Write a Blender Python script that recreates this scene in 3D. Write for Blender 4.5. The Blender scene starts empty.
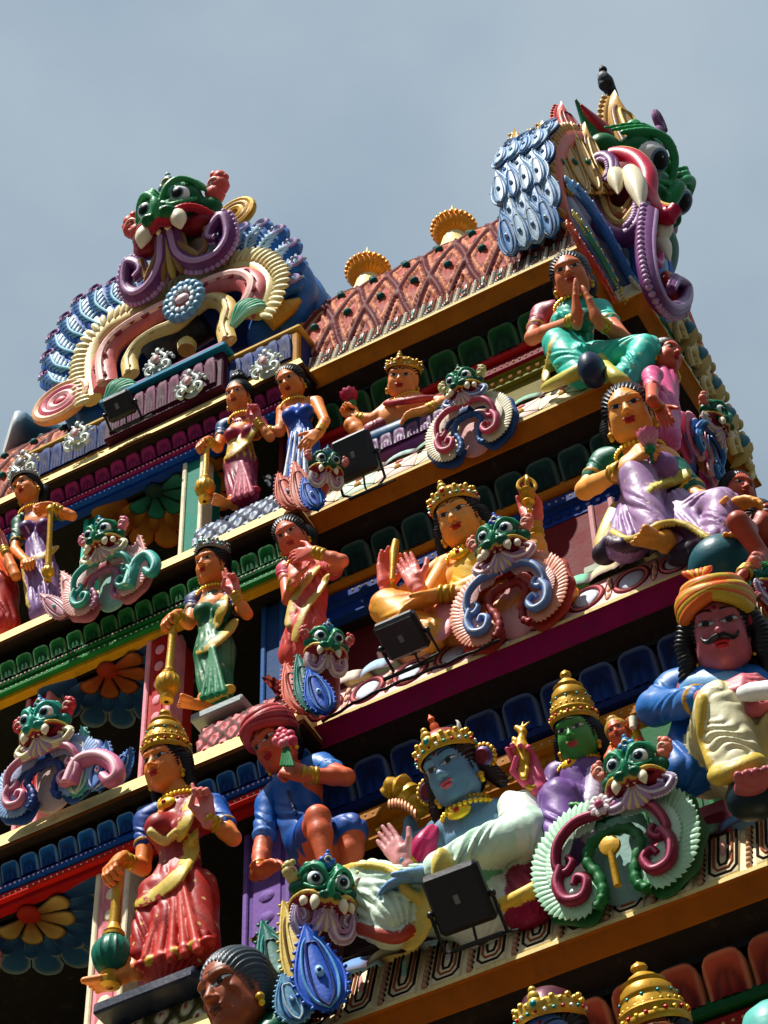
import bpy, math, random
import numpy as np
from mathutils import noise as mnoise, Vector
random.seed(7); np.random.seed(7)
PI = math.pi
sc = bpy.context.scene
COL = sc.collection
V3 = lambda *a: np.array(a, float)

def nrm(v):
    v = np.asarray(v, float)
    return v / (np.linalg.norm(v) + 1e-9)

# ------------------------------------------------------------- camera
PITCH, YAW, ROLL, FPX = math.radians(49), math.radians(28), math.radians(-2), 2500.0
CAM = V3(0, 0, 1.6)
FW = V3(-math.sin(YAW) * math.cos(PITCH), math.cos(YAW) * math.cos(PITCH), math.sin(PITCH))
_r = V3(math.cos(YAW), math.sin(YAW), 0)
_u = np.cross(_r, FW)
RT = math.cos(ROLL) * _r + math.sin(ROLL) * _u
UP = -math.sin(ROLL) * _r + math.cos(ROLL) * _u

def at(px, py, Y):
    """point of the facade plane y = Y seen in direction (px, py)"""
    d = FW + RT * (px - 384) / FPX - UP * (py - 512) / FPX
    return CAM + d * (Y - CAM[1]) / d[1]

def atx(px, py, X):
    d = FW + RT * (px - 384) / FPX - UP * (py - 512) / FPX
    return CAM + d * (X - CAM[0]) / d[0]

def pxy(p):
    q = np.asarray(p, float) - CAM; w = q @ FW
    return 384 + FPX * (q @ RT) / w, 512 - FPX * (q @ UP) / w

cd = bpy.data.cameras.new('camera')
cam = bpy.data.objects.new('camera', cd)
COL.objects.link(cam)
sc.camera = cam
cd.sensor_fit = 'VERTICAL'
cd.sensor_height = 24.0
cd.lens = FPX / 1024 * 24.0
cd.clip_end = 5000
from mathutils import Matrix
cam.matrix_world = Matrix(((RT[0], UP[0], -FW[0], CAM[0]), (RT[1], UP[1], -FW[1], CAM[1]), (RT[2], UP[2], -FW[2], CAM[2]), (0, 0, 0, 1)))

# ------------------------------------------------------------- colours and materials
def lin(c):
    if isinstance(c, str):
        c = PAL[c]
    c = np.asarray(c, float) / 255.0
    c = np.where(c <= .04045, c / 12.92, ((c + .055) / 1.055) ** 2.4)
    m = c.mean()
    return np.clip(m + (c - m) * 1.06, .002, .9) ** 1.06

PAL = dict(
    cream=(232, 212, 150), ivory=(238, 228, 198), gold=(196, 150, 42), ochre=(176, 112, 30), brown=(120, 68, 22),
    dark=(22, 18, 18), black=(12, 12, 14), magenta=(150, 22, 92), pink=(236, 160, 170), palepink=(240, 196, 196), hotpink=(222, 70, 130),
    rose=(200, 70, 90), red=(176, 30, 28), maroon=(128, 18, 40), orange=(226, 100, 30), salmon=(226, 120, 90),
    purple=(112, 58, 128), lilac=(160, 124, 172), violet=(140, 96, 160), plum=(80, 28, 70),
    blue=(28, 84, 168), sky=(120, 172, 222), navy=(18, 38, 96), teal=(24, 140, 140), aqua=(70, 200, 186), mint=(160, 222, 184),
    green=(18, 120, 62), dgreen=(10, 76, 42), lime=(120, 190, 80), olive=(120, 120, 40), white=(240, 240, 236), grey=(120, 124, 128),
    skin=(232, 140, 70), skinp=(226, 110, 96), skiny=(240, 168, 84), skinb=(190, 92, 48), skinbl=(110, 160, 200), skingr=(70, 150, 60),
    yellow=(240, 196, 60), slate=(52, 62, 72), peach=(240, 180, 130), tan=(200, 160, 110))

MATS = {}
def plaster(name, rough=.42, var=.16, bump=.25, metal=0.0, spec=.5, stain=.35, chips=0):
    m = bpy.data.materials.new(name)
    m.use_nodes = True
    nt = m.node_tree
    N = nt.nodes; L = nt.links
    b = N['Principled BSDF']
    at_ = N.new('ShaderNodeAttribute'); at_.attribute_name = 'Col'
    tc = N.new('ShaderNodeTexCoord')
    geo = N.new('ShaderNodeNewGeometry')
    n1 = N.new('ShaderNodeTexNoise'); n1.inputs['Scale'].default_value = 9; n1.inputs['Detail'].default_value = 8
    n1.inputs['Roughness'].default_value = .65
    L.new(geo.outputs['Position'], n1.inputs['Vector'])
    r1 = N.new('ShaderNodeMapRange'); r1.inputs[1].default_value = .3; r1.inputs[2].default_value = .7
    r1.inputs[3].default_value = 1 - var; r1.inputs[4].default_value = 1 + var * .6
    L.new(n1.outputs['Fac'], r1.inputs[0])
    mx = N.new('ShaderNodeMix'); mx.data_type = 'RGBA'; mx.blend_type = 'MULTIPLY'; mx.inputs[0].default_value = 1
    L.new(at_.outputs['Color'], mx.inputs[6]); L.new(r1.outputs[0], mx.inputs[7])
    # rain grime: streaky noise stretched along z
    mp = N.new('ShaderNodeMapping'); mp.inputs['Scale'].default_value = (26, 26, 4.5)
    L.new(geo.outputs['Position'], mp.inputs['Vector'])
    n2 = N.new('ShaderNodeTexNoise'); n2.inputs['Scale'].default_value = 1.0; n2.inputs['Detail'].default_value = 6
    n2.inputs['Roughness'].default_value = .7
    L.new(mp.outputs[0], n2.inputs['Vector'])
    r2 = N.new('ShaderNodeMapRange'); r2.inputs[1].default_value = .56; r2.inputs[2].default_value = .76
    r2.inputs[3].default_value = 0; r2.inputs[4].default_value = stain
    L.new(n2.outputs['Fac'], r2.inputs[0])
    m2 = N.new('ShaderNodeMix'); m2.data_type = 'RGBA'; m2.blend_type = 'MIX'
    L.new(r2.outputs[0], m2.inputs[0]); L.new(mx.outputs[2], m2.inputs[6]); m2.inputs[7].default_value = (.045, .038, .032, 1)
    outc = m2.outputs[2]
    if chips:       # little pale chips and faded blotches in the old paint
        n4 = N.new('ShaderNodeTexNoise'); n4.inputs['Scale'].default_value = 38; n4.inputs['Detail'].default_value = 4; n4.inputs['Roughness'].default_value = .75
        L.new(geo.outputs['Position'], n4.inputs['Vector'])
        r4 = N.new('ShaderNodeMapRange'); r4.inputs[1].default_value = .66; r4.inputs[2].default_value = .72; r4.inputs[3].default_value = 0; r4.inputs[4].default_value = .38
        L.new(n4.outputs['Fac'], r4.inputs[0])
        m3 = N.new('ShaderNodeMix'); m3.data_type = 'RGBA'; L.new(r4.outputs[0], m3.inputs[0]); L.new(outc, m3.inputs[6]); m3.inputs[7].default_value = (.52, .48, .42, 1)
        n5 = N.new('ShaderNodeTexNoise'); n5.inputs['Scale'].default_value = 4.5; n5.inputs['Detail'].default_value = 3
        L.new(geo.outputs['Position'], n5.inputs['Vector'])
        r5 = N.new('ShaderNodeMapRange'); r5.inputs[1].default_value = .5; r5.inputs[2].default_value = .75; r5.inputs[3].default_value = 0; r5.inputs[4].default_value = .10
        L.new(n5.outputs['Fac'], r5.inputs[0])
        m4 = N.new('ShaderNodeMix'); m4.data_type = 'RGBA'; L.new(r5.outputs[0], m4.inputs[0]); L.new(m3.outputs[2], m4.inputs[6]); m4.inputs[7].default_value = (.6, .55, .5, 1)
        outc = m4.outputs[2]
    L.new(outc, b.inputs['Base Color'])
    r3 = N.new('ShaderNodeMapRange'); r3.inputs[3].default_value = rough - .1; r3.inputs[4].default_value = rough + .2
    L.new(n1.outputs['Fac'], r3.inputs[0]); L.new(r3.outputs[0], b.inputs['Roughness'])
    b.inputs['Metallic'].default_value = metal
    b.inputs['Specular IOR Level'].default_value = spec
    n3 = N.new('ShaderNodeTexNoise'); n3.inputs['Scale'].default_value = 55; n3.inputs['Detail'].default_value = 5
    L.new(geo.outputs['Position'], n3.inputs['Vector'])
    bp = N.new('ShaderNodeBump'); bp.inputs['Strength'].default_value = bump; bp.inputs['Distance'].default_value = .01
    L.new(n3.outputs['Fac'], bp.inputs['Height']); L.new(bp.outputs[0], b.inputs['Normal'])
    MATS[name] = m
    return m
plaster('painted_plaster', rough=.62, var=.2, bump=.16, spec=.15, stain=.55)
plaster('statue_paint', rough=.42, var=.2, bump=.14, spec=.34, stain=.34, chips=1)
plaster('gloss_paint', rough=.36, var=.12, bump=.10, spec=.3, stain=.2)
plaster('gilt', rough=.34, var=.15, bump=.15, metal=.35, stain=.25)
plaster('black_plastic', rough=.38, var=.1, bump=.08, stain=.08)
plaster('feathers', rough=.6, var=.2, bump=.4, stain=0)

# ------------------------------------------------------------- object helpers
ROOT = [None]
def tag(o, label=None, cat=None, group=None, kind=None):
    if label: o['label'] = label
    if cat: o['category'] = cat
    if group: o['group'] = group
    if kind: o['kind'] = kind
    return o

def thing(name, label, cat, loc, group=None):
    o = bpy.data.objects.new(name, None)
    COL.objects.link(o)
    o.empty_display_size = .1
    o.location = [float(a) for a in loc]
    tag(o, label, cat, group)
    ROOT[0] = o
    return o

def worldloc(o):
    p = np.zeros(3)
    while o is not None:
        p = p + np.array(o.location); o = o.parent
    return p

def mesh_obj(name, verts, faces, cols, parent=None, mat='painted_plaster', smooth=True, sharp=None):
    """faces: (n,4) or (n,3) array or a list of lists; cols per vertex (len verts) linear"""
    verts = np.asarray(verts, np.float32)
    if parent is not None:
        verts = verts - worldloc(parent).astype(np.float32)
    me = bpy.data.meshes.new(name)
    if isinstance(faces, np.ndarray):
        tot = np.full(len(faces), faces.shape[1], np.int32)
        flat = faces.astype(np.int32).ravel()
    else:
        tot = np.array([len(f) for f in faces], np.int32)
        flat = np.array([i for f in faces for i in f], np.int32)
    me.vertices.add(len(verts)); me.vertices.foreach_set('co', verts.ravel())
    me.loops.add(len(flat)); me.loops.foreach_set('vertex_index', flat)
    me.polygons.add(len(tot))
    me.polygons.foreach_set('loop_start', np.concatenate(([0], np.cumsum(tot)[:-1])).astype(np.int32))
    me.polygons.foreach_set('loop_total', tot)
    me.polygons.foreach_set('use_smooth', np.full(len(tot), bool(smooth)))
    me.update(calc_edges=True)
    ca = me.color_attributes.new('Col', 'FLOAT_COLOR', 'POINT')
    c4 = np.ones((len(verts), 4), np.float32); c4[:, :3] = cols
    ca.data.foreach_set('color', c4.ravel())
    if sharp:
        me.set_sharp_from_angle(angle=math.radians(sharp))
    if mat == 'painted_plaster' and parent is not None and 'tower' in globals() and parent is not tower: mat = 'statue_paint'
    me.materials.append(MATS[mat])
    o = bpy.data.objects.new(name, me)
    COL.objects.link(o)
    if parent is not None:
        o.parent = parent
    return o

class G:
    """collects pieces of geometry for one mesh"""
    def __init__(s):
        s.v = []; s.f = []; s.c = []; s.n = 0
    def add(s, v, f, c):
        v = np.asarray(v, float)
        c = lin(c) if isinstance(c, (str, tuple)) else np.asarray(c, float)
        if c.ndim == 1:
            c = np.tile(c, (len(v), 1))
        s.v.append(v); s.c.append(c)
        s.f.extend([[i + s.n for i in q] for q in f])
        s.n += len(v)
        return s
    def grid(s, P, c, cu=False, cv=False, flip=False):
        """P (nu,nv,3)"""
        nu, nv = P.shape[:2]
        f = []
        for i in range(nu - (0 if cu else 1)):
            for j in range(nv - (0 if cv else 1)):
                a, b = i * nv + j, ((i + 1) % nu) * nv + j
                d, e = i * nv + (j + 1) % nv, ((i + 1) % nu) * nv + (j + 1) % nv
                f.append([a, d, e, b] if flip else [a, b, e, d])
        if not isinstance(c, (str, tuple)):
            c = np.asarray(c)
            if c.ndim == 3: c = c.reshape(-1, 3)
        s.add(P.reshape(-1, 3), f, c)
        return s
    def box(s, lo, hi, c, bev=.006, fr=None):
        """bevelled box; fr = (origin, X, Y, Z) frame"""
        lo = np.array(lo, float); hi = np.array(hi, float)
        b = min(bev, *(abs(hi - lo) * .45))
        pts = []; idx = {}
        for sx in (0, 1):
            for sy in (0, 1):
                for sz in (0, 1):
                    base = np.where([sx, sy, sz], hi, lo)
                    ins = np.where([sx, sy, sz], -b, b)
                    for ax in range(3):
                        p = base + ins; p[ax] = base[ax]
                        idx[(sx, sy, sz, ax)] = len(pts); pts.append(p)
        f = []
        for ax in range(3):
            o1, o2 = [(1, 2), (2, 0), (0, 1)][ax]
            for sd in (0, 1):
                q = []
                for a, b2 in ((0, 0), (1, 0), (1, 1), (0, 1)):
                    k = [0, 0, 0]; k[ax] = sd; k[o1] = a; k[o2] = b2
                    q.append(idx[(*k, ax)])
                f.append(q if sd else q[::-1])
            for a in (0, 1):
                for b2 in (0, 1):      # edges along ax
                    k0 = [0, 0, 0]; k0[o1] = a; k0[o2] = b2; k1 = list(k0); k1[ax] = 1
                    q = [idx[(*k0, o1)], idx[(*k1, o1)], idx[(*k1, o2)], idx[(*k0, o2)]]
                    f.append(q if (a ^ b2) else q[::-1])
        for sx in (0, 1):
            for sy in (0, 1):
                for sz in (0, 1):
                    f.append([idx[(sx, sy, sz, a)] for a in ((0, 1, 2) if (sx + sy + sz) % 2 else (2, 1, 0))])
        P = np.array(pts)
        if fr is not None:
            o, X, Y, Z = [np.asarray(a, float) for a in fr]
            P = o + P[:, :1] * X + P[:, 1:2] * Y + P[:, 2:3] * Z
        return s.add(P, f, c)
    def tube(s, pts, rad, c, n=10, cap=True, flat=None, ribs=0, ramp=0.0):
        """swept round section; rad scalar or per point; flat=(axis, factor) squashes; c colour or per-point list"""
        P = np.asarray(pts, float); m = len(P)
        R = np.full(m, rad, float) if np.isscalar(rad) else np.asarray(rad, float)
        T = np.gradient(P, axis=0); T /= np.linalg.norm(T, axis=1)[:, None] + 1e-9
        ref = V3(0, -1, 0) if flat is None else nrm(flat[0])
        if flat is None and abs(T[0] @ ref) > .9: ref = V3(1, 0, 0)
        A = np.zeros_like(P); Nn = ref
        for i in range(m):
            q = (ref if flat is not None else Nn) - T[i] * (T[i] @ (ref if flat is not None else Nn))
            if np.linalg.norm(q) < 1e-3: q = np.cross(T[i], V3(0.3, .5, .8))
            Nn = nrm(q); A[i] = Nn
        B = np.cross(T, A)
        th = np.linspace(0, 2 * PI, n, endpoint=False)
        k = 1.0 if flat is None else flat[1]
        if ribs:
            Rr = R * (1 + ramp * np.sin(np.linspace(0, 1, m) * ribs * 2 * PI))
        else: Rr = R
        Q = P[:, None] + Rr[:, None, None] * (A[:, None] * np.cos(th)[None, :, None] * k + B[:, None] * np.sin(th)[None, :, None])
        if isinstance(c, list):
            cc = np.array([lin(x) if isinstance(x, (str, tuple)) else x for x in c])
            cc = np.repeat(cc[:, None], n, 1)
        else: cc = c
        s.grid(Q, cc, cv=True)
        if cap:
            c0 = cc if not isinstance(c, list) else None
            for e, fl in ((0, 0), (m - 1, 1)):
                f = list(range(n)); f = f if fl == 0 else f[::-1]
                s.add(Q[e], [f], c0 if c0 is not None else cc[e][0])
        return s
    def ell(s, cen, r, c, n=12, axes=None):
        r = np.full(3, r, float) if np.isscalar(r) else np.array(r, float)
        th = np.linspace(0, 2 * PI, n, endpoint=False); ph = np.linspace(-PI / 2 + .02, PI / 2 - .02, n // 2 + 2)
        Q = np.stack([np.cos(ph)[:, None] * np.cos(th) * r[0], np.cos(ph)[:, None] * np.sin(th) * r[1], np.sin(ph)[:, None] * np.ones(n) * r[2]], -1)
        if axes is not None:
            Q = Q @ np.array(axes, float)
        return s.grid(Q + np.asarray(cen, float), c, cv=True, flip=True)
    def lathe(s, prof, c, cen, axis=(0, 0, 1), n=24, flute=0, fa=0.0, sy=1.0, side=None):
        """prof [(r,z)...]; c colour or a list per profile point"""
        ax = nrm(axis); sd = nrm(np.cross(ax, side if side is not None else (V3(0, 1, 0) if abs(ax[1]) < .9 else V3(1, 0, 0))))
        bd = np.cross(ax, sd)
        th = np.linspace(0, 2 * PI, n, endpoint=False)
        pr = np.array(prof, float)
        fl = 1 + fa * np.cos(th * flute) if flute else np.ones(n)
        Q = np.asarray(cen, float) + pr[:, 1][:, None, None] * ax + (pr[:, 0][:, None] * fl[None])[..., None] * (np.cos(th)[None, :, None] * sd + sy * np.sin(th)[None, :, None] * bd)
        if isinstance(c, list):
            cc = np.repeat(np.array([lin(x) for x in c])[:, None], n, 1)
        else: cc = c
        return s.grid(Q, cc, cv=True)
    def build(s, name, parent=None, mat='painted_plaster', smooth=True, sharp=40):
        return mesh_obj(name, np.concatenate(s.v), s.f, np.concatenate(s.c), parent, mat, smooth, sharp)

# ------------------------------------------------------------- sculpting: signed distance grid -> surface nets
class S:
    def __init__(s, lo, hi, h):
        s.h = h; s.lo = np.array(lo, float) - 3 * h
        hi = np.array(hi, float) + 3 * h
        s.dim = np.maximum(((hi - s.lo) / h).astype(int) + 2, 4)
        s.D = np.full(s.dim, .15, np.float32); s.L = np.zeros(s.dim, np.int16)
        s.ax = [(s.lo[i] + h * np.arange(s.dim[i])).astype(np.float32) for i in range(3)]
        s.cols = []
    def region(s, lo, hi, pad):
        a = np.clip(np.floor((np.array(lo) - pad - s.lo) / s.h).astype(int), 0, s.dim - 1)
        b = np.clip(np.ceil((np.array(hi) + pad - s.lo) / s.h).astype(int) + 1, 1, s.dim)
        if np.any(b <= a): return None
        sl = tuple(slice(i, j) for i, j in zip(a, b))
        x, y, z = s.ax[0][sl[0]][:, None, None], s.ax[1][sl[1]][None, :, None], s.ax[2][sl[2]][None, None, :]
        return sl, x, y, z
    def mix(s, sl, d, col, k, op):
        a = s.D[sl]; d = d.astype(np.float32)
        if op == 'u':
            hh = np.maximum(k - np.abs(a - d), 0) / k
            if col is not None:
                s.cols.append(lin(col)); lab = len(s.cols) - 1
                Ls = s.L[sl]; Ls[d < a] = lab
            s.D[sl] = np.minimum(a, d) - hh * hh * k * .25
        else:
            d = -d
            hh = np.maximum(k - np.abs(a - d), 0) / k
            s.D[sl] = np.maximum(a, d) + hh * hh * k * .25
    def ell(s, c, r, col=None, k=.02, ax=None, op='u'):
        c = np.asarray(c, float); r = np.full(3, r, float) if np.isscalar(r) else np.array(r, float)
        m = r.max() if ax is not None else r
        g = s.region(c - m, c + m, k + 2 * s.h)
        if g is None: return s
        sl, x, y, z = g
        x, y, z = x - c[0], y - c[1], z - c[2]
        if ax is not None:
            X, Y, Z = ax
            x, y, z = x * X[0] + y * X[1] + z * X[2], x * Y[0] + y * Y[1] + z * Y[2], x * Z[0] + y * Z[1] + z * Z[2]
        k0 = np.sqrt((x / r[0]) ** 2 + (y / r[1]) ** 2 + (z / r[2]) ** 2) + 1e-6
        k1 = np.sqrt((x / r[0] ** 2) ** 2 + (y / r[1] ** 2) ** 2 + (z / r[2] ** 2) ** 2) + 1e-6
        s.mix(sl, k0 * (k0 - 1) / k1, col, k, op)
        return s
    def cone(s, a, ra, b, rb, col=None, k=.02, flat=None, fold=None, op='u'):
        """tapered capsule; flat=(w, f) thickness along w times f; fold=(amp, n, phase_per_t) ripples"""
        a = np.asarray(a, float); b = np.asarray(b, float); m = max(ra, rb) + (fold[0] if fold else 0)
        if flat is not None and flat[1] > 1: m *= flat[1]
        g = s.region(np.minimum(a, b) - m, np.maximum(a, b) + m, k + 2 * s.h)
        if g is None: return s
        sl, x, y, z = g
        ba = b - a; L2 = ba @ ba + 1e-9
        x, y, z = x - a[0], y - a[1], z - a[2]
        t = np.clip((x * ba[0] + y * ba[1] + z * ba[2]) / L2, 0, 1)
        qx, qy, qz = x - t * ba[0], y - t * ba[1], z - t * ba[2]
        sc_ = 1.0
        if flat is not None:
            w = nrm(flat[0]); e = qx * w[0] + qy * w[1] + qz * w[2]; e = e * (1 / flat[1] - 1)
            qx, qy, qz = qx + e * w[0], qy + e * w[1], qz + e * w[2]
            sc_ = min(1, flat[1]) if flat[1] < 1 else 1.0
            sc_ = max(sc_, .45)
        d = np.sqrt(qx * qx + qy * qy + qz * qz) - (ra + (rb - ra) * t)
        if fold:
            ax_ = nrm(ba); u_ = nrm(np.cross(ax_, V3(.13, .9, .31))); v_ = np.cross(ax_, u_)
            ang = np.arctan2(qx * v_[0] + qy * v_[1] + qz * v_[2], qx * u_[0] + qy * u_[1] + qz * u_[2])
            amp = fold[0] * (.35 + .65 * t if len(fold) > 3 and fold[3] else 1.0)
            tt = t + .06 * np.sin(ang * 2 + 1)
            tt = tt + .09 * np.sin(ang * 2 + 5 * t) + .04 * np.sin(ang * 5 + 9 * t)
            d = d - amp * .8 * (np.abs(np.sin(ang * fold[1] / 2 + tt * fold[2])) * 2 - 1) * np.clip(.5 + .5 * np.sin(ang * 1.3 + 7 * t + 1), .05, 1)
        s.mix(sl, d * sc_, col, k, op)
        return s
    def chain(s, pts, rs, col=None, k=.02, **kw):
        if np.isscalar(rs): rs = [rs] * len(pts)
        for i in range(len(pts) - 1):
            s.cone(pts[i], rs[i], pts[i + 1], rs[i + 1], col, k, **kw)
        return s
    def box(s, c, hlf, col=None, k=.02, ax=None, r=.01, op='u'):
        c = np.asarray(c, float); hlf = np.array(hlf, float)
        m = np.full(3, np.linalg.norm(hlf)) if ax is not None else hlf
        g = s.region(c - m, c + m, k + 2 * s.h)
        if g is None: return s
        sl, x, y, z = g
        x, y, z = x - c[0], y - c[1], z - c[2]
        if ax is not None:
            X, Y, Z = ax
            x, y, z = x * X[0] + y * X[1] + z * X[2], x * Y[0] + y * Y[1] + z * Y[2], x * Z[0] + y * Z[1] + z * Z[2]
        qx, qy, qz = np.abs(x) - hlf[0] + r, np.abs(y) - hlf[1] + r, np.abs(z) - hlf[2] + r
        d = np.sqrt(np.maximum(qx, 0) ** 2 + np.maximum(qy, 0) ** 2 + np.maximum(qz, 0) ** 2) + np.minimum(np.maximum(qx, np.maximum(qy, qz)), 0) - r
        s.mix(sl, d, col, k, op)
        return s
    def ring(s, c, axis, R, r, col=None, k=.01, fx=None):
        c = np.asarray(c, float); w = nrm(axis)
        g = s.region(c - R - r, c + R + r, k + 2 * s.h)
        if g is None: return s
        sl, x, y, z = g
        x, y, z = x - c[0], y - c[1], z - c[2]
        e = x * w[0] + y * w[1] + z * w[2]
        q = np.sqrt(np.maximum(x * x + y * y + z * z - e * e, 0)) - R
        s.mix(sl, np.sqrt(q * q + e * e) - r, col, k, 'u')
        return s
    def snap(s, p, reach=.22):
        """slide p along its line of sight onto the surface built so far"""
        p = np.asarray(p, float); d = nrm(p - CAM)
        for t in np.linspace(-reach, reach, 120):
            q = p + d * t; i = np.round((q - s.lo) / s.h).astype(int)
            if np.all(i >= 0) and np.all(i < s.dim) and s.D[tuple(i)] < 0: return q - d * .006
        return p
    def mesh(s):
        D, h = s.D, s.h
        sg = D < 0
        cnt = np.zeros(tuple(s.dim - 1), np.int8)
        for i in (0, 1):
            for j in (0, 1):
                for k in (0, 1):
                    cnt += sg[i:s.dim[0] - 1 + i, j:s.dim[1] - 1 + j, k:s.dim[2] - 1 + k]
        act = np.argwhere((cnt > 0) & (cnt < 8))
        n = len(act)
        if n == 0:
            return np.zeros((0, 3)), np.zeros((0, 4), int), np.zeros((0, 3))
        idm = np.full(cnt.shape, -1, np.int32)
        idm[act[:, 0], act[:, 1], act[:, 2]] = np.arange(n)
        acc = np.zeros((n, 3)); num = np.zeros(n)
        cr = [(i, j, k) for i in (0, 1) for j in (0, 1) for k in (0, 1)]
        vals = {c: D[act[:, 0] + c[0], act[:, 1] + c[1], act[:, 2] + c[2]] for c in cr}
        for c in cr:
            for axn in range(3):
                if c[axn] == 0:
                    e = list(c); e[axn] = 1; e = tuple(e)
                    a, b = vals[c], vals[e]
                    m = (a < 0) != (b < 0)
                    t = a[m] / (a[m] - b[m])
                    p = np.tile(np.array(c, float), (m.sum(), 1)); p[:, axn] = t
                    acc[m] += p; num[m] += 1
        V = s.lo + h * (act + acc / num[:, None])
        Q = []
        for axn in range(3):
            o1, o2 = (axn + 1) % 3, (axn + 2) % 3
            sl0 = [slice(None)] * 3; sl1 = [slice(None)] * 3
            sl0[axn] = slice(0, -1); sl1[axn] = slice(1, None)
            for o in (o1, o2):
                sl0[o] = slice(1, -1); sl1[o] = slice(1, -1)
            a, b = sg[tuple(sl0)], sg[tuple(sl1)]
            for cond, fl in ((a & ~b, False), (~a & b, True)):
                w = np.argwhere(cond)
                if not len(w): continue
                w[:, o1] += 1; w[:, o2] += 1
                def cid(d1, d2):
                    q = w.copy(); q[:, o1] += d1; q[:, o2] += d2
                    return idm[q[:, 0], q[:, 1], q[:, 2]]
                q = np.stack([cid(-1, -1), cid(0, -1), cid(0, 0), cid(-1, 0)], 1)
                Q.append(q[:, ::-1] if fl else q)
        Q = np.concatenate(Q)
        # one smoothing pass
        E = np.concatenate([Q[:, [0, 1]], Q[:, [1, 2]], Q[:, [2, 3]], Q[:, [3, 0]]])
        sm = np.zeros_like(V); ct = np.bincount(E[:, 0], minlength=n).astype(float)
        for d in range(3):
            sm[:, d] = np.bincount(E[:, 0], V[E[:, 1], d], minlength=n)
        ok = ct > 0
        V[ok] = V[ok] * .55 + sm[ok] / ct[ok][:, None] * .45
        g = np.clip(np.round((V - s.lo) / h).astype(int), 0, s.dim - 1)
        C = np.array(s.cols)[s.L[g[:, 0], g[:, 1], g[:, 2]]] if s.cols else np.ones((n, 3)) * .5
        return V, Q, C
    def build(s, name, parent=None, mat='painted_plaster', paint=None):
        V, Q, C = s.mesh()
        if len(V) == 0: return None
        if paint: C = paint(V, C)
        return mesh_obj(name, V, Q, C, parent, mat)

def joined(parts):
    v, q, c, n = [], [], [], 0
    for V, Q, C in parts:
        if len(V) == 0: continue
        v.append(V); q.append(Q + n); c.append(C); n += len(V)
    return np.concatenate(v), np.concatenate(q), np.concatenate(c)

# ------------------------------------------------------------- light and sky
def setup_light():
    elev, az = math.radians(62), math.radians(215)      # direction towards the sun: azimuth from +x
    Ld = V3(math.cos(elev) * math.cos(az), math.cos(elev) * math.sin(az), math.sin(elev))
    Ld = nrm(V3(-.19, -.44, .87)); elev = math.asin(Ld[2])
    sun = bpy.data.lights.new('sun', 'SUN'); sun.energy = 5.0; sun.angle = math.radians(.55); sun.color = (1, .965, .90)
    so = bpy.data.objects.new('sun', sun); COL.objects.link(so)
    so.rotation_euler = Vector(tuple(Ld)).to_track_quat('Z', 'Y').to_euler()
    so.location = (-6, -10, 25)
    w = bpy.data.worlds.new('World'); sc.world = w; w.use_nodes = True
    N = w.node_tree.nodes; L = w.node_tree.links
    bg = N['Background']; bg.inputs['Strength'].default_value = .058
    sky = N.new('ShaderNodeTexSky'); sky.sky_type = 'NISHITA'; sky.sun_disc = False
    sky.sun_elevation = elev; sky.sun_rotation = math.atan2(Ld[0], Ld[1])
    sky.air_density = 1.0; sky.dust_density = 2.5; sky.ozone_density = 1.2
    tc = N.new('ShaderNodeTexCoord')
    mp = N.new('ShaderNodeMapping'); mp.inputs['Scale'].default_value = (2.2, 2.2, 3.4); L.new(tc.outputs['Generated'], mp.inputs['Vector'])
    n = N.new('ShaderNodeTexNoise'); n.inputs['Scale'].default_value = 2.4; n.inputs['Detail'].default_value = 6; n.inputs['Roughness'].default_value = .5
    L.new(mp.outputs[0], n.inputs['Vector'])
    cr = N.new('ShaderNodeMapRange'); cr.inputs[1].default_value = .3; cr.inputs[2].default_value = .72; cr.inputs[3].default_value = .0; cr.inputs[4].default_value = 1
    L.new(n.outputs['Fac'], cr.inputs[0])
    cl = N.new('ShaderNodeMix'); cl.data_type = 'RGBA'; L.new(cr.outputs[0], cl.inputs[0])
    cl.inputs[6].default_value = (2.9, 3.85, 4.75, 1); cl.inputs[7].default_value = (4.4, 5.15, 5.7, 1)
    mx = N.new('ShaderNodeMix'); mx.data_type = 'RGBA'; mx.inputs[0].default_value = .86
    L.new(sky.outputs[0], mx.inputs[6]); L.new(cl.outputs[2], mx.inputs[7])
    # overcast sky: three times as bright overhead as at the horizon
    sp = N.new('ShaderNodeSeparateXYZ'); L.new(tc.outputs['Generated'], sp.inputs[0])
    gr_ = N.new('ShaderNodeMapRange'); gr_.inputs[1].default_value = 0; gr_.inputs[2].default_value = .85; gr_.inputs[3].default_value = .36; gr_.inputs[4].default_value = 1.42
    L.new(sp.outputs[2], gr_.inputs[0])
    sm = N.new('ShaderNodeMix'); sm.data_type = 'RGBA'; sm.blend_type = 'MULTIPLY'; sm.inputs[0].default_value = 1
    L.new(mx.outputs[2], sm.inputs[6]); L.new(gr_.outputs[0], sm.inputs[7]); L.new(sm.outputs[2], bg.inputs['Color'])
    sc.view_settings.view_transform = 'Standard'; sc.view_settings.look = 'None'
    sc.view_settings.exposure = .52; sc.view_settings.gamma = 1
    sc.cycles.max_bounces = 6; sc.cycles.diffuse_bounces = 3; sc.cycles.use_denoising = True
    sc.cycles.glossy_bounces = 2
setup_light()
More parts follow.
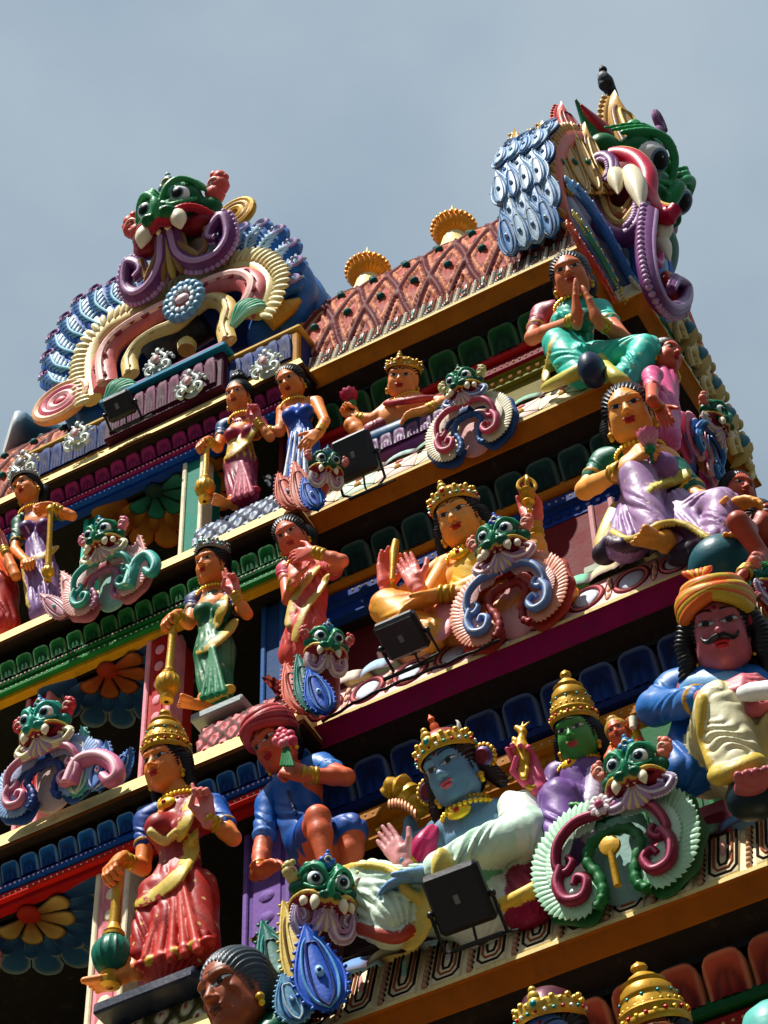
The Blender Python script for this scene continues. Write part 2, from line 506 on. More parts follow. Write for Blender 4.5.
# ============================================================= the tower
# tier data: x of corner, y of front edge, z of the top of the fascia
TIER = dict(T=(-2.50, 6.92, 11.963), A=(-2.29, 6.68, 10.50), B=(-2.012, 6.401, 8.796), C=(-1.7825, 6.172, 7.04), D=(-1.55, 5.93, 5.60))
BAYX = dict(T=-4.05, A=-3.925, B=-3.73, C=-3.62, D=-3.5)
BAYUP = dict(C=.16)
BB = .14            # how far the central bay stands forward
SB = .13            # same on the side face
YS = {k: v[1] + .42 for k, v in TIER.items()}     # where the side bay begins
XL = -8.2           # left end of what is built
YBACK = 9.9

tower = thing('temple_tower', 'tall stepped temple tower painted in many colours with petal rows and red barrel roof', 'tower', (-4, 8.2, 0))

def wob(P, a=.003, f=3.0):
    P = np.array(P, float).reshape(-1, 3)
    out = P.copy()
    for i, p in enumerate(P):
        n = mnoise.noise_vector(Vector((p[0] * f, p[1] * f, p[2] * f)))
        out[i] += np.array(n) * a
    return out

def line_pts(path, step=.12):
    out = []
    for a, b in zip(path[:-1], path[1:]):
        a, b = np.array(a), np.array(b)
        n = max(1, int(np.linalg.norm(b - a) / step))
        for i in range(n): out.append(a + (b - a) * i / n)
    out.append(np.array(path[-1]))
    return out

def front_path(t, o, x0, x1, bay, side=False):
    X, Y, z = TIER[t]
    if bay:
        xb = BAYX[t]
        return [(XL, Y - BB - o), (xb + o, Y - BB - o), (xb + o, Y - o + .01)]
    p = [(BAYX[t] + min(o, 0) - .1, Y - o), (X + o, Y - o)]
    if side:
        p += [(X + o, YS[t] - o), (X + SB + o, YS[t] - o), (X + SB + o, 8.82 + (TIER['T'][0] - X) * -1 + o), (X + o, 8.82 - (TIER['T'][0] - X) + o), (X + o, YBACK)]
    return p

def extrude(g, t, prof, bay):
    """prof: list of (o, z, colour of the strip that ends here); one sheet, mitred"""
    z0 = TIER[t][2] + (BAYUP.get(t, 0) if bay else 0)
    for (o0, za, _), (o1, zb, c) in zip(prof[:-1], prof[1:]):
        a = front_path(t, o0, 0, 0, bay, not bay); b = front_path(t, o1, 0, 0, bay, not bay)
        A, B = [], []
        for i in range(len(a) - 1):
            L = math.hypot(a[i + 1][0] - a[i][0], a[i + 1][1] - a[i][1])
            n = max(1, int(L / .15))
            for k in range(n + (1 if i == len(a) - 2 else 0)):
                u = k / n
                A.append((a[i][0] + (a[i + 1][0] - a[i][0]) * u, a[i][1] + (a[i + 1][1] - a[i][1]) * u, z0 + za))
                B.append((b[i][0] + (b[i + 1][0] - b[i][0]) * u, b[i][1] + (b[i + 1][1] - b[i][1]) * u, z0 + zb))
        P = np.stack([wob(A), wob(B)], 1)
        g.grid(P, c, flip=False)

def petal_row(g, p0, p1, out, zt, zb, ot, ob, w, cols, arch=.38, lobes=True, amp=.03, trim=None):
    """row of lotus petals from p0 to p1 (xy of the base line o=0); rounded ends up"""
    p0 = V3(*p0, 0); p1 = V3(*p1, 0); L = np.linalg.norm(p1 - p0); d = (p1 - p0) / L
    if trim: p0 = p0 + d * trim[0]; p1 = p1 - d * trim[1]; L = np.linalg.norm(p1 - p0)
    n = max(1, round(L / w)); w = L / n; out = V3(*out, 0)
    K = 12; M = 9; rj = random.Random(int(L * 1000) + n); jit = [(rj.uniform(.8, 1.12), rj.uniform(.75, 1.15), rj.uniform(-.03, .03)) for _ in range(n + 1)]
    us = np.arange(n * K + 1) / K
    base, tip, edg = [lin(c) for c in cols]
    P = np.zeros((len(us), M + 1, 3)); C = np.zeros((len(us), M + 1, 3))
    for i, u in enumerate(us):
        f = (u % 1.0); x = abs(f - .5) * 2
        if i % K == 0: x = 1
        jc, jb, jt = jit[min(int(u), n)]
        top = (1 + jt * (1 - x)) - arch * (x ** 5)
        for j in range(M + 1):
            v = j / M * top
            e = min(1 - x, (top - v) * 1.3 + .0)
            bulge = amp * (1 - x ** 4) ** .5 * (1 - max(0, v - .55) ** 2 * 2)
            if lobes:
                rr = math.hypot((f - .5) * 2.1, (v - .1) * 1.15)
                groove = math.exp(-((rr - .55) / .13) ** 2) + .8 * math.exp(-((f - .5) / .05) ** 2) * (v < .5)
                bulge -= amp * .45 * groove
            else: groove = 0
            if j == M: bulge = -amp * .3
            o = ob + (ot - ob) * (v ** 1.5) + bulge
            z = zb + (zt - zb) * v
            o += (jb - 1) * amp * .6 * (1 - x)
            P[i, j] = p0 + d * (u * w) + out * o + V3(0, 0, z)
            k = min(1, v * 1.1)
            c = base * (1 - k) + tip * k
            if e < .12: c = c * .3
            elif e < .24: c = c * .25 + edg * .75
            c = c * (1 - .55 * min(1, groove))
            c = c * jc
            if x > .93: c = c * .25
            C[i, j] = c
    g.grid(P, C, flip=False)

def bump_row(g, p0, p1, out, z, o, w, r, col, sq=1.0):
    p0 = V3(*p0, 0); p1 = V3(*p1, 0); L = np.linalg.norm(p1 - p0); d = (p1 - p0) / L
    p0 = p0 + d * abs(o); p1 = p1 - d * abs(o); L = np.linalg.norm(p1 - p0)
    n = max(1, round(L / w)); out = V3(*out, 0)
    for i in range(n):
        g.ell(p0 + d * (i + .5) * L / n + out * o + V3(0, 0, z), (r * 1.2, r * .8, r * sq), col, n=6)

def band(g, t, bay, o0, o1, za, zb, col):
    """square moulding standing from o0 out to o1"""
    extrude(g, t, [(o0, zb, col), (o1, zb, col), (o1, za, col), (o0, za, col)][::1], bay)

MAINC = {   # colours of the zone below each main ledge
    'T': dict(fas=(170, 106, 34), pan=(230, 216, 182), pet=((8, 46, 24), (24, 84, 40), (80, 110, 76)), b1='red', b2='maroon', b3='olive', wall=(60, 14, 14)),
    'A': dict(fas=(170, 104, 32), pan=(230, 216, 182), pet=((10, 34, 36), (20, 62, 62), (84, 104, 96)), b1='ochre', b2=(20, 50, 120), b3=(24, 60, 140), wall=(90, 20, 26)),
    'B': dict(fas=(142, 16, 84), pan=(242, 196, 190), pet=((14, 60, 130), (12, 26, 70), (100, 116, 140)), b1='navy', b2='ochre', b3='ochre', wall=(40, 14, 12)),
    'C': dict(fas=(158, 90, 26), pan=(236, 220, 180), pet=((110, 14, 8), (190, 90, 70), (200, 130, 96)), b1='dgreen', b2=(140, 30, 24), b3=(150, 40, 30), wall=(90, 16, 16))}
BAYC = {
    'T': dict(pet=((150, 40, 100), (170, 60, 120), (110, 30, 70)), b1=(150, 40, 100), b2=(20, 80, 170), b3=(20, 60, 140)),
    'A': dict(pet=((14, 90, 50), (40, 130, 70), (120, 170, 120)), b1=(14, 100, 50), b2=(30, 120, 60), b3='gold'),
    'B': dict(pet=((16, 60, 130), (30, 100, 170), (130, 170, 200)), b1=(20, 80, 160), b2=(200, 40, 34), b3=(160, 24, 24)),
    'C': dict(pet=((16, 60, 130), (30, 100, 170), (130, 170, 200)), b1=(20, 80, 160), b2=(200, 40, 34), b3=(160, 24, 24))}
PANH = dict(D=.2, T=.20, A=.20, B=.235, C=.26)
SLP = dict(D=.07, T=.055, A=.06, B=.07, C=.075)

def zone_main(t):
    X, Y, z = TIER[t]; c = MAINC[t]; fh = .14; ph = PANH[t]
    led = G()
    sl = SLP[t]
    extrude(led, t, [(-.75, ph + .012, 0), (-sl - .03, ph + .004, 'cream'), (-sl, ph, c['pan']), (0.004, .012, c['pan']), (.014, .008, (236, 214, 150)), (.014, -.010, (236, 214, 150)), (0, -.014, c['fas']), (-.044, -.080, c['fas']), (-.050, -.085, c['fas']), (-.12, -fh - .01, (34, 22, 16)), (-.12, -fh - .04, 'dark'), (-.30, -fh - .04, 'dark')], False)  # soffit strips are near-black: the shade under the ledge is in their colour
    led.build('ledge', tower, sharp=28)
    pr = G()
    for (a, b, out) in sides(t):
        petal_row(pr, a, b, out, z - fh - .03, z - fh - .185, -.10, -.175, .165, c['pet'], trim=(0 if out[1] else .11, .11), amp=.024)
    pr.build('petal_moulding', tower, sharp=60)
    bd = G()
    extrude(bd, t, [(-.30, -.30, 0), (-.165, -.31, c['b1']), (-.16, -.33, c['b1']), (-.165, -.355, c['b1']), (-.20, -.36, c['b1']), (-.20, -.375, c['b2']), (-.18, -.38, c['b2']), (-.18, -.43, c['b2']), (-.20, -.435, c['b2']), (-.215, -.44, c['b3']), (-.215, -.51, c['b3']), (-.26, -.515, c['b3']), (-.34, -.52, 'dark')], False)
    for (a, b, out) in sides(t):
        bump_row(bd, a, b, out, z - .475, -.215, .05, .018, tuple(int(q * .8) for q in c['b3']) if not isinstance(c['b3'], str) else (150, 110, 40))
        bump_row(bd, a, b, out, z - .405, -.18, .035, .006, (190, 170, 120))
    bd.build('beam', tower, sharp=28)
    wl = G()
    nxt = {'T': 1.46, 'A': 1.71, 'B': 1.74, 'C': 1.45, 'D': 1.6}[t]
    extrude(wl, t, [(-.32, -.50, 0), (-.32, -nxt, c['wall'])], False)
    wl.build('wall', tower)

def sides(t):
    X, Y, z = TIER[t]
    return [((BAYX[t] - .1, Y), (X, Y), (0, -1)), ((X, Y), (X, YS[t]), (1, 0)), ((X + SB, YS[t]), (X + SB, 8.82 + X - TIER['T'][0]), (1, 0))]

CEIL = dict(T=.27, A=.345, B=.30, C=.30)
def zone_bay(t):
    X, Y, z = TIER[t]; c = BAYC[t]; Yb = Y - BB; xb = BAYX[t]; z += BAYUP.get(t, 0)
    gp = CEIL[t] - .27
    led = G()
    extrude(led, t, [(-.8, .03, 0), (-.07, .035, 'cream'), (-.045, .03, 'ivory'), (0.0, -.085, (236, 212, 146)), (-.004, -.08, 'ochre'), (-.008, -.10, 'brown'), (-.02, -.104, (34, 22, 16)), (-.10, -.108, (34, 22, 16)), (-.10, -.13 - gp, 'dark'), (-.3, -.13 - gp, 'dark')], True)  # underside shade of the bay ledge painted on as near-black strips
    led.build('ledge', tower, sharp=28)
    pr = G()
    petal_row(pr, (XL, Yb), (xb - .07, Yb), (0, -1), z - .10 - gp, z - .19 - gp, -.055, -.095, .098, c['pet'], amp=.018)
    petal_row(pr, (xb, Yb + .08), (xb, Y + .24), (1, 0), z - .10 - gp, z - .19 - gp, -.055, -.095, .098, c['pet'], amp=.018)
    pr.build('petal_moulding', tower, sharp=60)
    bd = G()
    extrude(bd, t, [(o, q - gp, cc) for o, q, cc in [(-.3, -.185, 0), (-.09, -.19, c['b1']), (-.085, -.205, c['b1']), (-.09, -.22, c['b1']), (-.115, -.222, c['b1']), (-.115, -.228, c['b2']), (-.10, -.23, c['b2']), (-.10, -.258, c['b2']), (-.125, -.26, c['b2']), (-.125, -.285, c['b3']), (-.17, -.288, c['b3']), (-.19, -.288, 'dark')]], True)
    bump_row(bd, (XL, Yb), (xb, Yb), (0, -1), z - .205 - gp, -.087, .024, .005, 'palepink')
    bump_row(bd, (XL, Yb), (xb, Yb), (0, -1), z - .244 - gp, -.10, .03, .004, 'ivory')
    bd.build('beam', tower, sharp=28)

MAINC['D'] = dict(MAINC['B'], fas=(158, 90, 26)); BAYC['D'] = BAYC['A']; CEIL['D'] = .30
for t in 'TABCD':
    zone_main(t); zone_bay(t)

# masses behind: the solid core of each storey, with deep central bay niches, their shade painted in as near-black
core = G()
for t, nx in (('T', 'A'), ('A', 'B'), ('B', 'C'), ('C', 'D')):
    X, Y, z = TIER[t]; zb = TIER[nx][2]
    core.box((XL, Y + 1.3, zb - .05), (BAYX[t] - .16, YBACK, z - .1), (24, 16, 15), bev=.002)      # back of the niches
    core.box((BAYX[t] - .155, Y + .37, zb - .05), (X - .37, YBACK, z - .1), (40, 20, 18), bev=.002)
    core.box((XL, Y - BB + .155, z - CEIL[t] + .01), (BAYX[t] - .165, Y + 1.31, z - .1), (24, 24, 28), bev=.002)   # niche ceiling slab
core.box((XL, 6.8, 0), (-1.9, YBACK, 5.6), (150, 60, 40), bev=.01)
core.box((XL, 6.2, 0), (-1.6, YBACK, 4.6), (160, 70, 50), bev=.01)
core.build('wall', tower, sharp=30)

# lotus flowers painted in relief on the niche ceilings
def lotus(g, cx, cy, z, R, ring, inner, heart, rot=0.0, n_out=16, n_in=9):
    for k in range(n_out):
        a = rot + 2 * PI * k / n_out
        petal(g, cx, cy, z, a, R * .40, R, PI / n_out * .95, ring)
    for k in range(n_out):
        a = rot + 2 * PI * (k + .5) / n_out
        petal(g, cx, cy, z - .008, a, R * .35, R * .72, PI / n_out * .7, (ring[1], ring[0], ring[2]))
    for k in range(n_in):
        a = rot + 2 * PI * k / n_in
        petal(g, cx, cy, z - .02, a, R * .08, R * .46, PI / n_in * .93, inner)
    g.ell((cx, cy, z - .02), (R * .13, R * .13, .022), heart, n=12)

def petal(g, cx, cy, z, a, r0, r1, half, cols):
    if math.sin(a) < -.12: return
    nu, nv = 9, 8
    P = np.zeros((nu, nv, 3)); C = np.zeros((nu, nv, 3))
    c0, c1, ce = [lin(c) for c in cols]
    for i in range(nu):
        s_ = (i / (nu - 1) - .5) * 2
        for j in range(nv):
            v = j / (nv - 1)
            rend = r0 + (r1 - r0) * (1 - .22 * abs(s_) ** 2.5)
            r_ = r0 + (rend - r0) * v
            th = a + s_ * half
            dz = -.014 * (1 - s_ ** 4) * math.sin(PI * (.25 + .7 * v))
            P[i, j] = (cx + r_ * math.cos(th), cy + r_ * math.sin(th), z + dz)
            c = c0 * (1 - v) + c1 * v
            if abs(s_) > .85 or v > .93: c = ce
            C[i, j] = c
    g.grid(P, C, flip=False)

BLUE3 = ((16, 44, 96), (44, 86, 130), (110, 126, 136))
for (px, py, t, R, ring, inner, heart) in (
        (30, 872, 'B', .43, BLUE3, ((100, 44, 22), (176, 156, 100), (50, 20, 20)), (150, 40, 30)),
        (108, 652, 'A', .42, BLUE3, ((120, 40, 20), (160, 96, 50), (50, 20, 24)), (140, 50, 30)),
        (155, 474, 'T', .42, ((90, 44, 18), (150, 104, 46), (150, 66, 30)), ((10, 50, 50), (40, 116, 106), (20, 44, 44)), (20, 50, 50))):
    zc = TIER[t][2] - CEIL[t] - .012
    d = FW + RT * (px - 384) / FPX - UP * (py - 512) / FPX
    p = CAM + d * (zc - CAM[2]) / d[2]
    cy = TIER[t][1] - BB + .20; x_ = p[0]
    for _ in range(6): x_ += (px - pxy((x_, cy, zc))[0]) / 180
    g = G(); lotus(g, x_, cy, zc, R, ring, inner, heart, rot=0)
    g.build('ceiling_lotus', tower, sharp=60)

# pilasters
def pilaster(px, py, t, w, d, col, edge, off, h=1.15, inset=None, name='pilaster'):
    """front face centred at pixel; off = how far behind the ledge edge of the storey above"""
    X, Y, z = TIER[t]
    y = Y + off
    x = at(px, py, y)[0]
    g = G()
    z1 = z - (CEIL[t] if x < BAYX[t] - .1 else .50); z0 = z - h - .5
    ln = .05
    def fr(zc): return None
    g.box((x - w / 2, y, z0), (x + w / 2, y + d, z1), col, bev=.008)
    g.box((x - w / 2 - .012, y - .012, z0), (x - w / 2 + .014, y + d * .5, z1), edge, bev=.005)
    g.box((x + w / 2 - .014, y - .012, z0), (x + w / 2 + .012, y + d * .5, z1), edge, bev=.005)
    if inset:
        g.box((x - w / 2 + .035, y - .006, z0), (x + w / 2 - .035, y + .02, z1 - .02), inset, bev=.003)
        zz = z0 + .1
        while zz < z1 - .06:
            g.ell((x, y - .006, zz), (w * .2, .01, .03), edge, n=8); zz += .11
    g.build(name, tower, sharp=30)
pilaster(110, 930, 'B', .15, .2, 'pink', 'ivory', .02, inset=(214, 130, 140))
pilaster(-45, 980, 'B', .15, .2, 'pink', 'ivory', .02, inset=(214, 130, 140))
pilaster(160, 660, 'A', .13, .2, (190, 60, 50), 'pink', .02, inset='red')
pilaster(38, 710, 'A', .12, .2, (170, 50, 50), 'pink', .05, inset='red')
pilaster(193, 490, 'T', .11, .18, (20, 130, 110), 'ivory', .0)
pilaster(92, 520, 'T', .07, .16, (20, 130, 110), 'aqua', .06)
pilaster(268, 860, 'B', .2, .2, (110, 80, 150), (130, 100, 170), .14, inset=(130, 96, 168))
pilaster(273, 655, 'A', .10, .2, (28, 70, 120), (40, 90, 150), .12)
pilaster(290, 440, 'T', .10, .2, (90, 20, 24), (110, 40, 40), .12)
pilaster(668, 740, 'B', .27, .22, (16, 90, 48), (30, 120, 66), .20, inset=(18, 100, 52))
pilaster(565, 540, 'A', .3, .2, (110, 20, 26), (200, 150, 150), .22)
pilaster(603, 520, 'A', .1, .2, (120, 24, 28), (200, 150, 150), .21)
pilaster(500, 390, 'T', .5, .2, (120, 110, 40), (150, 50, 30), .24)
for t in 'ABC':
    pass
# ============================================================= figures
def frame_of(fd, up=(0, 0, 1)):
    F_ = nrm(fd); U_ = nrm(np.array(up, float) - F_ * (np.array(up, float) @ F_)); X_ = np.cross(U_, F_)
    return X_, F_, U_

def head_mesh(c, H, fd, up, skin, neck_to, male=False, wide=1.0, lips=(170, 30, 40), bindi=True, h=None, old=False, iris=(20, 12, 10), mark=None, brow=(16, 10, 10)):
    X_, F_, U_ = frame_of(fd, up); c = np.asarray(c, float)
    ax = (X_, F_, U_)
    P = lambda x, f, u: c + H * (x * wide * X_ + f * F_ + u * U_)
    nk = np.asarray(neck_to, float)
    lo = np.minimum(c - .6 * H, nk - .2 * H); hi = np.maximum(c + .6 * H, nk + .2 * H)
    s = S(lo, hi, h or max(.0026, H * .0105))
    E = lambda p, r, col=skin, k=.04, op='u': s.ell(P(*p), np.array(r) * H * V3(wide, 1, 1), col, k * H, ax, op)
    E((0, -.06, .15), (.335, .40, .35))
    E((0, .05, -.11), (.272, .315, .41), k=.12)
    E((0, .215, -.385), (.12, .11, .09), k=.14)
    for sx in (-1, 1):
        E((sx * .155, .205, -.13), (.11, .11, .12), k=.12)
        E((sx * .2, .06, -.28), (.10, .16, .12), k=.12)
    E((0, .30, .135), (.22, .07, .045), k=.10)
    for sx in (-1, 1):
        E((sx * .135, .405, .045), (.095, .075, .05), None, .06, 'd')
        E((sx * .135, .262, .035), (.092, .085, .062), k=.012)
    s.cone(P(0, .315, .09), .030 * H, P(0, .425, -.105), .05 * H, skin, .05 * H)
    s.ell(P(0, .43, -.115), np.array((.044, .046, .038)) * H, skin, .03 * H, ax)
    for sx in (-1, 1):
        E((sx * .05, .385, -.125), (.036, .045, .03), k=.03)
    lc = lips
    E((0, .335, -.21), (.10, .05, .03), k=.05)
    for sx in (-1, 1):
        E((sx * .035, .365, -.222), (.06, .035, .02), lc, k=.02)
    E((0, .358, -.268), (.072, .042, .026), lc, k=.02)
    E((0, .40, -.245), (.10, .03, .006), None, .012, 'd')
    for sx in (-1, 1):
        E((sx * .315, -.01, -.02), (.035, .075, .115), k=.02)
        E((sx * .345, .015, -.01), (.02, .035, .06), None, .02, 'd')
        E((sx * .32, .02, -.16), (.03, .035, .06), k=.02)
    if old:
        for sx in (-1, 1):
            E((sx * .19, .33, -.13), (.018, .06, .10), None, .05, 'd')
            E((sx * .24, .30, -.22), (.04, .05, .09), None, .08, 'd')
        for zz in (.2, .245, .29):
            E((0, .42, zz), (.16, .08, .008), None, .02, 'd')
    s.cone(P(0, -.05, -.22), .175 * H, nk, .19 * H, skin, .08 * H)
    V, Q, C = s.mesh()
    D = (V - c) / H
    x = D @ X_ / wide; f = D @ F_; u = D @ U_
    axx = np.abs(x)
    front = f > .12
    def put(m, col): C[m & front] = lin(col)
    lipm = np.zeros(len(V), bool)
    ex = (axx - .137) / .108
    eu = (u - .035 - .02 * (axx - .137) / .1)
    lid = .031 * (1 - np.clip(ex, -1.2, 1.2) ** 2)
    put((np.abs(ex) < 1.12) & (eu < lid + .014) & (eu > -lid * .85 - .008), (18, 10, 10))
    eye = (np.abs(ex) < 1) & (eu < lid) & (eu > -lid * .85)
    put(eye, (214, 206, 196))
    ri = np.hypot(axx - .137 + 0, u - .040)
    put(eye & (ri < .044), iris)
    put((ri < .012) & eye, (6, 4, 4))
    t = (axx - .045) / .225
    bu = .150 + .045 * np.sin(np.clip(t, 0, 1) * PI * .62 + .2) - .03 * np.clip(t - .6, 0, 1) * 2
    bw = .013 * (1.15 - np.clip(t, 0, 1)) + (.007 if male else .002)
    put((t > 0) & (t < 1) & (np.abs(u - bu) < bw), brow)
    put((axx < .014) & (np.abs(f - .40) < .2) & (u < -.16) & (u > -.165), (90, 20, 20))
    if bindi:
        put(np.hypot(x, (u - .2) * .8) < .026, (150, 10, 20))
    if mark:
        for zz in (.19, .235, .28):
            put((axx < .15) & (np.abs(u - zz) < .011), mark)
        put(np.hypot(x * 1.5, (u - .235)) < .03, (170, 20, 20))
    return V, Q, C

def hand_mesh(w, d, pn, side, L, pose, col, h=None, nail=None):
    """w wrist, d finger direction, pn palm normal (where the palm looks), side: where the thumb is"""
    d = nrm(d); pn = nrm(np.array(pn, float) - d * (np.array(pn, float) @ d)); sd = np.cross(d, pn)
    if sd @ np.asarray(side, float) < 0: sd = -sd
    w = np.asarray(w, float)
    s = S(w - L * 1.15, w + L * 1.15, h or max(.0026, L * .018))
    curl = dict(open=(.06,) * 4, relax=(.3, .34, .38, .42), grip=(1.25,) * 4, point=(.03, 1.35, 1.4, 1.4), two=(.05, .05, 1.4, 1.4), flat=(.02,) * 4, pinch=(.75, .5, .35, .2), curl=(.7, .8, .85, .9))[pose]
    s.cone(w - d * .12 * L, .135 * L, w + d * .1 * L, .15 * L, col, .05 * L, flat=(pn, .75))
    offs = (.155, .055, -.05, -.15); lens = (.42, .47, .43, .34)
    for k in range(4):
        kb = w + d * (.5 - .02 * abs(k - 1)) * L + sd * offs[k] * L
        s.cone(w + d * .06 * L + sd * offs[k] * .6 * L, .085 * L, kb, .068 * L, col, .08 * L)
        p = kb; ang = curl[k] * .6; sp = offs[k] * (.35 if pose in ('open',) else .12)
        for j, fl in enumerate((.44, .32, .24)):
            dd = nrm(d * math.cos(ang) + pn * math.sin(ang) + sd * sp * math.cos(ang))
            q = p + dd * lens[k] * fl * L
            s.cone(p, (.060 - .006 * j) * L, q, (.054 - .007 * j) * L, col, .012 * L)
            p = q; ang += curl[k]
    s.ell(w + d * .2 * L + sd * .12 * L + pn * .05 * L, .1 * L, col, .06 * L)
    tb = w + d * .14 * L + sd * .14 * L
    if pose in ('grip', 'point', 'two', 'curl'):
        t1 = tb + nrm(d * .75 + sd * .35 + pn * .5) * .26 * L; t2 = t1 + nrm(d * .5 - sd * .6 + pn * .45) * .22 * L
    elif pose == 'flat':
        t1 = tb + nrm(d * .9 + sd * .35) * .26 * L; t2 = t1 + nrm(d * 1.0) * .2 * L
    elif pose == 'pinch':
        t1 = tb + nrm(d * .7 + sd * .4 + pn * .6) * .26 * L; t2 = t1 + nrm(d * .9 + pn * .6 - sd * .2) * .22 * L
    else:
        t1 = tb + nrm(d * .6 + sd * .8 + pn * .2) * .26 * L; t2 = t1 + nrm(d * .9 + sd * .45) * .2 * L
    s.cone(tb, .085 * L, t1, .062 * L, col, .05 * L); s.cone(t1, .062 * L, t2, .048 * L, col, .012 * L)
    return s.mesh()

def foot_mesh(a, d, up, L, col, side=1):
    d = nrm(d); up = nrm(np.array(up, float) - d * (np.array(up, float) @ d)); sd = np.cross(d, up)
    a = np.asarray(a, float)
    s = S(a - L * .9, a + L * .95, max(.003, L * .016))
    s.cone(a + up * .12 * L, .15 * L, a - up * .1 * L - d * .08 * L, .16 * L, col, .05 * L)
    s.cone(a - up * .06 * L, .16 * L, a + d * .48 * L - up * .2 * L, .12 * L, col, .08 * L, flat=(up, .75))
    s.cone(a + d * .2 * L - up * .2 * L, .12 * L, a + d * .5 * L - up * .22 * L, .17 * L, col, .08 * L, flat=(up, .5))
    for k in range(5):
        o = (k - 2) * .075 * L * side
        e = (.80 - .035 * k, .78 - .03 * k)[0]
        r_ = (.062 if k == 0 else .042) * L
        b0 = a + d * .52 * L + sd * o - up * .22 * L
        s.cone(b0, r_ * 1.1, a + d * e * L + sd * o * 1.15 - up * .235 * L, r_, col, .012 * L)
    return s.mesh()

def human(label, Y, H, head, look=(0, -.85, -.45), up=(0, 0, 1), torso=None, arms=(), legs=(), skin='skin', cloth=(), hair=None, crown=None, fold=None, female=True,
          wide=1.0, name='statue', cat='statue', group='painted statues on the ledges', base=None, headopt=None, extras=None, breast=None, fwd=(.12, -1, 0), thick=1.0, bangles=True, necklace=True, hb=.006, cloth_h=.0055, earring=True, dots=None, hscale=.72):
    """all points are (px, py, dy): direction in the photo and distance behind the plane y = Y"""
    Q_ = lambda p: at(p[0], p[1], Y + p[2])
    if base is None: base = Q_(torso[-1])
    root = thing(name, label, cat, base, group)
    hc = Q_(head)
    N, Cc, W, Pv = [Q_(p) for p in torso]
    fw = nrm(fwd)
    sk = S(np.min([hc, N, Cc, W, Pv] + [Q_(q) for a in arms for q in a['p']] + [Q_(q) for l in legs if l.get('bare', True) for q in l['p']], axis=0) - .35 * H,
           np.max([hc, N, Cc, W, Pv] + [Q_(q) for a in arms for q in a['p']] + [Q_(q) for l in legs if l.get('bare', True) for q in l['p']], axis=0) + .35 * H, hb)
    T = thick
    sk.cone(N, .17 * H, Cc, .36 * H * T, skin, .08 * H, flat=(fw, .68))
    sk.cone(Cc, .38 * H * T, W, .28 * H * T, skin, .1 * H, flat=(fw, .68))
    sk.cone(W, .28 * H * T, Pv, .34 * H * T, skin, .1 * H, flat=(fw, .75))
    sk.cone(N, .19 * H, hc + (N - hc) * .4, .165 * H, skin, .06 * H)
    parts = []
    cuffs = []
    for a in arms:
        sh, el, wr = [Q_(q) for q in a['p']]
        m = a.get('m', 1.0)
        sk.cone(N * .35 + sh * .65, .16 * H * m, sh, .16 * H * m, skin, .1 * H)
        sk.cone(sh, .155 * H * m, el, .118 * H * m, skin, .05 * H)
        mid = el * .7 + wr * .3
        sk.cone(el, .118 * H * m, mid, .118 * H * m, skin, .04 * H); sk.cone(mid, .118 * H * m, wr, .08 * H * m, skin, .04 * H)
        if a.get('hand') is not None:
            parts.append(hand_mesh(wr, a['hand'], a['palm'], a['side'], hscale * H * a.get('hl', 1), a.get('pose', 'relax'), a.get('hcol', skin)))
        cuffs.append((sh, el, wr, m, a))
    for l in legs:
        hp, kn, an = [Q_(q) for q in l['p']]; m = l.get('m', 1.0)
        if l.get('bare', True):
            sk.cone(hp, .26 * H * m, kn, .175 * H * m, skin, .06 * H)
            mid = kn * .68 + an * .32 + nrm(np.cross(an - kn, V3(1, 0, 0))) * 0
            sk.cone(kn, .17 * H * m, mid, .165 * H * m, skin, .05 * H); sk.cone(mid, .165 * H * m, an, .09 * H * m, skin, .05 * H)
        if l.get('foot') is not None:
            parts.append(foot_mesh(an, l['foot'], l.get('fup', (0, 0, 1)), .82 * H * m, skin))
    ho = dict(headopt or {})
    Hb = H; H = H * .90
    hm = head_mesh(hc, H, look, up, skin, N, wide=wide, male=not female, **ho)
    V, Qd, C = joined([sk.mesh(), hm] + parts)
    mesh_obj('body', V, Qd, C, root, 'painted_plaster')
    X_, F_, U_ = frame_of(look, up)
    H0 = H
    P = lambda x, f, u: hc + H0 * (x * wide * X_ + f * F_ + u * U_)
    if hair is not None:
        hs = S(hc - 1.3 * H, hc + 1.3 * H, max(.004, H * .016))
        hcol = hair.get('col', (16, 14, 16))
        ax = (X_, F_, U_)
        hs.ell(P(0, -.09, .17), np.array((.385, .42, .375)) * H, hcol, .02, ax)
        hs.ell(P(0, -.12, -.05), np.array((.36, .34, .36)) * H, hcol, .06 * H, ax)
        hs.ell(P(0, .36, -.09), np.array((.27, .34, .42)) * H, None, .04 * H, ax, 'd')
        hs.ell(P(0, .2, -.42), np.array((.33, .33, .3)) * H, None, .04 * H, ax, 'd')
        if hair.get('part', True):
            hs.ell(P(0, .1, .56), np.array((.012, .45, .06)) * H, None, .02 * H, ax, 'd')
        for b in hair.get('balls', ()):
            hs.ell(P(*b[0]), np.array(b[1]) * H, hair.get('bcol', hcol), .03 * H, ax)
        for ch in hair.get('locks', ()):
            hs.chain([P(*q) for q in ch[0]], [r * H for r in ch[1]], hcol, .03 * H)
        Vh, Qh, Ch = hs.mesh()
        # combed strands: shallow grooves
        D = (Vh - hc) / H
        n_ = D / (np.linalg.norm(D, axis=1)[:, None] + 1e-6)
        an_ = np.arctan2(D @ X_, (D @ U_) + .2)
        if not hair.get('smooth'): Vh = Vh + n_ * (np.sin(an_ * 62 + (D @ F_) * 6) * .0035 * H / .25)[:, None]
        mesh_obj('hair', Vh, Qh, Ch, root, 'gloss_paint')
    if crown is not None:
        make_crown(root, P, X_, F_, U_, H, wide, crown)
    HH = H; H = Hb
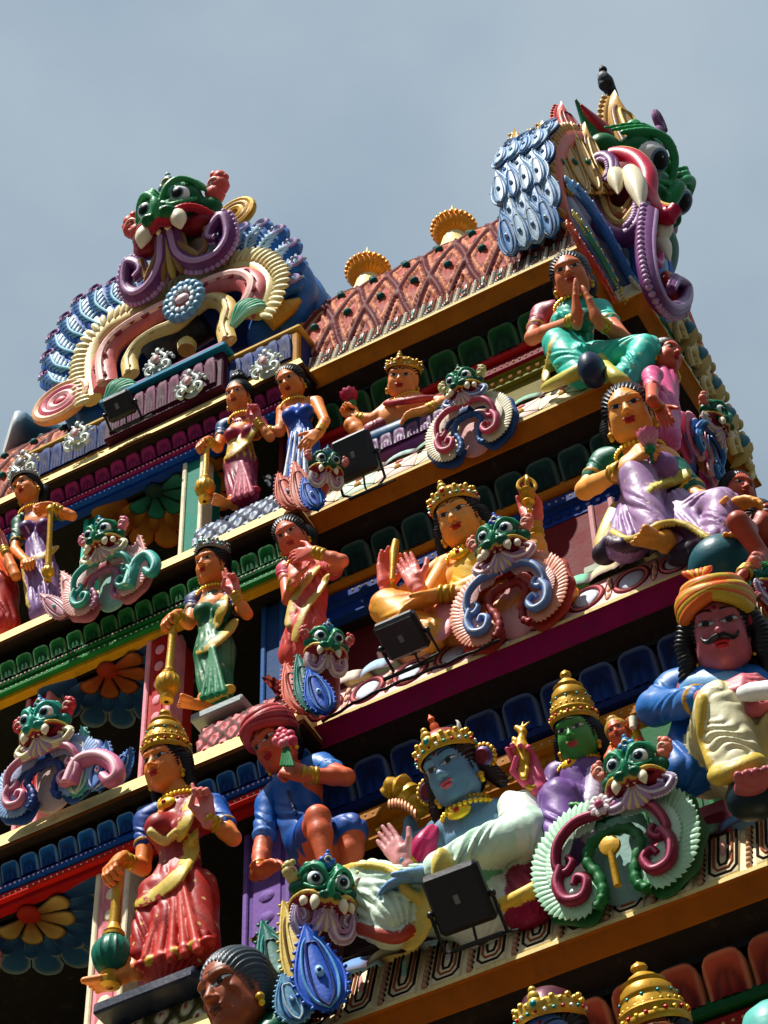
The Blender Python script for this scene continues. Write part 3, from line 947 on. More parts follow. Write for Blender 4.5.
    if cloth:
        pts = []
        for q in cloth:
            if q[0] == 'c': pts += [Q_(q[1]), Q_(q[3])]
            elif q[0] == 'e': pts += [Q_(q[1])]
            elif q[0] == 'b': pts += [Q_(z) for z in q[1]]
        pts = np.array(pts + [Cc])
        lo, hi = pts.min(0) - .25, pts.max(0) + .25
        cs = S(lo, hi, cloth_h)
        for q in cloth:
            if q[0] == 'c':
                o = dict(q[6]) if len(q) > 6 else {}
                cs.cone(Q_(q[1]), q[2], Q_(q[3]), q[4], q[5], **o)
            elif q[0] == 'e':
                o = dict(q[4]) if len(q) > 4 else {}
                cs.ell(Q_(q[1]), q[2], q[3], **o)
            elif q[0] == 'b':
                o = dict(q[4]) if len(q) > 4 else {}
                r_ = q[2]
                pp = np.array([cs.snap(z) for z in smooth_path([cs.snap(Q_(z)) for z in q[1]], 7)])
                for _ in range(4): pp[1:-1] = pp[1:-1] * .4 + (pp[:-2] + pp[2:]) * .3
                pp = pp - (pp - CAM) / np.linalg.norm(pp - CAM, axis=1)[:, None] * .006
                rr = np.interp(np.linspace(0, 1, len(pp)), np.linspace(0, 1, len(r_)), r_) if not np.isscalar(r_) else [r_] * len(pp)
                o.setdefault('k', .012)
                cs.chain(pp, list(rr), q[3], **o)
        pf = None
        if dots:
            sp, rad, dc = dots[:3]
            skip = [lin(c) for c in dots[3]] if len(dots) > 3 else None
            def pf(V, C):
                a = V[:, 0] / sp; b = (V[:, 2] * .9 + V[:, 1] * .5) / sp
                row = np.floor(b); a2 = a + .5 * (row % 2)
                m = np.hypot(a2 - np.floor(a2) - .5, b - row - .5) < rad
                if skip:
                    ok = np.zeros(len(V), bool)
                    for c in skip: ok |= np.abs(C - c).sum(1) < 1e-4
                    m &= ok
                C = C.copy(); C[m] = lin(dc); return C
        cs.build('garment', root, 'painted_plaster', paint=pf)
    # sleeves, bangles
    for sh, el, wr, m, a in cuffs:
        if a.get('sleeve'):
            c_, t_ = a['sleeve'][:2]
            e_ = sh + (el - sh) * min(1, t_)
            bb = [sh, e_] + ([wr] if t_ > 1 else []); bb = np.array(bb)
            ss = S(bb.min(0) - .25 * H, bb.max(0) + .25 * H, cloth_h)
            ss.cone(N * .35 + sh * .65, .18 * H * m, sh, .18 * H * m, c_, .05 * H)
            ss.cone(sh, .185 * H * m, e_, (.155 if t_ <= 1 else .145) * H * m, c_, .03, fold=(.006, 4, 9))
            if t_ > 1:
                e2 = el + (wr - el) * (t_ - 1)
                ss.cone(el, .145 * H * m, e2, .125 * H * m, c_, .04, fold=(.006, 4, 12))
                e_, dr, rr = e2, nrm(wr - el), .13
            else: dr, rr = nrm(el - sh), .155
            if len(a['sleeve']) > 2:
                ss.ring(e_, dr, rr * H * m * .93, .028 * H, a['sleeve'][2], .006)
            ss.build('sleeve', root)
        if bangles and a.get('bangle', True):
            g = G(); dr = nrm(wr - el)
            for q, rr in ((-.02, .012), (-.11, .017), (-.19, .010)):
                c0 = wr + dr * q * H
                prof = [(.10 * H * m, -rr), (.118 * H * m, -rr * .6), (.125 * H * m, 0), (.118 * H * m, rr * .6), (.10 * H * m, rr)]
                g.lathe(prof, a.get('bcol', 'gold'), c0, dr, n=14)
            g.build('bangle', root, 'gilt')
    if necklace:
        g = G(); nx = nrm(np.cross(V3(0, 0, 1), fw) * -1)
        for rr, dz, br, c_ in ((.24, .02, .020, 'gold'), (.30, -.10, .026, 'yellow')):
            for k in range(17):
                a_ = -PI * .5 + PI * k / 16
                p = N + nx * math.sin(a_) * rr * H * 1.1 + fw * (math.cos(a_) * rr * H * .95 + .02 * H) + V3(0, 0, 1) * (dz - .32 * max(0, math.cos(a_)) * (rr - .1)) * H
                g.ell(p, br * H * 1.3, c_, n=6)
        if necklace == 'pendant':
            p = Cc * .55 + N * .45 + fw * .3 * H
            g.ell(p, (.16 * H, .06 * H, .10 * H), 'yellow', n=10); g.ell(p + fw * .05 * H, .04 * H, 'red', n=8)
        g.build('necklace', root, 'gilt')
    if earring:
        H = HH
        for sx in (-1, 1):
            g = G(); p = P(sx * .345, .03, -.25)
            g.ell(p, .055 * H, 'gold', n=8); g.ell(p - U_ * .07 * H, .04 * H, 'yellow', n=8)
            g.build('earring', root, 'gilt')
    if extras: extras(root, Q_, P, (X_, F_, U_), HH)
    return root

def smooth_path(pts, k=5):
    P = np.array(pts, float); n = len(P)
    if n < 3:
        return [P[0] + (P[-1] - P[0]) * t for t in np.linspace(0, 1, k + 1)]
    out = []
    Pe = np.vstack([2 * P[0] - P[1], P, 2 * P[-1] - P[-2]])
    for i in range(n - 1):
        a, b, c, d = Pe[i:i + 4]
        for t in np.linspace(0, 1, k, endpoint=False):
            out.append(.5 * ((2 * b) + (-a + c) * t + (2 * a - 5 * b + 4 * c - d) * t * t + (-a + 3 * b - 3 * c + d) * t ** 3))
    out.append(P[-1])
    return out

def make_crown(root, P, X_, F_, U_, H, wide, cr):
    kind = cr['kind']; col = cr.get('col', 'gold')
    tilt = nrm(U_ - F_ * cr.get('tilt', .12))
    base = P(0, -.04, cr.get('z', .24))
    g = G()
    sd = X_
    R = .375 * H * wide * cr.get('r', 1)
    def L_(prof, c, **k):
        g.lathe([(a * R, b * H) for a, b in prof], c, base, tilt, n=32, sy=1.12 / wide, side=F_, **k)
    if kind == 'tall':
        L_([(.98, -.06), (1.05, -.03), (1.06, .02), (1.0, .05), (1.03, .09), (1.05, .13), (.98, .16)], col)
        hh = cr.get('h', 1.0)
        L_([(.97, .14), (.93, .26 * hh), (.85, .36 * hh), (.88, .38 * hh), (.88, .41 * hh), (.80, .42 * hh), (.78, .52 * hh), (.62, .60 * hh), (.66, .62 * hh), (.66, .65 * hh), (.52, .66 * hh), (.42, .74 * hh), (.22, .80 * hh), (.2, .84 * hh), (.26, .88 * hh), (.22, .93 * hh), (.08, .97 * hh), (0, 1.0 * hh)], col)
        for k in range(22):
            a = 2 * PI * k / 22
            d_ = X_ * math.cos(a) + F_ * math.sin(a) * 1.12 / wide
            g.ell(base + d_ * R * 1.05 + tilt * .085 * H, .030 * H, 'red' if k % 2 else 'yellow', n=6)
            g.ell(base + d_ * R * .90 + tilt * .26 * hh * H, (.035 * H,) * 3, col, n=6)
            if k % 2: g.ell(base + d_ * R * .86 + tilt * .40 * hh * H, .025 * H, 'teal', n=6)
    elif kind == 'band':
        L_([(.98, -.05), (1.06, -.02), (1.08, .03), (1.04, .07), (1.06, .11), (1.0, .15), (.96, .16)], col)
        hh = cr.get('h', .45)
        L_([(.96, .13), (.88, .22 * hh / .45), (.7, .32 * hh / .45), (.45, .39 * hh / .45), (.2, .43 * hh / .45), (0, hh)], cr.get('cap', col))
        for k in range(24):
            a = 2 * PI * k / 24
            d_ = X_ * math.cos(a) + F_ * math.sin(a) * 1.12 / wide
            up_ = .15 if k % 2 else .19
            g.ell(base + d_ * R * 1.03 + tilt * up_ * H, (.04 * H,) * 3, col, n=6)
            g.ell(base + d_ * R * 1.10 + tilt * .05 * H, .024 * H, ('red', 'teal', 'white')[k % 3], n=6)
        # centre plaque
        for q, r_ in ((.12, .10), (.22, .08), (.31, .05)):
            g.ell(base + F_ * R * (1.13 - q * .3) * 1.1 + tilt * q * H, (r_ * H, .04 * H, r_ * H), col, n=10, axes=(X_, F_, U_))
        g.ell(base + F_ * R * 1.25 + tilt * .14 * H, .05 * H, cr.get('gem', 'teal'), n=8)
    elif kind == 'turban':
        c1, c2 = cr['cols']
        w = cr.get('wraps', 6)
        for k in range(w):
            f_ = k / (w - 1)
            ax_ = nrm(U_ + X_ * (.55 - 1.1 * f_) * .6 - F_ * .1)
            X2, F2 = nrm(X_ - ax_ * (X_ @ ax_)), np.cross(ax_, nrm(X_ - ax_ * (X_ @ ax_)))
            cen = base + U_ * (.02 + .05 * math.sin(f_ * PI)) * H
            pts = [cen + (X2 * math.cos(a) * 1.04 + F2 * math.sin(a) * 1.16 / wide) * R + ax_ * .0 for a in np.linspace(0, 2 * PI, 37)]
            g.tube(pts, .085 * H, c1 if k % 2 else c2, n=10, cap=False)
            pts = [cen + U_ * .14 * H + (X2 * math.cos(a) * .84 + F2 * math.sin(a) * .92 / wide) * R for a in np.linspace(0, 2 * PI, 37)]
            g.tube(pts, .085 * H, c2 if k % 2 else c1, n=10, cap=False)
        g.ell(base + U_ * .12 * H, (R * .9, R * .9, .2 * H), c1, n=16)
        g.build('turban', root, sharp=60); return
    g.build('crown', root, 'gilt', sharp=50)
def mace(label, Y, top, ball, tip=None, r=.05, shaft=.016, bcol='gold', ribs=10, group='maces held by the standing guardians', scol='gold', cap='gold'):
    a = at(top[0], top[1], Y + top[2]); b = at(ball[0], ball[1], Y + ball[2])
    root = thing('mace', label, 'mace', b, group)
    d = nrm(a - b); L = np.linalg.norm(a - b)
    g = G(); g.lathe([(0, 0), (shaft * 1.3, 0), (shaft * 1.2, L * .2), (shaft, L * .5), (shaft, L * .9), (shaft * 1.8, L * .93), (shaft * 1.8, L * .96), (shaft, L)], scol, b, d, n=14)
    g.build('shaft', root, 'gilt')
    g = G(); pr = [(r * math.sin(t), -r * 1.15 * math.cos(t)) for t in np.linspace(.15, PI - .35, 14)]
    g.lathe(pr, bcol, b, d, n=40, flute=ribs, fa=.07)
    g.build('head', root, 'gloss_paint' if bcol != 'gold' else 'gilt', sharp=70)
    g = G()
    g.lathe([(r * .45, r * .95), (r * .6, r * 1.0), (r * .6, r * 1.15), (r * .5, r * 1.2), (r * .55, r * 1.3), (r * .4, r * 1.5), (shaft, r * 1.9)], cap, b, d, n=24)
    g.build('collar', root, 'gilt')
    g = G(); g.lathe([(r * .2, -r * 1.9), (r * .55, -r * 1.8), (r * .62, -r * 1.5), (r * .45, -r * 1.3), (r * .5, -r * 1.1), (r * .4, -r * .95)], cap, b, d, n=24)
    g.build('foot_cap', root, 'gilt')
    return root

VW = nrm(V3(.15, -.9, -.40))        # the usual way the statues look: out and down
K = dict
RGT, LFT = V3(1, 0, 0), V3(-1, 0, 0)

# --- red guardian goddess, lower left
human('woman statue in red sari and tall gold crown, hand resting on a green mace', 6.06, .27, (166, 765, .0), look=(-0.13, -.85, -.30), up=(.10, 0, 1),
      torso=[(181, 797, .06), (177, 826, .06), (179, 855, .08), (177, 885, .10)], fwd=(-.1, -1, -.1),
      arms=[K(p=[(147, 822, .05), (143, 868, .05), (121, 858, -.05)], hand=(-.1, -.6, -.9), palm=(.2, .5, -1), side=LFT, pose='curl', sleeve=((24, 70, 150), .5, 'gold')),
            K(p=[(214, 808, .08), (233, 838, .04), (207, 818, -.06)], hand=(-.1, -.2, 1), palm=(.05, -1, -.1), side=LFT, pose='point', sleeve=((24, 90, 170), .6, 'gold'), hcol=(222, 130, 120))],
      legs=[K(p=[(165, 890, .1), (155, 930, .05), (133, 968, .02)], bare=False, foot=(-1, -.35, -.05))],
      hair=K(locks=[([(-.3, -.1, -.1), (-.34, -.1, -.45)], [.12, .09]), ([(.33, -.1, 0), (.38, -.12, -.5)], [.13, .1])]), crown=K(kind='tall', h=.85),
      cloth=[('c', (180, 812, .04), .075, (176, 838, .05), .088, (158, 26, 26), K(flat=((0, -1, 0), .75))),
             ('e', (160, 828, -.02), .062, (158, 26, 26), K(k=.04)), ('e', (190, 826, -.01), .062, (158, 26, 26), K(k=.04)),
             ('c', (178, 838, .05), .085, (180, 860, .07), .075, (158, 26, 26), K(flat=((0, -1, 0), .8))),
             ('c', (180, 858, .07), .08, (176, 892, .08), .118, (162, 30, 28), K(flat=((0, -1, 0), .8), fold=(.006, 16, 3))),
             ('c', (176, 890, .08), .115, (172, 925, .05), .105, (168, 34, 28), K(flat=((0, -1, 0), .8), fold=(.009, 16, 4))),
             ('c', (196, 890, .08), .085, (200, 945, .06), .075, (176, 40, 28), K(fold=(.007, 8, 9))),
             ('c', (158, 895, .05), .08, (143, 955, .03), .055, (168, 34, 28), K(fold=(.007, 8, 9))),
             ('c', (172, 925, .05), .09, (168, 962, .06), .115, (176, 40, 32), K(flat=((0, -1, 0), .7), fold=(.014, 22, 0)))] +
            [('c', (172 + i * 2, 868, -.02), .008, (146 + i * 13, 962 - abs(i - 2) * 2 - i * 2, -.01), .02, (206, 70, 56), K(k=.012)) for i in range(5)] +
            [('e', (142 + i * 11, 966 - i * 4, .0), (.032, .03, .022), (206, 170, 60) if i % 2 else (190, 46, 36), K(k=.008)) for i in range(7)] +
            [('b', [(192, 797, -.01), (187, 815, -.05), (181, 838, -.04)], [.022, .028, .02], (214, 186, 84), K(flat=((0, -1, 0), .27), fold=(.004, 5, 3))),
             ('b', [(192, 836, -.03), (188, 860, -.05), (172, 882, -.06), (150, 898, -.04), (136, 903, .0)], [.03, .034, .03, .024, .012], (214, 186, 84), K(flat=((0, -1, 0), .27), fold=(.004, 5, 3))),
             ('b', [(150, 832, -.06), (165, 842, -.07), (176, 832, -.06)], .014, (226, 200, 120), K())],
      dots=(.07, .085, (230, 190, 120), [(162, 30, 28), (168, 34, 28), (176, 40, 28), (158, 26, 26)]), necklace='pendant', cloth_h=.0045)
mace('gold shafted mace with green ribbed head under the hand of the red sari statue', 6.06, (120, 858, -.06), (112, 955, -.02), r=.075, shaft=.021, bcol=(20, 110, 90), ribs=16)
b = thing('plinth_slab', 'dark blue slab under the feet of the red sari statue', 'slab', at(150, 985, 6.05))
g = G(); p0 = at(148, 1000, 6.02)
g.box((p0[0] - .22, 5.98, p0[2] - .005), (p0[0] + .22, 6.25, p0[2] + .05), (24, 34, 60), bev=.01)
g.build('slab', b)

# --- green guardian
human('woman statue in dark green sari with one hand raised and a gold mace', 6.36, .222, (212, 566, -.02), look=(-0.13, -.85, -.25), up=(.12, 0, 1),
      torso=[(213, 590, .03), (212, 610, .03), (213, 630, .04), (215, 648, .05)], fwd=(-.1, -1, -.1),
      arms=[K(p=[(195, 602, .03), (189, 624, .0), (177, 614, -.06)], hand=(-.3, -.6, -.8), palm=(.2, .5, -1), side=LFT, pose='curl', sleeve=((30, 40, 110), .4, 'gold')),
            K(p=[(232, 602, .04), (247, 614, .0), (235, 594, -.06)], hand=(-.15, -.2, 1), palm=(.05, -1, -.1), side=LFT, pose='two', sleeve=((70, 40, 110), .5, 'gold'), hcol=(222, 120, 110))],
      legs=[K(p=[(210, 660, .1), (208, 680, .05), (204, 702, .02)], bare=False, foot=(-.4, -1, -.2))],
      hair=K(balls=[((0, -.15, .5), (.36, .38, .12))]), crown=K(kind='band', h=.3, z=.34, col=(150, 160, 150), cap=(24, 22, 26), r=.95),
      cloth=[('c', (213, 602, .02), .062, (212, 624, .03), .062, (14, 96, 60), K(flat=((0, -1, 0), .75))),
             ('e', (203, 612, -.02), .045, (14, 96, 60), K(k=.03)), ('e', (222, 610, -.02), .045, (14, 96, 60), K(k=.03)),
             ('c', (213, 628, .03), .066, (214, 652, .04), .092, (14, 104, 64), K(flat=((0, -1, 0), .8), fold=(.006, 14, 3))),
             ('c', (214, 652, .04), .092, (216, 694, .05), .078, (16, 110, 68), K(flat=((0, -1, 0), .8), fold=(.010, 16, 3))),
             ('b', [(225, 596, .0), (221, 612, -.05), (216, 626, -.03)], [.018, .022, .014], (206, 176, 80), K(flat=((0, -1, 0), .27), fold=(.004, 5, 3))),
             ('b', [(234, 622, -.0), (226, 634, -.04), (212, 644, -.06), (198, 652, -.02)], [.02, .024, .02, .01], (206, 176, 80), K(flat=((0, -1, 0), .27), fold=(.004, 5, 3)))] +
            [('c', (211 + i, 648, -.04), .007, (203 + i * 7, 698 - i * 2, -.02), .015, (30, 130, 84), K(k=.01)) for i in range(4)] +
            [('e', (202 + i * 7, 701 - i * 3, .0), (.026, .026, .016), (196, 160, 60), K(k=.008)) for i in range(5)],
      dots=(.06, .09, (190, 180, 100), [(16, 110, 68), (14, 104, 64)]))
mace('slim gold mace with ribbed bulb beside the green sari statue', 6.36, (174, 614, -.08), (168, 684, -.06), r=.054, shaft=.017, ribs=14)
g_ = thing('plinth_slab', 'pale slab under the feet of the green sari statue', 'slab', at(216, 706, 6.34))
g = G(); p0 = at(218, 712, 6.34)
g.box((p0[0] - .13, 6.32, p0[2] - .01), (p0[0] + .13, 6.44, p0[2] + .035), (150, 160, 160), bev=.008)
g.build('slab', g_)

# --- maroon guardian
human('woman statue in wine red sari with hair bun by the green pilaster', 6.64, .205, (239, 397, -.02), look=(0.02, -.85, -.35), up=(.1, 0, 1),
      torso=[(242, 417, .02), (240, 434, .03), (240, 450, .04), (241, 466, .05)], fwd=(-.1, -1, -.1),
      arms=[K(p=[(224, 428, .03), (218, 448, .0), (208, 440, -.06)], hand=(-.2, -.6, -.8), palm=(.2, .5, -1), side=LFT, pose='curl', sleeve=((24, 80, 130), .45, 'gold')),
            K(p=[(259, 425, .04), (270, 437, .0), (257, 421, -.05)], hand=(-.1, -.2, 1), palm=(.05, -1, -.1), side=LFT, pose='point', sleeve=((150, 40, 60), .5, 'gold'), hcol=(220, 110, 110))],
      legs=[K(p=[(238, 470, .1), (236, 485, .05), (233, 502, .02)], bare=False, foot=(-.4, -1, -.2))],
      hair=K(balls=[((0, -.1, .6), (.26, .26, .2)), ((0, -.12, .82), (.14, .14, .08))]),
      cloth=[('c', (241, 426, .02), .056, (240, 446, .03), .056, (150, 36, 70), K(flat=((0, -1, 0), .75))),
             ('e', (232, 435, -.02), .04, (150, 36, 70), K(k=.03)), ('e', (249, 432, -.02), .04, (150, 36, 70), K(k=.03)),
             ('c', (240, 450, .03), .07, (240, 464, .04), .084, (206, 170, 70), K(flat=((0, -1, 0), .8), fold=(.006, 14, 6))),
             ('c', (240, 464, .04), .084, (243, 498, .05), .078, (142, 30, 66), K(flat=((0, -1, 0), .8), fold=(.010, 16, 3))),
             ('b', [(256, 422, .0), (250, 436, -.05), (240, 448, -.06), (226, 458, -.02)], [.018, .022, .02, .012], (206, 170, 70), K(flat=((0, -1, 0), .27), fold=(.004, 5, 3)))] +
            [('c', (240 + i, 462, -.04), .007, (234 + i * 6, 499 - i * 2, -.02), .014, (190, 90, 110), K(k=.01)) for i in range(4)] +
            [('e', (232 + i * 6, 502 - i * 3, .0), (.024, .024, .015), (176, 40, 60), K(k=.008)) for i in range(5)])
mace('short gold mace with round bulb beside the wine red sari statue', 6.64, (207, 440, -.08), (205, 488, -.06), r=.05, shaft=.015, ribs=12)

# --- blue dress
human('woman statue in blue sleeveless dress with blue and white striped skirt', 6.66, .215, (291, 383, -.02), look=(-0.03, -.75, -.5), up=(-.05, 0, 1),
      torso=[(295, 403, .03), (298, 417, .04), (300, 430, .05), (302, 446, .06)], fwd=(-.1, -1, -.1),
      arms=[K(p=[(283, 411, .03), (280, 432, .03), (266, 430, .0)], hand=(-1, -.3, .1), palm=(.0, .3, -1), side=LFT, pose='curl'),
            K(p=[(317, 403, .05), (325, 421, .0), (319, 432, -.04)], hand=(-.5, -.3, -.8), palm=(-.6, .5, -.3), side=LFT, pose='relax')],
      hair=K(balls=[((0, -.35, -.1), (.36, .2, .3))]),
      cloth=[('c', (297, 414, .02), .062, (300, 430, .04), .058, (20, 70, 160), K(flat=((0, -1, 0), .75), fold=(.004, 10, 5))),
             ('e', (290, 416, -.02), .042, (20, 76, 170), K(k=.03)), ('e', (306, 412, -.02), .042, (20, 76, 170), K(k=.03)),
             ('c', (301, 430, .03), .058, (303, 446, .05), .078, (24, 90, 180), K(flat=((0, -1, 0), .8), fold=(.007, 20, 0))),
             ('c', (303, 446, .05), .078, (304, 482, .08), .09, (24, 90, 180), K(flat=((0, -1, 0), .8), fold=(.010, 20, 0)))] +
            [('c', (292 + i * 4, 432 - i, -.03), .006, (284 + i * 7, 484 - i * 3, -.01), .012, (214, 226, 240), K(k=.006)) for i in range(5)])

# --- purple lady far left
human('woman statue in purple sari and silver tiara, gripping a slim gold mace', 6.62, .215, (27, 489, -.02), look=(-0.08, -.85, -.3), up=(-.2, 0, 1),
      torso=[(33, 510, .03), (36, 526, .03), (38, 542, .04), (40, 556, .05)], fwd=(-.1, -1, -.1),
      arms=[K(p=[(20, 524, .03), (15, 550, .0), (27, 562, -.04)], hand=(.5, -.5, -.6), palm=(.2, .5, -1), side=LFT, pose='curl', sleeve=((20, 90, 60), .7, 'gold')),
            K(p=[(53, 512, .04), (72, 516, -.02), (54, 507, -.08)], hand=(-1, -.3, .1), palm=(-.1, -.3, -1), side=V3(0, 0, 1), pose='grip', sleeve=((20, 100, 70), .5, 'gold'))],
      hair=K(balls=[((0, -.4, -.1), (.42, .2, .36))]), crown=K(kind='band', h=.3, z=.3, col=(170, 176, 170), cap=(60, 60, 60)),
      cloth=[('c', (35, 520, .02), .058, (38, 540, .03), .058, (92, 44, 110), K(flat=((0, -1, 0), .75))),
             ('e', (27, 528, -.02), .042, (92, 44, 110), K(k=.03)), ('e', (44, 526, -.02), .042, (92, 44, 110), K(k=.03)),
             ('c', (38, 545, .03), .07, (42, 575, .05), .084, (120, 84, 140), K(flat=((0, -1, 0), .8), fold=(.008, 16, 3))),
             ('c', (42, 575, .04), .084, (46, 610, .05), .09, (130, 96, 150), K(flat=((0, -1, 0), .8), fold=(.012, 18, 0))),
             ('b', [(56, 548, .0), (44, 556, -.06), (32, 560, -.05), (24, 568, .0)], [.02, .022, .02, .012], (206, 176, 90), K(flat=((0, -1, 0), .27), fold=(.004, 5, 3))),
             ('b', [(24, 556, .0), (26, 580, -.02), (30, 606, .0)], [.012, .014, .014], (206, 176, 90), K(flat=((0, -1, 0), .27), fold=(.004, 5, 3)))],
      dots=(.05, .12, (200, 180, 200), [(92, 44, 110)]))
mace('very slim gold mace held upright by the purple sari statue', 6.62, (51, 506, -.11), (48, 572, -.04), r=.032, shaft=.014, ribs=8)
human('statue in orange cloth at the left edge of the ledge, one arm showing', 6.60, .215, (-22, 520, .0), look=(0.18, -.9, -.3),
      torso=[(-14, 540, .03), (-10, 556, .03), (-8, 572, .04), (-6, 590, .05)],
      arms=[K(p=[(4, 552, .0), (16, 576, -.04), (4, 548, -.08)], hand=(-.3, -.4, 1), palm=(.05, -1, -.1), side=LFT, pose='relax', hcol=(226, 120, 110))],
      hair=K(), cloth=[('c', (-8, 556, .02), .08, (0, 590, .04), .09, 'orange', K(fold=(.006, 12, 5))), ('c', (0, 590, .04), .09, (4, 625, .06), .08, (176, 40, 32), K(fold=(.01, 12, 5)))])

# --- lady covering her mouth
human('woman statue in red and gold draped sari pressing her hand to her mouth', 6.42, .225, (291, 537, -.02), look=(0.12, -.75, -.5), up=(-.22, 0, 1),
      torso=[(304, 559, .03), (308, 577, .04), (309, 594, .05), (309, 610, .06)], fwd=(-.1, -1, -.1),
      arms=[K(p=[(331, 569, .05), (342, 561, -.06), (314, 552, -.12)], hand=(-1, -.05, .25), palm=(-.2, .9, .3), side=V3(0, 0, 1), pose='relax', sleeve=('rose', .35, 'gold'), m=1.1, hcol='skinp'),
            K(p=[(286, 571, .04), (288, 600, .0), (294, 580, -.08)], hand=(.1, -.1, 1), palm=(0, 1, .3), side=RGT, pose='relax', sleeve=('rose', .35, 'gold'))],
      skin=(224, 120, 84), hair=K(balls=[((.1, -.35, -.1), (.42, .22, .4))]),
      cloth=[('c', (306, 568, .02), .07, (309, 594, .04), .076, (196, 66, 60), K(flat=((0, -1, 0), .8), fold=(.008, 10, 9))),
             ('c', (309, 594, .04), .08, (306, 630, .05), .092, (206, 80, 70), K(flat=((0, -1, 0), .8), fold=(.012, 14, 6))),
             ('c', (306, 630, .05), .09, (300, 652, .08), .1, (206, 80, 70), K(flat=((0, -1, 0), .8), fold=(.012, 14, 3))),
             ('b', [(320, 566, .0), (306, 580, -.06), (294, 600, -.05), (288, 625, .0)], [.012, .018, .018, .014], (210, 180, 90), K(flat=((0, -1, 0), .27), fold=(.004, 5, 3))),
             ('b', [(328, 575, .0), (318, 592, -.05), (304, 610, -.06), (294, 640, -.02)], [.012, .016, .016, .014], (210, 180, 90), K(flat=((0, -1, 0), .27), fold=(.004, 5, 3)))])

# --- orange four armed deity
def ex8(root, Q_, P, fr, H):
    pass
human('seated four armed statue in orange and pink robes with gold headband', 6.42, .30, (459, 520, -.04), look=(0.07, -.85, -.42), up=(-.1, 0, 1), skin='skiny',
      torso=[(470, 552, .04), (472, 575, .06), (472, 600, .10), (470, 625, .12)], fwd=(-.1, -1, -.1), necklace='pendant',
      arms=[K(p=[(446, 566, .05), (424, 600, .0), (417, 586, -.10)], hand=(-.25, -.1, 1), palm=(.05, -1, -.15), side=RGT, pose='open', hcol=(232, 130, 120), hl=.95),
            K(p=[(448, 562, .12), (398, 598, .10), (386, 586, .02)], hand=(.1, -.1, 1), palm=(.9, -.6, 0), side=RGT, pose='pinch', hcol='skinp'),
            K(p=[(494, 556, .06), (505, 592, -.02), (440, 594, -.10)], hand=(-1, -.1, -.15), palm=(0, .3, -1), side=V3(0, -.3, 1), pose='relax', sleeve=('yellow', 1.1, 'pink'), m=1.1),
            K(p=[(498, 552, .12), (540, 556, .10), (534, 524, .04)], hand=(-.1, -.1, 1), palm=(.1, -1, 0), side=RGT, pose='pinch', hcol='skinp')],
      legs=[K(p=[(462, 635, .1), (385, 608, -.02), (420, 632, -.04)], bare=False)],
      hair=K(locks=[([(.34, -.1, 0), (.45, -.1, -.5), (.55, -.1, -.8)], [.14, .12, .08]), ([(-.34, -.1, 0), (-.45, -.1, -.5)], [.14, .12])]), crown=K(kind='band', h=.36, z=.25, col=(200, 160, 60), cap=(180, 130, 50), gem='red'),
      cloth=[('c', (474, 570, .04), .10, (472, 605, .08), .105, (232, 190, 70), K(flat=((0, -1, 0), .75), fold=(.008, 8, 9))),
             ('c', (472, 605, .08), .11, (468, 635, .10), .13, (226, 110, 40), K(flat=((0, -1, 0), .8), fold=(.008, 12, 5))),
             ('c', (462, 628, .06), .11, (388, 606, .0), .075, (236, 150, 60), K(fold=(.010, 5, 14))),
             ('c', (388, 608, .0), .075, (430, 636, -.05), .07, (236, 170, 70), K(fold=(.010, 5, 14))),
             ('c', (470, 632, .06), .11, (560, 600, .02), .08, (236, 150, 60), K(fold=(.010, 5, 14))),
             ('b', [(500, 566, -.02), (480, 582, -.07), (452, 592, -.10)], [.04, .04, .03], (240, 200, 110), K()),
             ('b', [(446, 592, -.14), (444, 612, -.15), (442, 634, -.10)], [.032, .034, .036], (236, 150, 150), K(flat=((0, -1, 0), .27), fold=(.004, 5, 3))),
             ('b', [(455, 590, -.15), (454, 612, -.16), (452, 632, -.11)], [.012] * 3, (236, 200, 110), K(flat=((0, -1, 0), .27), fold=(.004, 5, 3)))])
def held(name, label, cat, pts, rs, col, Y, group=None, mat='gilt', n=12):
    P_ = [at(p[0], p[1], Y + p[2]) for p in pts]
    o = thing(name, label, cat, P_[0], group)
    g = G(); g.tube(P_, rs, col, n=n); g.build(name, o, mat)
    return o
held('staff', 'short gold stick held upright between the fingers of the orange robed statue', 'staff', [(392, 580, -.06), (393, 566, -.06), (394, 552, -.06), (396, 541, -.06)], [.012, .014, .02, .016], 'gold', 6.42)
b_ = thing('thunderbolt', 'gold pronged bud held up in the raised back hand of the orange robed statue', 'ornament', at(529, 505, 6.40))
g = G(); c0 = at(529, 508, 6.38)
g.lathe([(.0, -.02), (.012, -.02), (.012, .02), (.03, .03), (.02, .05), (.035, .065), (.02, .08), (.03, .1), (.014, .12), (.0, .12)], 'gold', c0, (0, -.1, 1), n=16)
for k in range(4):
    a = k * PI / 2 + .5; dx = V3(math.cos(a), math.sin(a), 0)
    g.tube(smooth_path([c0 + V3(0, 0, .09), c0 + dx * .035 + V3(0, 0, .13), c0 + dx * .03 + V3(0, 0, .17), c0 + V3(0, 0, .2)], 4), .009, 'gold', n=8)
g.build('bud', b_, 'gilt')

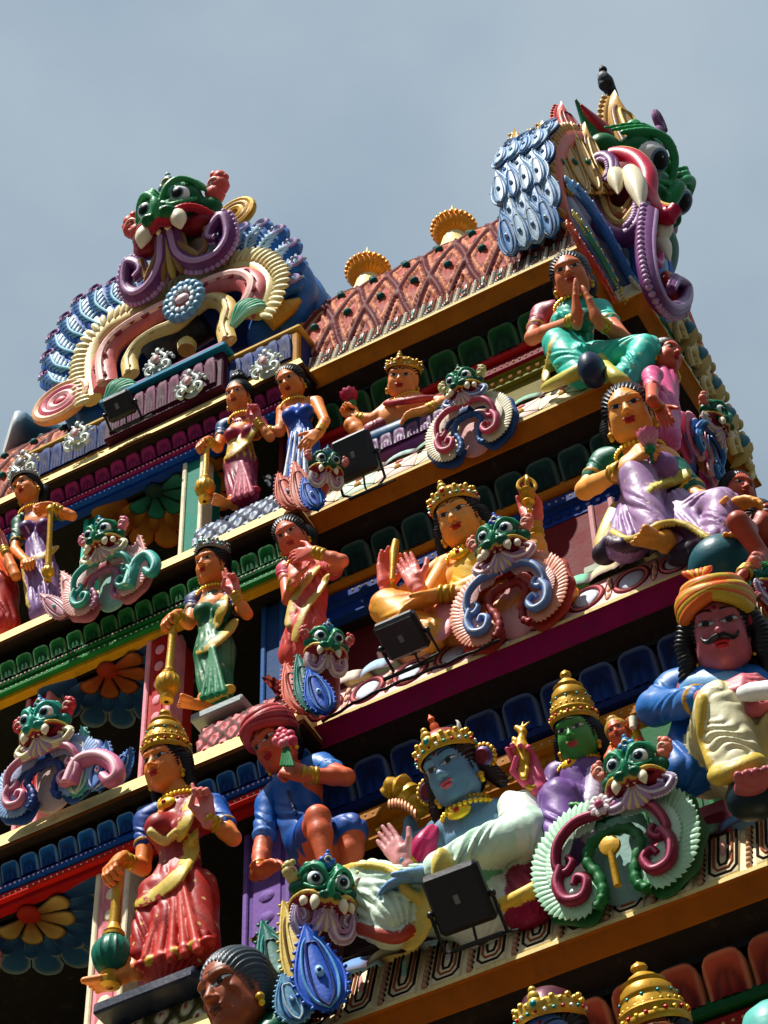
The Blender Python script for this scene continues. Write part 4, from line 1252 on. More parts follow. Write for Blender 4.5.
# --- lilac lady with the lotus
human('seated woman statue in lilac sari and green blouse holding a pink lotus at her chest', 6.40, .315, (629, 415, -.06), look=(0.20, -.86, -.42), up=(-.08, 0, 1), skin='skiny',
      torso=[(640, 449, .04), (652, 470, .06), (660, 497, .12), (664, 520, .16)], fwd=(.12, -1, -.1),
      arms=[K(p=[(606, 464, .05), (585, 490, .02), (622, 470, -.12)], hand=(.9, -.2, .35), palm=(.3, 1, 0), side=V3(0, 0, 1), pose='curl', sleeve=((16, 110, 84), .55, (190, 150, 60)), m=1.12),
            K(p=[(674, 474, .08), (698, 497, .06), (722, 512, .0)], hand=(1, -.3, -.3), palm=(0, .3, -1), side=LFT, pose='relax', sleeve=((16, 100, 78), .75, 'yellow'), m=1.12)],
      legs=[K(p=[(655, 525, .1), (638, 484, -.08), (662, 537, -.12)], bare=False, foot=(-.25, -1, -.35)),
            K(p=[(668, 525, .1), (722, 508, -.02), (722, 546, -.04)], bare=False, foot=(.7, -.8, -.3))],
      hair=K(balls=[((-.05, -.25, -.1), (.46, .3, .42)), ((.05, -.3, -.5), (.36, .2, .2))]),
      cloth=[('c', (646, 462, .03), .095, (658, 492, .08), .09, (140, 100, 150), K(flat=((0, -1, 0), .75))),
             ('e', (634, 470, -.03), .06, (20, 120, 90), K(k=.04)), ('e', (662, 468, -.02), .068, (140, 100, 150), K(k=.04)),
             ('c', (655, 522, .08), .10, (637, 478, -.08), .072, (166, 132, 172), K(fold=(.007, 6, 12))),
             ('c', (637, 478, -.08), .074, (655, 532, -.10), .065, (166, 132, 172), K(fold=(.008, 6, 10))),
             ('c', (630, 500, .0), .05, (628, 545, -.04), .085, (150, 116, 160), K(fold=(.012, 14, 4), flat=((0, -1, 0), .7))),
             ('c', (668, 522, .08), .10, (722, 506, -.02), .07, (170, 136, 176), K(fold=(.008, 6, 14))),
             ('c', (722, 508, -.02), .072, (718, 540, -.06), .06, (170, 136, 176), K(fold=(.008, 6, 12))),
             ('c', (676, 500, -.02), .05, (690, 540, -.05), .08, (170, 140, 180), K(fold=(.012, 12, 4), flat=((0, -1, 0), .6))),
             ('b', [(614, 505, .0), (606, 525, -.02), (600, 545, -.02)], [.016, .02, .022], (200, 176, 80), K(flat=((0, -1, 0), .27), fold=(.004, 5, 3))),
             ('b', [(608, 540, -.06), (628, 548, -.1), (645, 540, -.13), (662, 532, -.16), (678, 528, -.14), (700, 540, -.12), (716, 548, -.08)], [.026] * 7, (60, 26, 60), K(flat=((0, 0, 1), .6))),
             ('b', [(612, 532, -.07), (630, 540, -.11), (650, 530, -.14), (664, 524, -.17), (684, 524, -.14), (708, 538, -.12)], [.012] * 6, (200, 176, 80), K()),
             ('b', [(686, 474, -.0), (668, 482, -.07), (650, 488, -.06)], [.026, .03, .022], (204, 190, 90), K(flat=((0, -1, 0), .27), fold=(.004, 5, 3))),
             ('e', (606, 553, -.02), (.06, .05, .05), (44, 20, 48), K(k=.02)), ('e', (690, 552, -.06), (.10, .05, .05), (44, 20, 48), K(k=.02))],
      dots=(.06, .075, (214, 196, 150), [(166, 132, 172), (170, 136, 176)]))
def lotus_bud(label, c, d, R, cols, group=None, n=9):
    o = thing('lotus', label, 'lotus', c, group)
    d = nrm(d); X2 = nrm(np.cross(d, V3(.2, .3, 1))); Y2 = np.cross(d, X2)
    for layer, (op, nn, ln) in enumerate(((.9, n, 1.0), (.55, n, 1.1), (.2, 5, 1.05))):
        g = G()
        for k in range(nn):
            a = 2 * PI * (k + .5 * layer) / nn; rd = X2 * math.cos(a) + Y2 * math.sin(a); td = np.cross(d, rd)
            P_ = np.zeros((7, 6, 3)); C_ = np.zeros((7, 6, 3))
            for i in range(7):
                v = i / 6
                ax_ = c + d * R * ln * v + rd * R * op * math.sin(v * 1.7) * .6
                w = R * .34 * math.sin(PI * min(1, v * .86 + .1)) ** .8
                for j in range(6):
                    u_ = (j / 5 - .5) * 2
                    P_[i, j] = ax_ + td * w * u_ - rd * (u_ ** 2) * w * .35
                    C_[i, j] = lin(cols[0]) * (1 - v) + lin(cols[1]) * v
            g.grid(P_, C_)
        g.build('petal_layer', o)
    g = G(); g.tube([c - d * R * .8, c], R * .1, 'dgreen', n=8); g.ell(c, R * .3, 'green', n=8); g.build('stem', o)
    return o
lotus_bud('pink lotus flower held at the chest of the lilac sari statue', at(650, 449, 6.24), (.1, -.3, 1), .085, ('palepink', 'hotpink'))
o = thing('stone_ball', 'teal ball under the foot of the lilac sari statue at the ledge corner', 'ball', at(723, 562, 6.36))
s = S(at(723, 566, 6.34) - .2, at(723, 566, 6.34) + .2, .006); s.ell(at(723, 566, 6.34), (.135, .13, .12), (30, 90, 100)); s.build('ball', o, 'gloss_paint')

# --- praying lady
human('woman statue in aqua sari with palms pressed together sitting at the top corner', 6.68, .285, (571, 277, -.05), look=(0.20, -.84, -.42), up=(-.06, 0, 1), skin=(214, 120, 74),
      torso=[(574, 303, .04), (573, 321, .06), (575, 340, .12), (577, 360, .16)], fwd=(.12, -1, -.1), bangles=True,
      arms=[K(p=[(543, 315, .05), (532, 338, .0), (577, 319, -.14)], hand=(.22, -.35, 1), palm=(1, .3, .1), side=V3(0, 1, 0), pose='flat', sleeve=((170, 80, 96), .6, 'gold'), m=1.05, hl=1.1),
            K(p=[(600, 312, .06), (625, 340, .02), (598, 321, -.13)], hand=(-.12, -.35, 1), palm=(-1, -.3, .1), side=V3(0, 1, 0), pose='flat', sleeve=((60, 190, 170), .4, 'gold'), m=1.05, hl=1.1)],
      legs=[K(p=[(575, 365, .1), (562, 345, -.06), (590, 372, -.08)], bare=False),
            K(p=[(590, 365, .1), (648, 350, -.02), (628, 380, -.06)], bare=False)],
      hair=K(balls=[((0, -.3, -.1), (.42, .25, .4))], col=(26, 30, 34)),
      cloth=[('c', (573, 314, .03), .09, (575, 340, .08), .088, (40, 170, 150), K(flat=((0, -1, 0), .75), fold=(.007, 8, 6))),
             ('e', (562, 322, -.03), .055, (40, 170, 150), K(k=.04)), ('e', (585, 320, -.02), .058, (14, 110, 90), K(k=.04)),
             ('b', [(560, 318, -.04), (566, 335, -.09), (580, 350, -.10)], [.03, .045, .03], (60, 200, 180), K(fold=(.008, 6, 9))),
             ('c', (575, 360, .08), .10, (560, 344, -.04), .078, (60, 190, 170), K(fold=(.009, 6, 12))),
             ('c', (560, 346, -.05), .078, (580, 374, -.08), .07, (60, 190, 170), K(fold=(.009, 6, 12))),
             ('c', (590, 362, .06), .09, (646, 350, -.02), .07, (60, 190, 170), K(fold=(.009, 6, 12))),
             ('c', (646, 352, -.03), .07, (625, 378, -.08), .06, (66, 196, 176), K(fold=(.009, 6, 12))),
             ('b', [(553, 340, .0), (548, 362, .0), (545, 380, .0)], [.012, .014, .014], (196, 176, 80), K(flat=((0, -1, 0), .27), fold=(.004, 5, 3))),
             ('b', [(545, 388, -.02), (560, 380, -.08), (578, 372, -.12), (590, 362, -.14)], [.02, .026, .03, .02], (200, 190, 90), K()),
             ('b', [(600, 360, -.1), (610, 372, -.12), (625, 384, -.1)], [.03, .03, .03], (200, 190, 90), K())],
      dots=(.075, .07, (210, 190, 140), [(60, 190, 170), (66, 196, 176)]))
o = thing('slipper', 'dark blue upturned slipper sole poking over the ledge edge beneath the praying statue', 'slipper', at(593, 372, 6.55))
s = S(at(593, 372, 6.55) - .18, at(593, 372, 6.55) + .18, .005)
s.ell(at(592, 370, 6.53), (.062, .08, .095), (30, 50, 76)); s.build('sole', o, 'gloss_paint')

# --- crowned child
human('reclining chubby child statue with gold crown on a blue bed', 6.86, .225, (403, 380, -.06), look=(0.17, -.8, -.5), up=(.2, 0, 1), skin=(236, 150, 84), wide=1.12, thick=1.15,
      torso=[(407, 398, .0), (405, 410, .0), (393, 418, .0), (384, 424, .02)], fwd=(-.1, -1, -.2), female=False,
      arms=[K(p=[(424, 404, .0), (446, 402, -.02), (428, 410, -.08)], hand=(-1, -.2, .0), palm=(0, .2, -1), side=V3(0, 0, 1), pose='relax', m=1.2),
            K(p=[(390, 408, .0), (372, 420, -.04), (358, 418, -.06)], hand=(-.6, -.2, .6), palm=(.5, -.5, 0), side=V3(0, 0, 1), pose='grip', m=1.15)],
      legs=[K(p=[(384, 428, .04), (352, 425, -.06), (368, 440, -.04)], foot=(-.6, -.5, -.3), m=1.0)],
      hair=K(), crown=K(kind='band', h=.34, z=.26, col='gold', cap='gold', gem='red'),
      cloth=[('b', [(385, 404, -.06), (400, 402, -.1), (420, 399, -.08), (436, 398, -.02)], [.012, .014, .014, .012], (160, 40, 50), K(fold=(.004, 4, 20))),
             ('c', (384, 426, .0), .05, (372, 432, -.02), .05, (150, 60, 70), K(fold=(.004, 5, 12)))])
lotus_bud('dark pink lotus bud held up by the crowned child statue', at(352, 404, 6.78), (-.15, -.2, 1), .085, ((120, 10, 50), (200, 40, 90)))
o = thing('bed', 'dark blue bolster bed under the crowned child statue', 'bed', at(405, 432, 6.84))
g = G(); a0, a1 = at(368, 446, 6.84), at(446, 417, 6.84)
g.tube(smooth_path([at(366, 448, 6.86), at(400, 434, 6.84), at(450, 413, 6.86)], 6), [.05] + [.066] * 11 + [.05], (24, 80, 120), n=18)
g.build('bolster', o, 'gloss_paint')
g = G(); g.box((a0[0] - .05, 6.80, a0[2] - .16), (a1[0] + .1, 6.99, a0[2] - .045), (110, 50, 110), bev=.01); petal_row(g, (a0[0] - .05, 6.79), (a1[0] + .1, 6.79), (0, -1), a0[2] - .05, a0[2] - .15, .012, .002, .07, ((120, 60, 120), (150, 100, 150), (60, 20, 60)), amp=.01)
g.build('base', o)
# --- mustached man in the turban
def ex15(root, Q_, P, fr, H):
    X_, F_, U_ = fr
    g = G()
    for sx in (-1, 1):
        g.tube(smooth_path([P(0, .44, -.165), P(sx * .07, .43, -.185), P(sx * .14, .39, -.205), P(sx * .19, .35, -.17), P(sx * .215, .33, -.12)], 4),
               list(np.array([.022] + [.034] * 5 + [.03] * 4 + [.024] * 3 + [.016] * 3 + [.008])[:17] * H), (14, 10, 10), n=8)
    g.build('moustache', root, 'gloss_paint')
    g = G()
    for k in range(7):
        a = (k - 3) * .3
        b0 = P(-.12, .1, .60)
        g.tube(smooth_path([b0, b0 + (U_ * .1 + X_ * math.sin(a) * .1 + F_ * .05) * H, b0 + (U_ * .2 + X_ * math.sin(a) * .22) * H], 4), [.03 * H] * 4 + [.036 * H] * 4 + [.014 * H], 'yellow' if k % 2 else 'orange', n=8)
    g.build('plume', root)
CURL = [([(-.36, 0, .15), (-.44, 0, -.05), (-.42, 0, -.25), (-.47, 0, -.45), (-.42, .02, -.62)], [.12, .11, .12, .10, .09]),
        ([(-.30, -.15, .1), (-.34, -.2, -.3), (-.32, -.2, -.6)], [.14, .14, .12]),
        ([(.36, 0, .15), (.44, 0, -.05), (.42, 0, -.25), (.47, 0, -.45), (.42, .02, -.62)], [.12, .11, .12, .10, .09]),
        ([(.30, -.15, .1), (.34, -.2, -.3), (.32, -.2, -.6)], [.14, .14, .12])]
human('moustached man statue in orange turban, blue coat and cream trousers at the corner', 6.12, .345, (721, 634, -.10), look=(0.22, -.86, -.42), up=(0, 0, 1), skin=(184, 96, 102), female=False,
      torso=[(718, 673, .0), (716, 695, .03), (712, 730, .12), (712, 765, .18)], fwd=(.12, -1, -.1), thick=1.12, headopt=K(lips=(180, 30, 40)),
      arms=[K(p=[(676, 692, .02), (655, 708, -.02), (712, 698, -.20)], hand=(1, -.05, .05), palm=(.0, .9, -.3), side=V3(0, 0, 1), pose='curl', sleeve=((40, 110, 180), 1.75, 'gold'), m=1.2, bangle=False, hcol=(206, 110, 120)),
            K(p=[(760, 690, .04), (790, 720, .0), (762, 705, -.16)], hand=(-1, -.1, .1), palm=(.0, .9, -.3), side=V3(0, 0, 1), pose='grip', sleeve=((40, 110, 180), 1.6, 'gold'), m=1.2, bangle=False, hcol=(206, 110, 120))],
      legs=[K(p=[(712, 770, .1), (722, 708, -.16), (745, 785, -.14)], bare=False, foot=(.55, -1, -.3), m=1.15)],
      hair=K(locks=CURL, part=False), crown=K(kind='turban', cols=((226, 110, 40), (206, 170, 50)), z=.30, wraps=6), necklace=False,
      cloth=[('c', (717, 688, .0), .13, (712, 740, .10), .14, (40, 110, 180), K(flat=((0, -1, 0), .75), fold=(.006, 8, 6))),
             ('c', (690, 730, .05), .07, (684, 775, .02), .09, (34, 100, 176), K(fold=(.008, 8, 5))),
             ('c', (695, 690, -.05), .05, (740, 688, -.05), .05, (120, 170, 210), K(k=.05)),
             ('c', (712, 765, .10), .12, (722, 708, -.16), .088, (216, 206, 150), K(fold=(.008, 5, 12))),
             ('c', (722, 708, -.16), .092, (740, 768, -.15), .080, (222, 216, 180), K(fold=(.011, 3, 20))),
             ('b', [(702, 700, -.10), (704, 735, -.10), (715, 770, -.12)], [.02, .022, .02], (200, 170, 70), K()),
             ('b', [(716, 776, -.20), (735, 772, -.24), (758, 762, -.2)], [.03, .03, .03], (200, 176, 80), K(fold=(.005, 5, 9))),
             ('c', (740, 770, .1), .12, (800, 720, -.10), .09, (216, 206, 150), K(fold=(.01, 5, 14)))], extras=ex15)
held('scroll', 'white rolled scroll held at the chest of the moustached statue', 'scroll', [(742, 694, -.22), (752, 692, -.24), (800, 686, -.26)], [.026, .034, .034], 'white', 6.12, mat='painted_plaster')
o = thing('slipper', 'dark round sole under the foot of the moustached statue', 'slipper', at(757, 793, 6.0))
s = S(at(757, 793, 6.0) - .18, at(757, 793, 6.0) + .18, .006); s.ell(at(755, 796, 5.98), (.10, .08, .085), (16, 40, 46)); s.build('sole', o, 'gloss_paint')

# --- green goddess
human('green faced goddess statue in purple sari with tall gold crown beside the ledge monster', 6.20, .245, (577, 735, -.02), look=(0.02, -.85, -.4), up=(.04, 0, 1), skin=(60, 140, 56), headopt=K(lips=(180, 60, 50), brow=(10, 20, 10)),
      torso=[(580, 762, .05), (583, 782, .06), (585, 806, .10), (586, 830, .12)], fwd=(-.1, -1, -.1), necklace='pendant',
      arms=[K(p=[(558, 775, .06), (545, 800, .04), (560, 815, -.06)], hand=(1, -.3, -.2), palm=(0, .3, -1), side=V3(0, 0, 1), pose='relax', sleeve=((120, 84, 150), 1.4, 'gold'))],
      hair=K(locks=[([(.33, -.1, 0), (.42, -.12, -.5), (.5, -.12, -.8)], [.13, .12, .1]), ([(-.33, -.1, 0), (-.4, -.12, -.5)], [.13, .1])]), crown=K(kind='tall', h=1.0, r=1.02),
      cloth=[('c', (582, 776, .04), .085, (586, 815, .08), .09, (120, 84, 150), K(flat=((0, -1, 0), .8), fold=(.007, 8, 8))),
             ('c', (588, 820, .06), .09, (560, 800, -.06), .075, (128, 92, 158), K(fold=(.008, 6, 10))),
             ('c', (560, 800, -.06), .075, (566, 846, -.06), .08, (124, 88, 154), K(fold=(.009, 8, 8))),
             ('b', [(596, 772, .0), (592, 800, -.06), (588, 836, -.08)], [.028, .03, .034], (196, 180, 200), K(fold=(.004, 6, 5)))])
human('small orange child statue with raised arm behind the ledge monster', 6.16, .125, (618, 733, -.04), look=(0.12, -.9, -.3), up=(-.2, 0, 1), skin=(220, 100, 50), female=False,
      torso=[(622, 744, .0), (624, 752, .0), (626, 760, .02), (627, 770, .02)], arms=[K(p=[(630, 748, .0), (641, 744, -.01), (636, 732, -.03)], hand=(-.1, -.2, 1), palm=(0, -1, 0), side=LFT, pose='grip', m=1.1),
      K(p=[(614, 750, .0), (608, 758, -.02), (618, 756, -.04)], hand=(1, -.2, .2), palm=(0, 1, 0), side=V3(0, 0, 1), pose='relax', m=1.1)],
      hair=K(balls=[((0, 0, .5), (.2, .2, .16))], col=(180, 140, 60), part=False), necklace=True, thick=1.1, hb=.0045, cloth=[('c', (626, 760, .0), .045, (626, 775, .0), .055, (210, 180, 90), K(fold=(.004, 6, 6)))], cloth_h=.0045)
held('ladle', 'small white butter ball on a stick in the raised hand of the orange child', 'stick', [(633, 728, -.06), (633, 718, -.06)], [.012, .016], 'ivory', 6.16, mat='painted_plaster')

# --- blue deity
def ex13(root, Q_, P, fr, H):
    X_, F_, U_ = fr
    for sx in (-1, 1):
        g = G()                            # gold halo rosette behind the ear
        c = P(sx * .44, -.08, -.02)
        for k in range(18):
            a = 2 * PI * k / 18
            g.ell(c + (X_ * math.cos(a) + U_ * math.sin(a)) * .17 * H, .035 * H, 'gold', n=6)
        g.lathe([(.0, .02), (.10 * H, .02), (.13 * H, .012), (.16 * H, 0)], [(120, 20, 30), (120, 20, 30), (30, 60, 140), 'gold'], c, F_, n=20)
        g.build('ear_rosette', root, 'gilt')
    g = G()                                # crescent on the crown
    g.tube([P(.25 + .12 * math.cos(a), .05, .52 + .1 * math.sin(a)) for a in np.linspace(-2.6, .6, 12)], list(.035 * H * np.sin(np.linspace(.15, PI - .15, 12))), 'white', n=8)
    g.build('crescent', root)
    g = G(); g.lathe([(.0, .0), (.06 * H, .02 * H), (.06 * H, .10 * H), (.03 * H, .16 * H), (.05 * H, .2 * H), (.0, .28 * H)], 'orange', P(.02, .0, .60), U_, n=12); g.build('topknot', root)
human('blue faced deity statue with gold crown, white draped shawl and open palm raised', 6.14, .315, (453, 772, -.06), look=(-0.08, -.83, -.42), up=(-.10, 0, 1), skin=(104, 140, 166), female=False,
      headopt=K(lips=(190, 70, 90), bindi=True, mark=None), torso=[(470, 808, .02), (478, 836, .05), (482, 866, .10), (482, 895, .14)], fwd=(-.15, -1, -.1), thick=1.08,
      arms=[K(p=[(436, 842, .05), (418, 880, .0), (404, 862, -.10)], hand=(-.45, -.1, 1), palm=(-.1, -1, -.1), side=RGT, pose='open', hcol=(206, 140, 140), hl=.88),
            K(p=[(440, 832, .12), (412, 845, .14), (410, 822, .12)], bangle=False),
            K(p=[(510, 818, .06), (528, 838, .02), (432, 872, -.14)], hand=(-1, -.05, .02), palm=(0, .3, -1), side=V3(0, -.3, 1), pose='relax', m=1.1, hcol=(120, 160, 200)),
            K(p=[(512, 815, .12), (538, 812, .08), (536, 784, .0)], hand=(-.25, -.1, 1), palm=(.1, -1, 0), side=LFT, pose='curl', hcol=(214, 90, 120), m=1.05)],
      hair=K(locks=[([(-.34, -.1, .1), (-.46, -.1, -.3), (-.5, -.1, -.6)], [.12, .1, .08]), ([(.34, -.15, 0), (.5, -.15, -.4)], [.13, .1])], col=(40, 22, 18)), crown=K(kind='band', h=.40, z=.24, col=(206, 160, 50), cap=(150, 60, 40), gem='teal'),
      cloth=[('c', (488, 880, .10), .13, (486, 915, .06), .14, (226, 232, 214), K(flat=((0, -1, 0), .8), fold=(.008, 10, 6))),
             ('c', (480, 905, .04), .12, (372, 898, -.04), .125, (206, 228, 204), K(fold=(.02, 22, 1))),
             ('c', (372, 898, -.04), .12, (392, 922, -.06), .10, (216, 234, 212), K(k=.05, fold=(.016, 20, 2))),
             ('c', (518, 810, .03), .075, (528, 838, -.02), .085, (226, 236, 222), K(k=.03, fold=(.012, 6, 9))),
             ('c', (528, 832, -.02), .09, (440, 868, -.14), .062, (206, 232, 212), K(k=.03, fold=(.014, 6, 16))),
             ('c', (500, 850, .0), .07, (470, 890, -.04), .06, (100, 180, 130), K(k=.03, fold=(.008, 5, 8))),
             ('b', [(446, 862, -.17), (440, 876, -.17)], [.05, .05], (226, 204, 110), K(flat=((1, 0, 0), .4))),
             ('b', [(432, 888, -.12), (424, 915, -.13), (412, 940, -.12)], [.036, .042, .045], (226, 204, 110), K(flat=((0, -1, 0), .3))),
             ('b', [(338, 872, -.02), (362, 866, -.1), (395, 872, -.14), (405, 890, -.16), (420, 900, -.15)], [.014] * 5, (220, 190, 90), K(fold=(.004, 3, 14))),
             ('b', [(352, 926, -.02), (372, 932, -.1), (395, 938, -.12), (410, 930, -.13)], [.02] * 4, (176, 60, 40), K()),
             ('c', (515, 860, .06), .06, (530, 905, .04), .10, (160, 24, 70), K(fold=(.014, 12, 3), flat=((0, -1, 0), .7))),
             ('b', [(500, 905, -.03), (525, 895, -.06), (548, 880, -.02)], [.02, .024, .02], (226, 190, 80), K()),
             ('b', [(433, 830, -.0), (424, 845, -.02), (418, 862, -.0)], [.02, .04, .03], (190, 40, 100), K(fold=(.006, 6, 6)))], extras=ex13, necklace='pendant')
o = thing('cobra_hood', 'gold fluted conch shaped trumpet at the raised back hand of the blue faced deity', 'ornament', at(397, 795, 6.2))
g = G(); g.tube(smooth_path([at(386, 796, 6.18), at(392, 789, 6.17), at(403, 790, 6.18), at(412, 800, 6.2), at(420, 815, 6.22)], 5), list(np.interp(np.linspace(0, 1, 21), [0, .2, .5, .8, 1], [.025, .04, .055, .04, .025])), 'gold', n=16, ribs=5, ramp=.16)
for k in range(9):
    g.ell(at(390 + k * 3.2, 800 + k * 1.2 + (k - 4) ** 2 * .3, 6.12), (.010, .01, .03), (150, 90, 40), n=6)
g.build('shell', o, 'gilt'); o.name = 'conch'
o = thing('deer_figurine', 'tiny gold leaping deer above the pink palm of the blue faced deity', 'figurine', at(523, 765, 6.14))
s = S(at(522, 745, 6.1) - .2, at(522, 745, 6.1) + .2, .004)
q = lambda x, y, d=0: at(x, y, 6.10 + d)
s.chain([q(524, 762), q(522, 750), q(521, 742)], [.022, .028, .02], 'gold', .015); s.chain([q(521, 742), q(523, 732), q(517, 728)], [.016, .014, .012], 'gold', .01)
for dx in (-3, 3): s.chain([q(524, 762), q(524 + dx, 770), q(524 + dx * .5, 778)], [.014, .01, .008], 'gold', .008); s.chain([q(522, 744), q(514, 742 + dx), q(513, 750 + dx)], [.01, .008, .006], 'gold', .008)
for dx in (-3, 3): s.chain([q(522, 729), q(526 + dx, 722)], [.007, .004], 'gold', .006)
s.build('deer', o, 'gilt')

# --- man in blue shirt
human('man statue in blue shirt and red turban leaning forward with his hand to his mouth', 6.18, .27, (276, 745, -.06), look=(-0.23, -.75, -.45), up=(-.12, 0, 1), skin=(206, 100, 60), female=False,
      torso=[(290, 772, .02), (298, 795, .05), (305, 822, .10), (312, 845, .14)], fwd=(-.25, -1, -.1), thick=1.05, necklace=False, headopt=K(bindi=False),
      arms=[K(p=[(270, 805, .04), (262, 850, .02), (259, 874, -.02)], hand=(.9, -.4, -.2), palm=(0, .2, -1), side=V3(0, -1, .3), pose='relax', sleeve=((30, 100, 180), .7, (60, 130, 200)), m=1.1, bcol=(200, 120, 40)),
            K(p=[(322, 768, .06), (346, 777, -.02), (303, 775, -.12)], hand=(-.8, -.1, .7), palm=(-.3, .9, 0), side=V3(0, 0, 1), pose='grip', sleeve=((40, 110, 185), .45, (60, 130, 200)), m=1.1)],
      legs=[K(p=[(312, 850, .1), (318, 818, -.12), (326, 868, -.10)], m=1.05), K(p=[(325, 850, .1), (352, 838, -.02), (350, 880, .0)], m=1.05)],
      hair=K(part=False), crown=K(kind='turban', cols=((170, 40, 50), (190, 70, 70)), z=.28, wraps=5),
      cloth=[('c', (292, 786, .02), .09, (306, 832, .08), .10, (28, 96, 176), K(flat=((0, -1, 0), .8), fold=(.007, 6, 9))),
             ('c', (310, 845, .1), .09, (316, 828, -.04), .066, (24, 80, 160), K(fold=(.007, 5, 8))),
             ('c', (325, 845, .1), .09, (350, 832, -.02), .068, (24, 80, 160), K(fold=(.007, 5, 8))),
             ('b', [(287, 790, -.07), (296, 815, -.06)], [.006, .006], (14, 50, 110), K(k=.004))])
o = thing('bouquet', 'pink and green flower bunch held to the face of the blue shirted statue', 'flowers', at(284, 748, 6.0))
g = G()
for k in range(10):
    a = 2.4 * k; r_ = .012 * k ** .5
    c = at(285 + 9 * math.cos(a) * (k / 10) ** .5, 738 + 8 * math.sin(a) * (k / 10) ** .5, 5.985)
    g.ell(c, .022, (200, 60, 90) if k % 3 else (220, 120, 130), n=8)
for k in range(5):
    g.tube([at(286, 745, 6.0), at(281 + k * 3, 766, 5.99)], [.012, .006], 'green', n=6)
g.build('blossom', o)

# --- grey haired head at the bottom, crowns along the bottom edge
human('dark brown old man statue with combed grey hair in profile at the bottom edge', 5.95, .36, (236, 994, -.10), look=(-.30, -.85, -.30), up=(-.05, 0, 1), skin=(150, 78, 46), female=False,
      headopt=K(old=True, bindi=False, lips=(90, 36, 26), brow=(30, 26, 26)), torso=[(262, 1034, .05), (270, 1062, .08), (274, 1100, .1), (276, 1140, .12)], fwd=(-.5, -1, 0), necklace=False,
      arms=[K(p=[(300, 1045, .05), (320, 1090, .05), (300, 1120, 0)]), K(p=[(225, 1050, .05), (215, 1090, .05), (230, 1120, 0)])],
      hair=K(col=(74, 84, 92), part=False, balls=[((0, -.32, .0), (.34, .22, .34))]), bangles=False,
      cloth=[('c', (262, 1050, .04), .15, (274, 1110, .1), .16, (14, 90, 60), K(flat=((0, -1, 0), .8))), ('c', (274, 1110, .1), .16, (272, 1225, .12), .2, (14, 80, 54), K(fold=(.012, 16, 3))), ('b', [(300, 1012, .0), (280, 1024, -.04), (262, 1040, -.08)], [.04, .04, .04], (20, 110, 80), K())])
human('blue deity statue with gold and white jewelled crown, cut off by the bottom edge', 5.98, .31, (556, 1044, -.06), look=(0.02, -.85, -.4), up=(0, 0, 1), skin=(90, 120, 170), female=False,
      torso=[(556, 1080, .04), (558, 1100, .05), (560, 1130, .08), (560, 1160, .1)], hair=K(), crown=K(kind='band', h=.42, z=.27, col=(206, 170, 70), cap=(90, 30, 50), gem='teal'),
      arms=[K(p=[(590, 1090, .05), (600, 1120, .05), (590, 1150, 0)]), K(p=[(525, 1100, .05), (515, 1130, .05), (530, 1160, 0)])], bangles=False, cloth=[('c', (560, 1140, .07), .13, (560, 1265, .1), .2, (206, 170, 60), K(fold=(.012, 16, 3)))])
human('goddess statue in tall gold crown with red trim, cut off by the bottom edge', 5.98, .30, (662, 1046, -.06), look=(0.02, -.85, -.4), up=(-.05, 0, 1), skin=(214, 120, 70),
      torso=[(652, 1075, .04), (654, 1100, .05), (656, 1130, .08), (656, 1160, .1)], hair=K(locks=[([(.33, -.1, 0), (.42, -.12, -.5)], [.13, .12])]), crown=K(kind='tall', h=.82, r=1.05),
      arms=[K(p=[(685, 1090, .05), (695, 1120, .05), (680, 1150, 0)]), K(p=[(620, 1100, .05), (610, 1130, .05), (625, 1160, 0)])], bangles=False, cloth=[('c', (655, 1100, .05), .12, (656, 1150, .07), .13, (150, 40, 60), K()), ('c', (656, 1150, .07), .13, (656, 1240, .1), .2, (170, 50, 70), K(fold=(.012, 16, 3)))])
o = thing('finial', 'mint green domed finial at the bottom right corner', 'finial', at(765, 1010, 5.9))
g = G(); g.lathe([(.0, .16), (.05, .15), (.09, .11), (.105, .05), (.10, .0), (.12, -.02), (.12, -.05), (.09, -.07), (.09, -.3), (.16, -.42), (.16, -.9)], (100, 180, 170), at(778, 1050, 5.86), (0, 0, 1), n=28); g.build('dome', o, 'gloss_paint')

# --- side face figures (they sit on the ledges of the +x face)
def side_human(label, px, py, X, H, look, cloth, skin, arm=None, hair=(14, 12, 14), tors=((4, 22), (6, 40), (8, 60), (8, 80)), **kw):
    """as human, but every point lies near the plane x = X"""
    global at
    keep = at
    at = lambda a, b, Y, X=X: atx(a, b, X + (Y - 0.0))
    try:
        r_ = human(label, 0.0, H, (px, py, .02), look=look, skin=skin, torso=[(px + a, py + b, -.02) for a, b in tors], arms=arm or (), fwd=(1, -.2, 0), hair=K(col=hair, part=False, balls=[((0, -.3, 0), (.4, .25, .4))]), cloth=cloth, **kw)
    finally:
        at = keep
    return r_
side_human('woman statue in pink with dark hair on the right face, next to the praying statue', 666, 357, -2.12, .21, (.9, -.35, -.2), [('c', (662, 382, -.02), .07, (660, 412, -.02), .085, (214, 90, 140), K(fold=(.008, 10, 5))), ('c', (660, 412, 0), .085, (664, 440, .02), .07, (220, 110, 160), K(fold=(.01, 10, 4)))],
           (206, 96, 60), arm=[K(p=[(652, 376, .04), (652, 400, .08), (660, 408, .08)], hand=(.2, -.2, -1), palm=(0, .5, 0), side=V3(0, 1, 0), pose='relax', sleeve=((214, 90, 140), .5, 'gold'))], tors=((-2, 17), (-4, 30), (-4, 44), (-4, 60)))
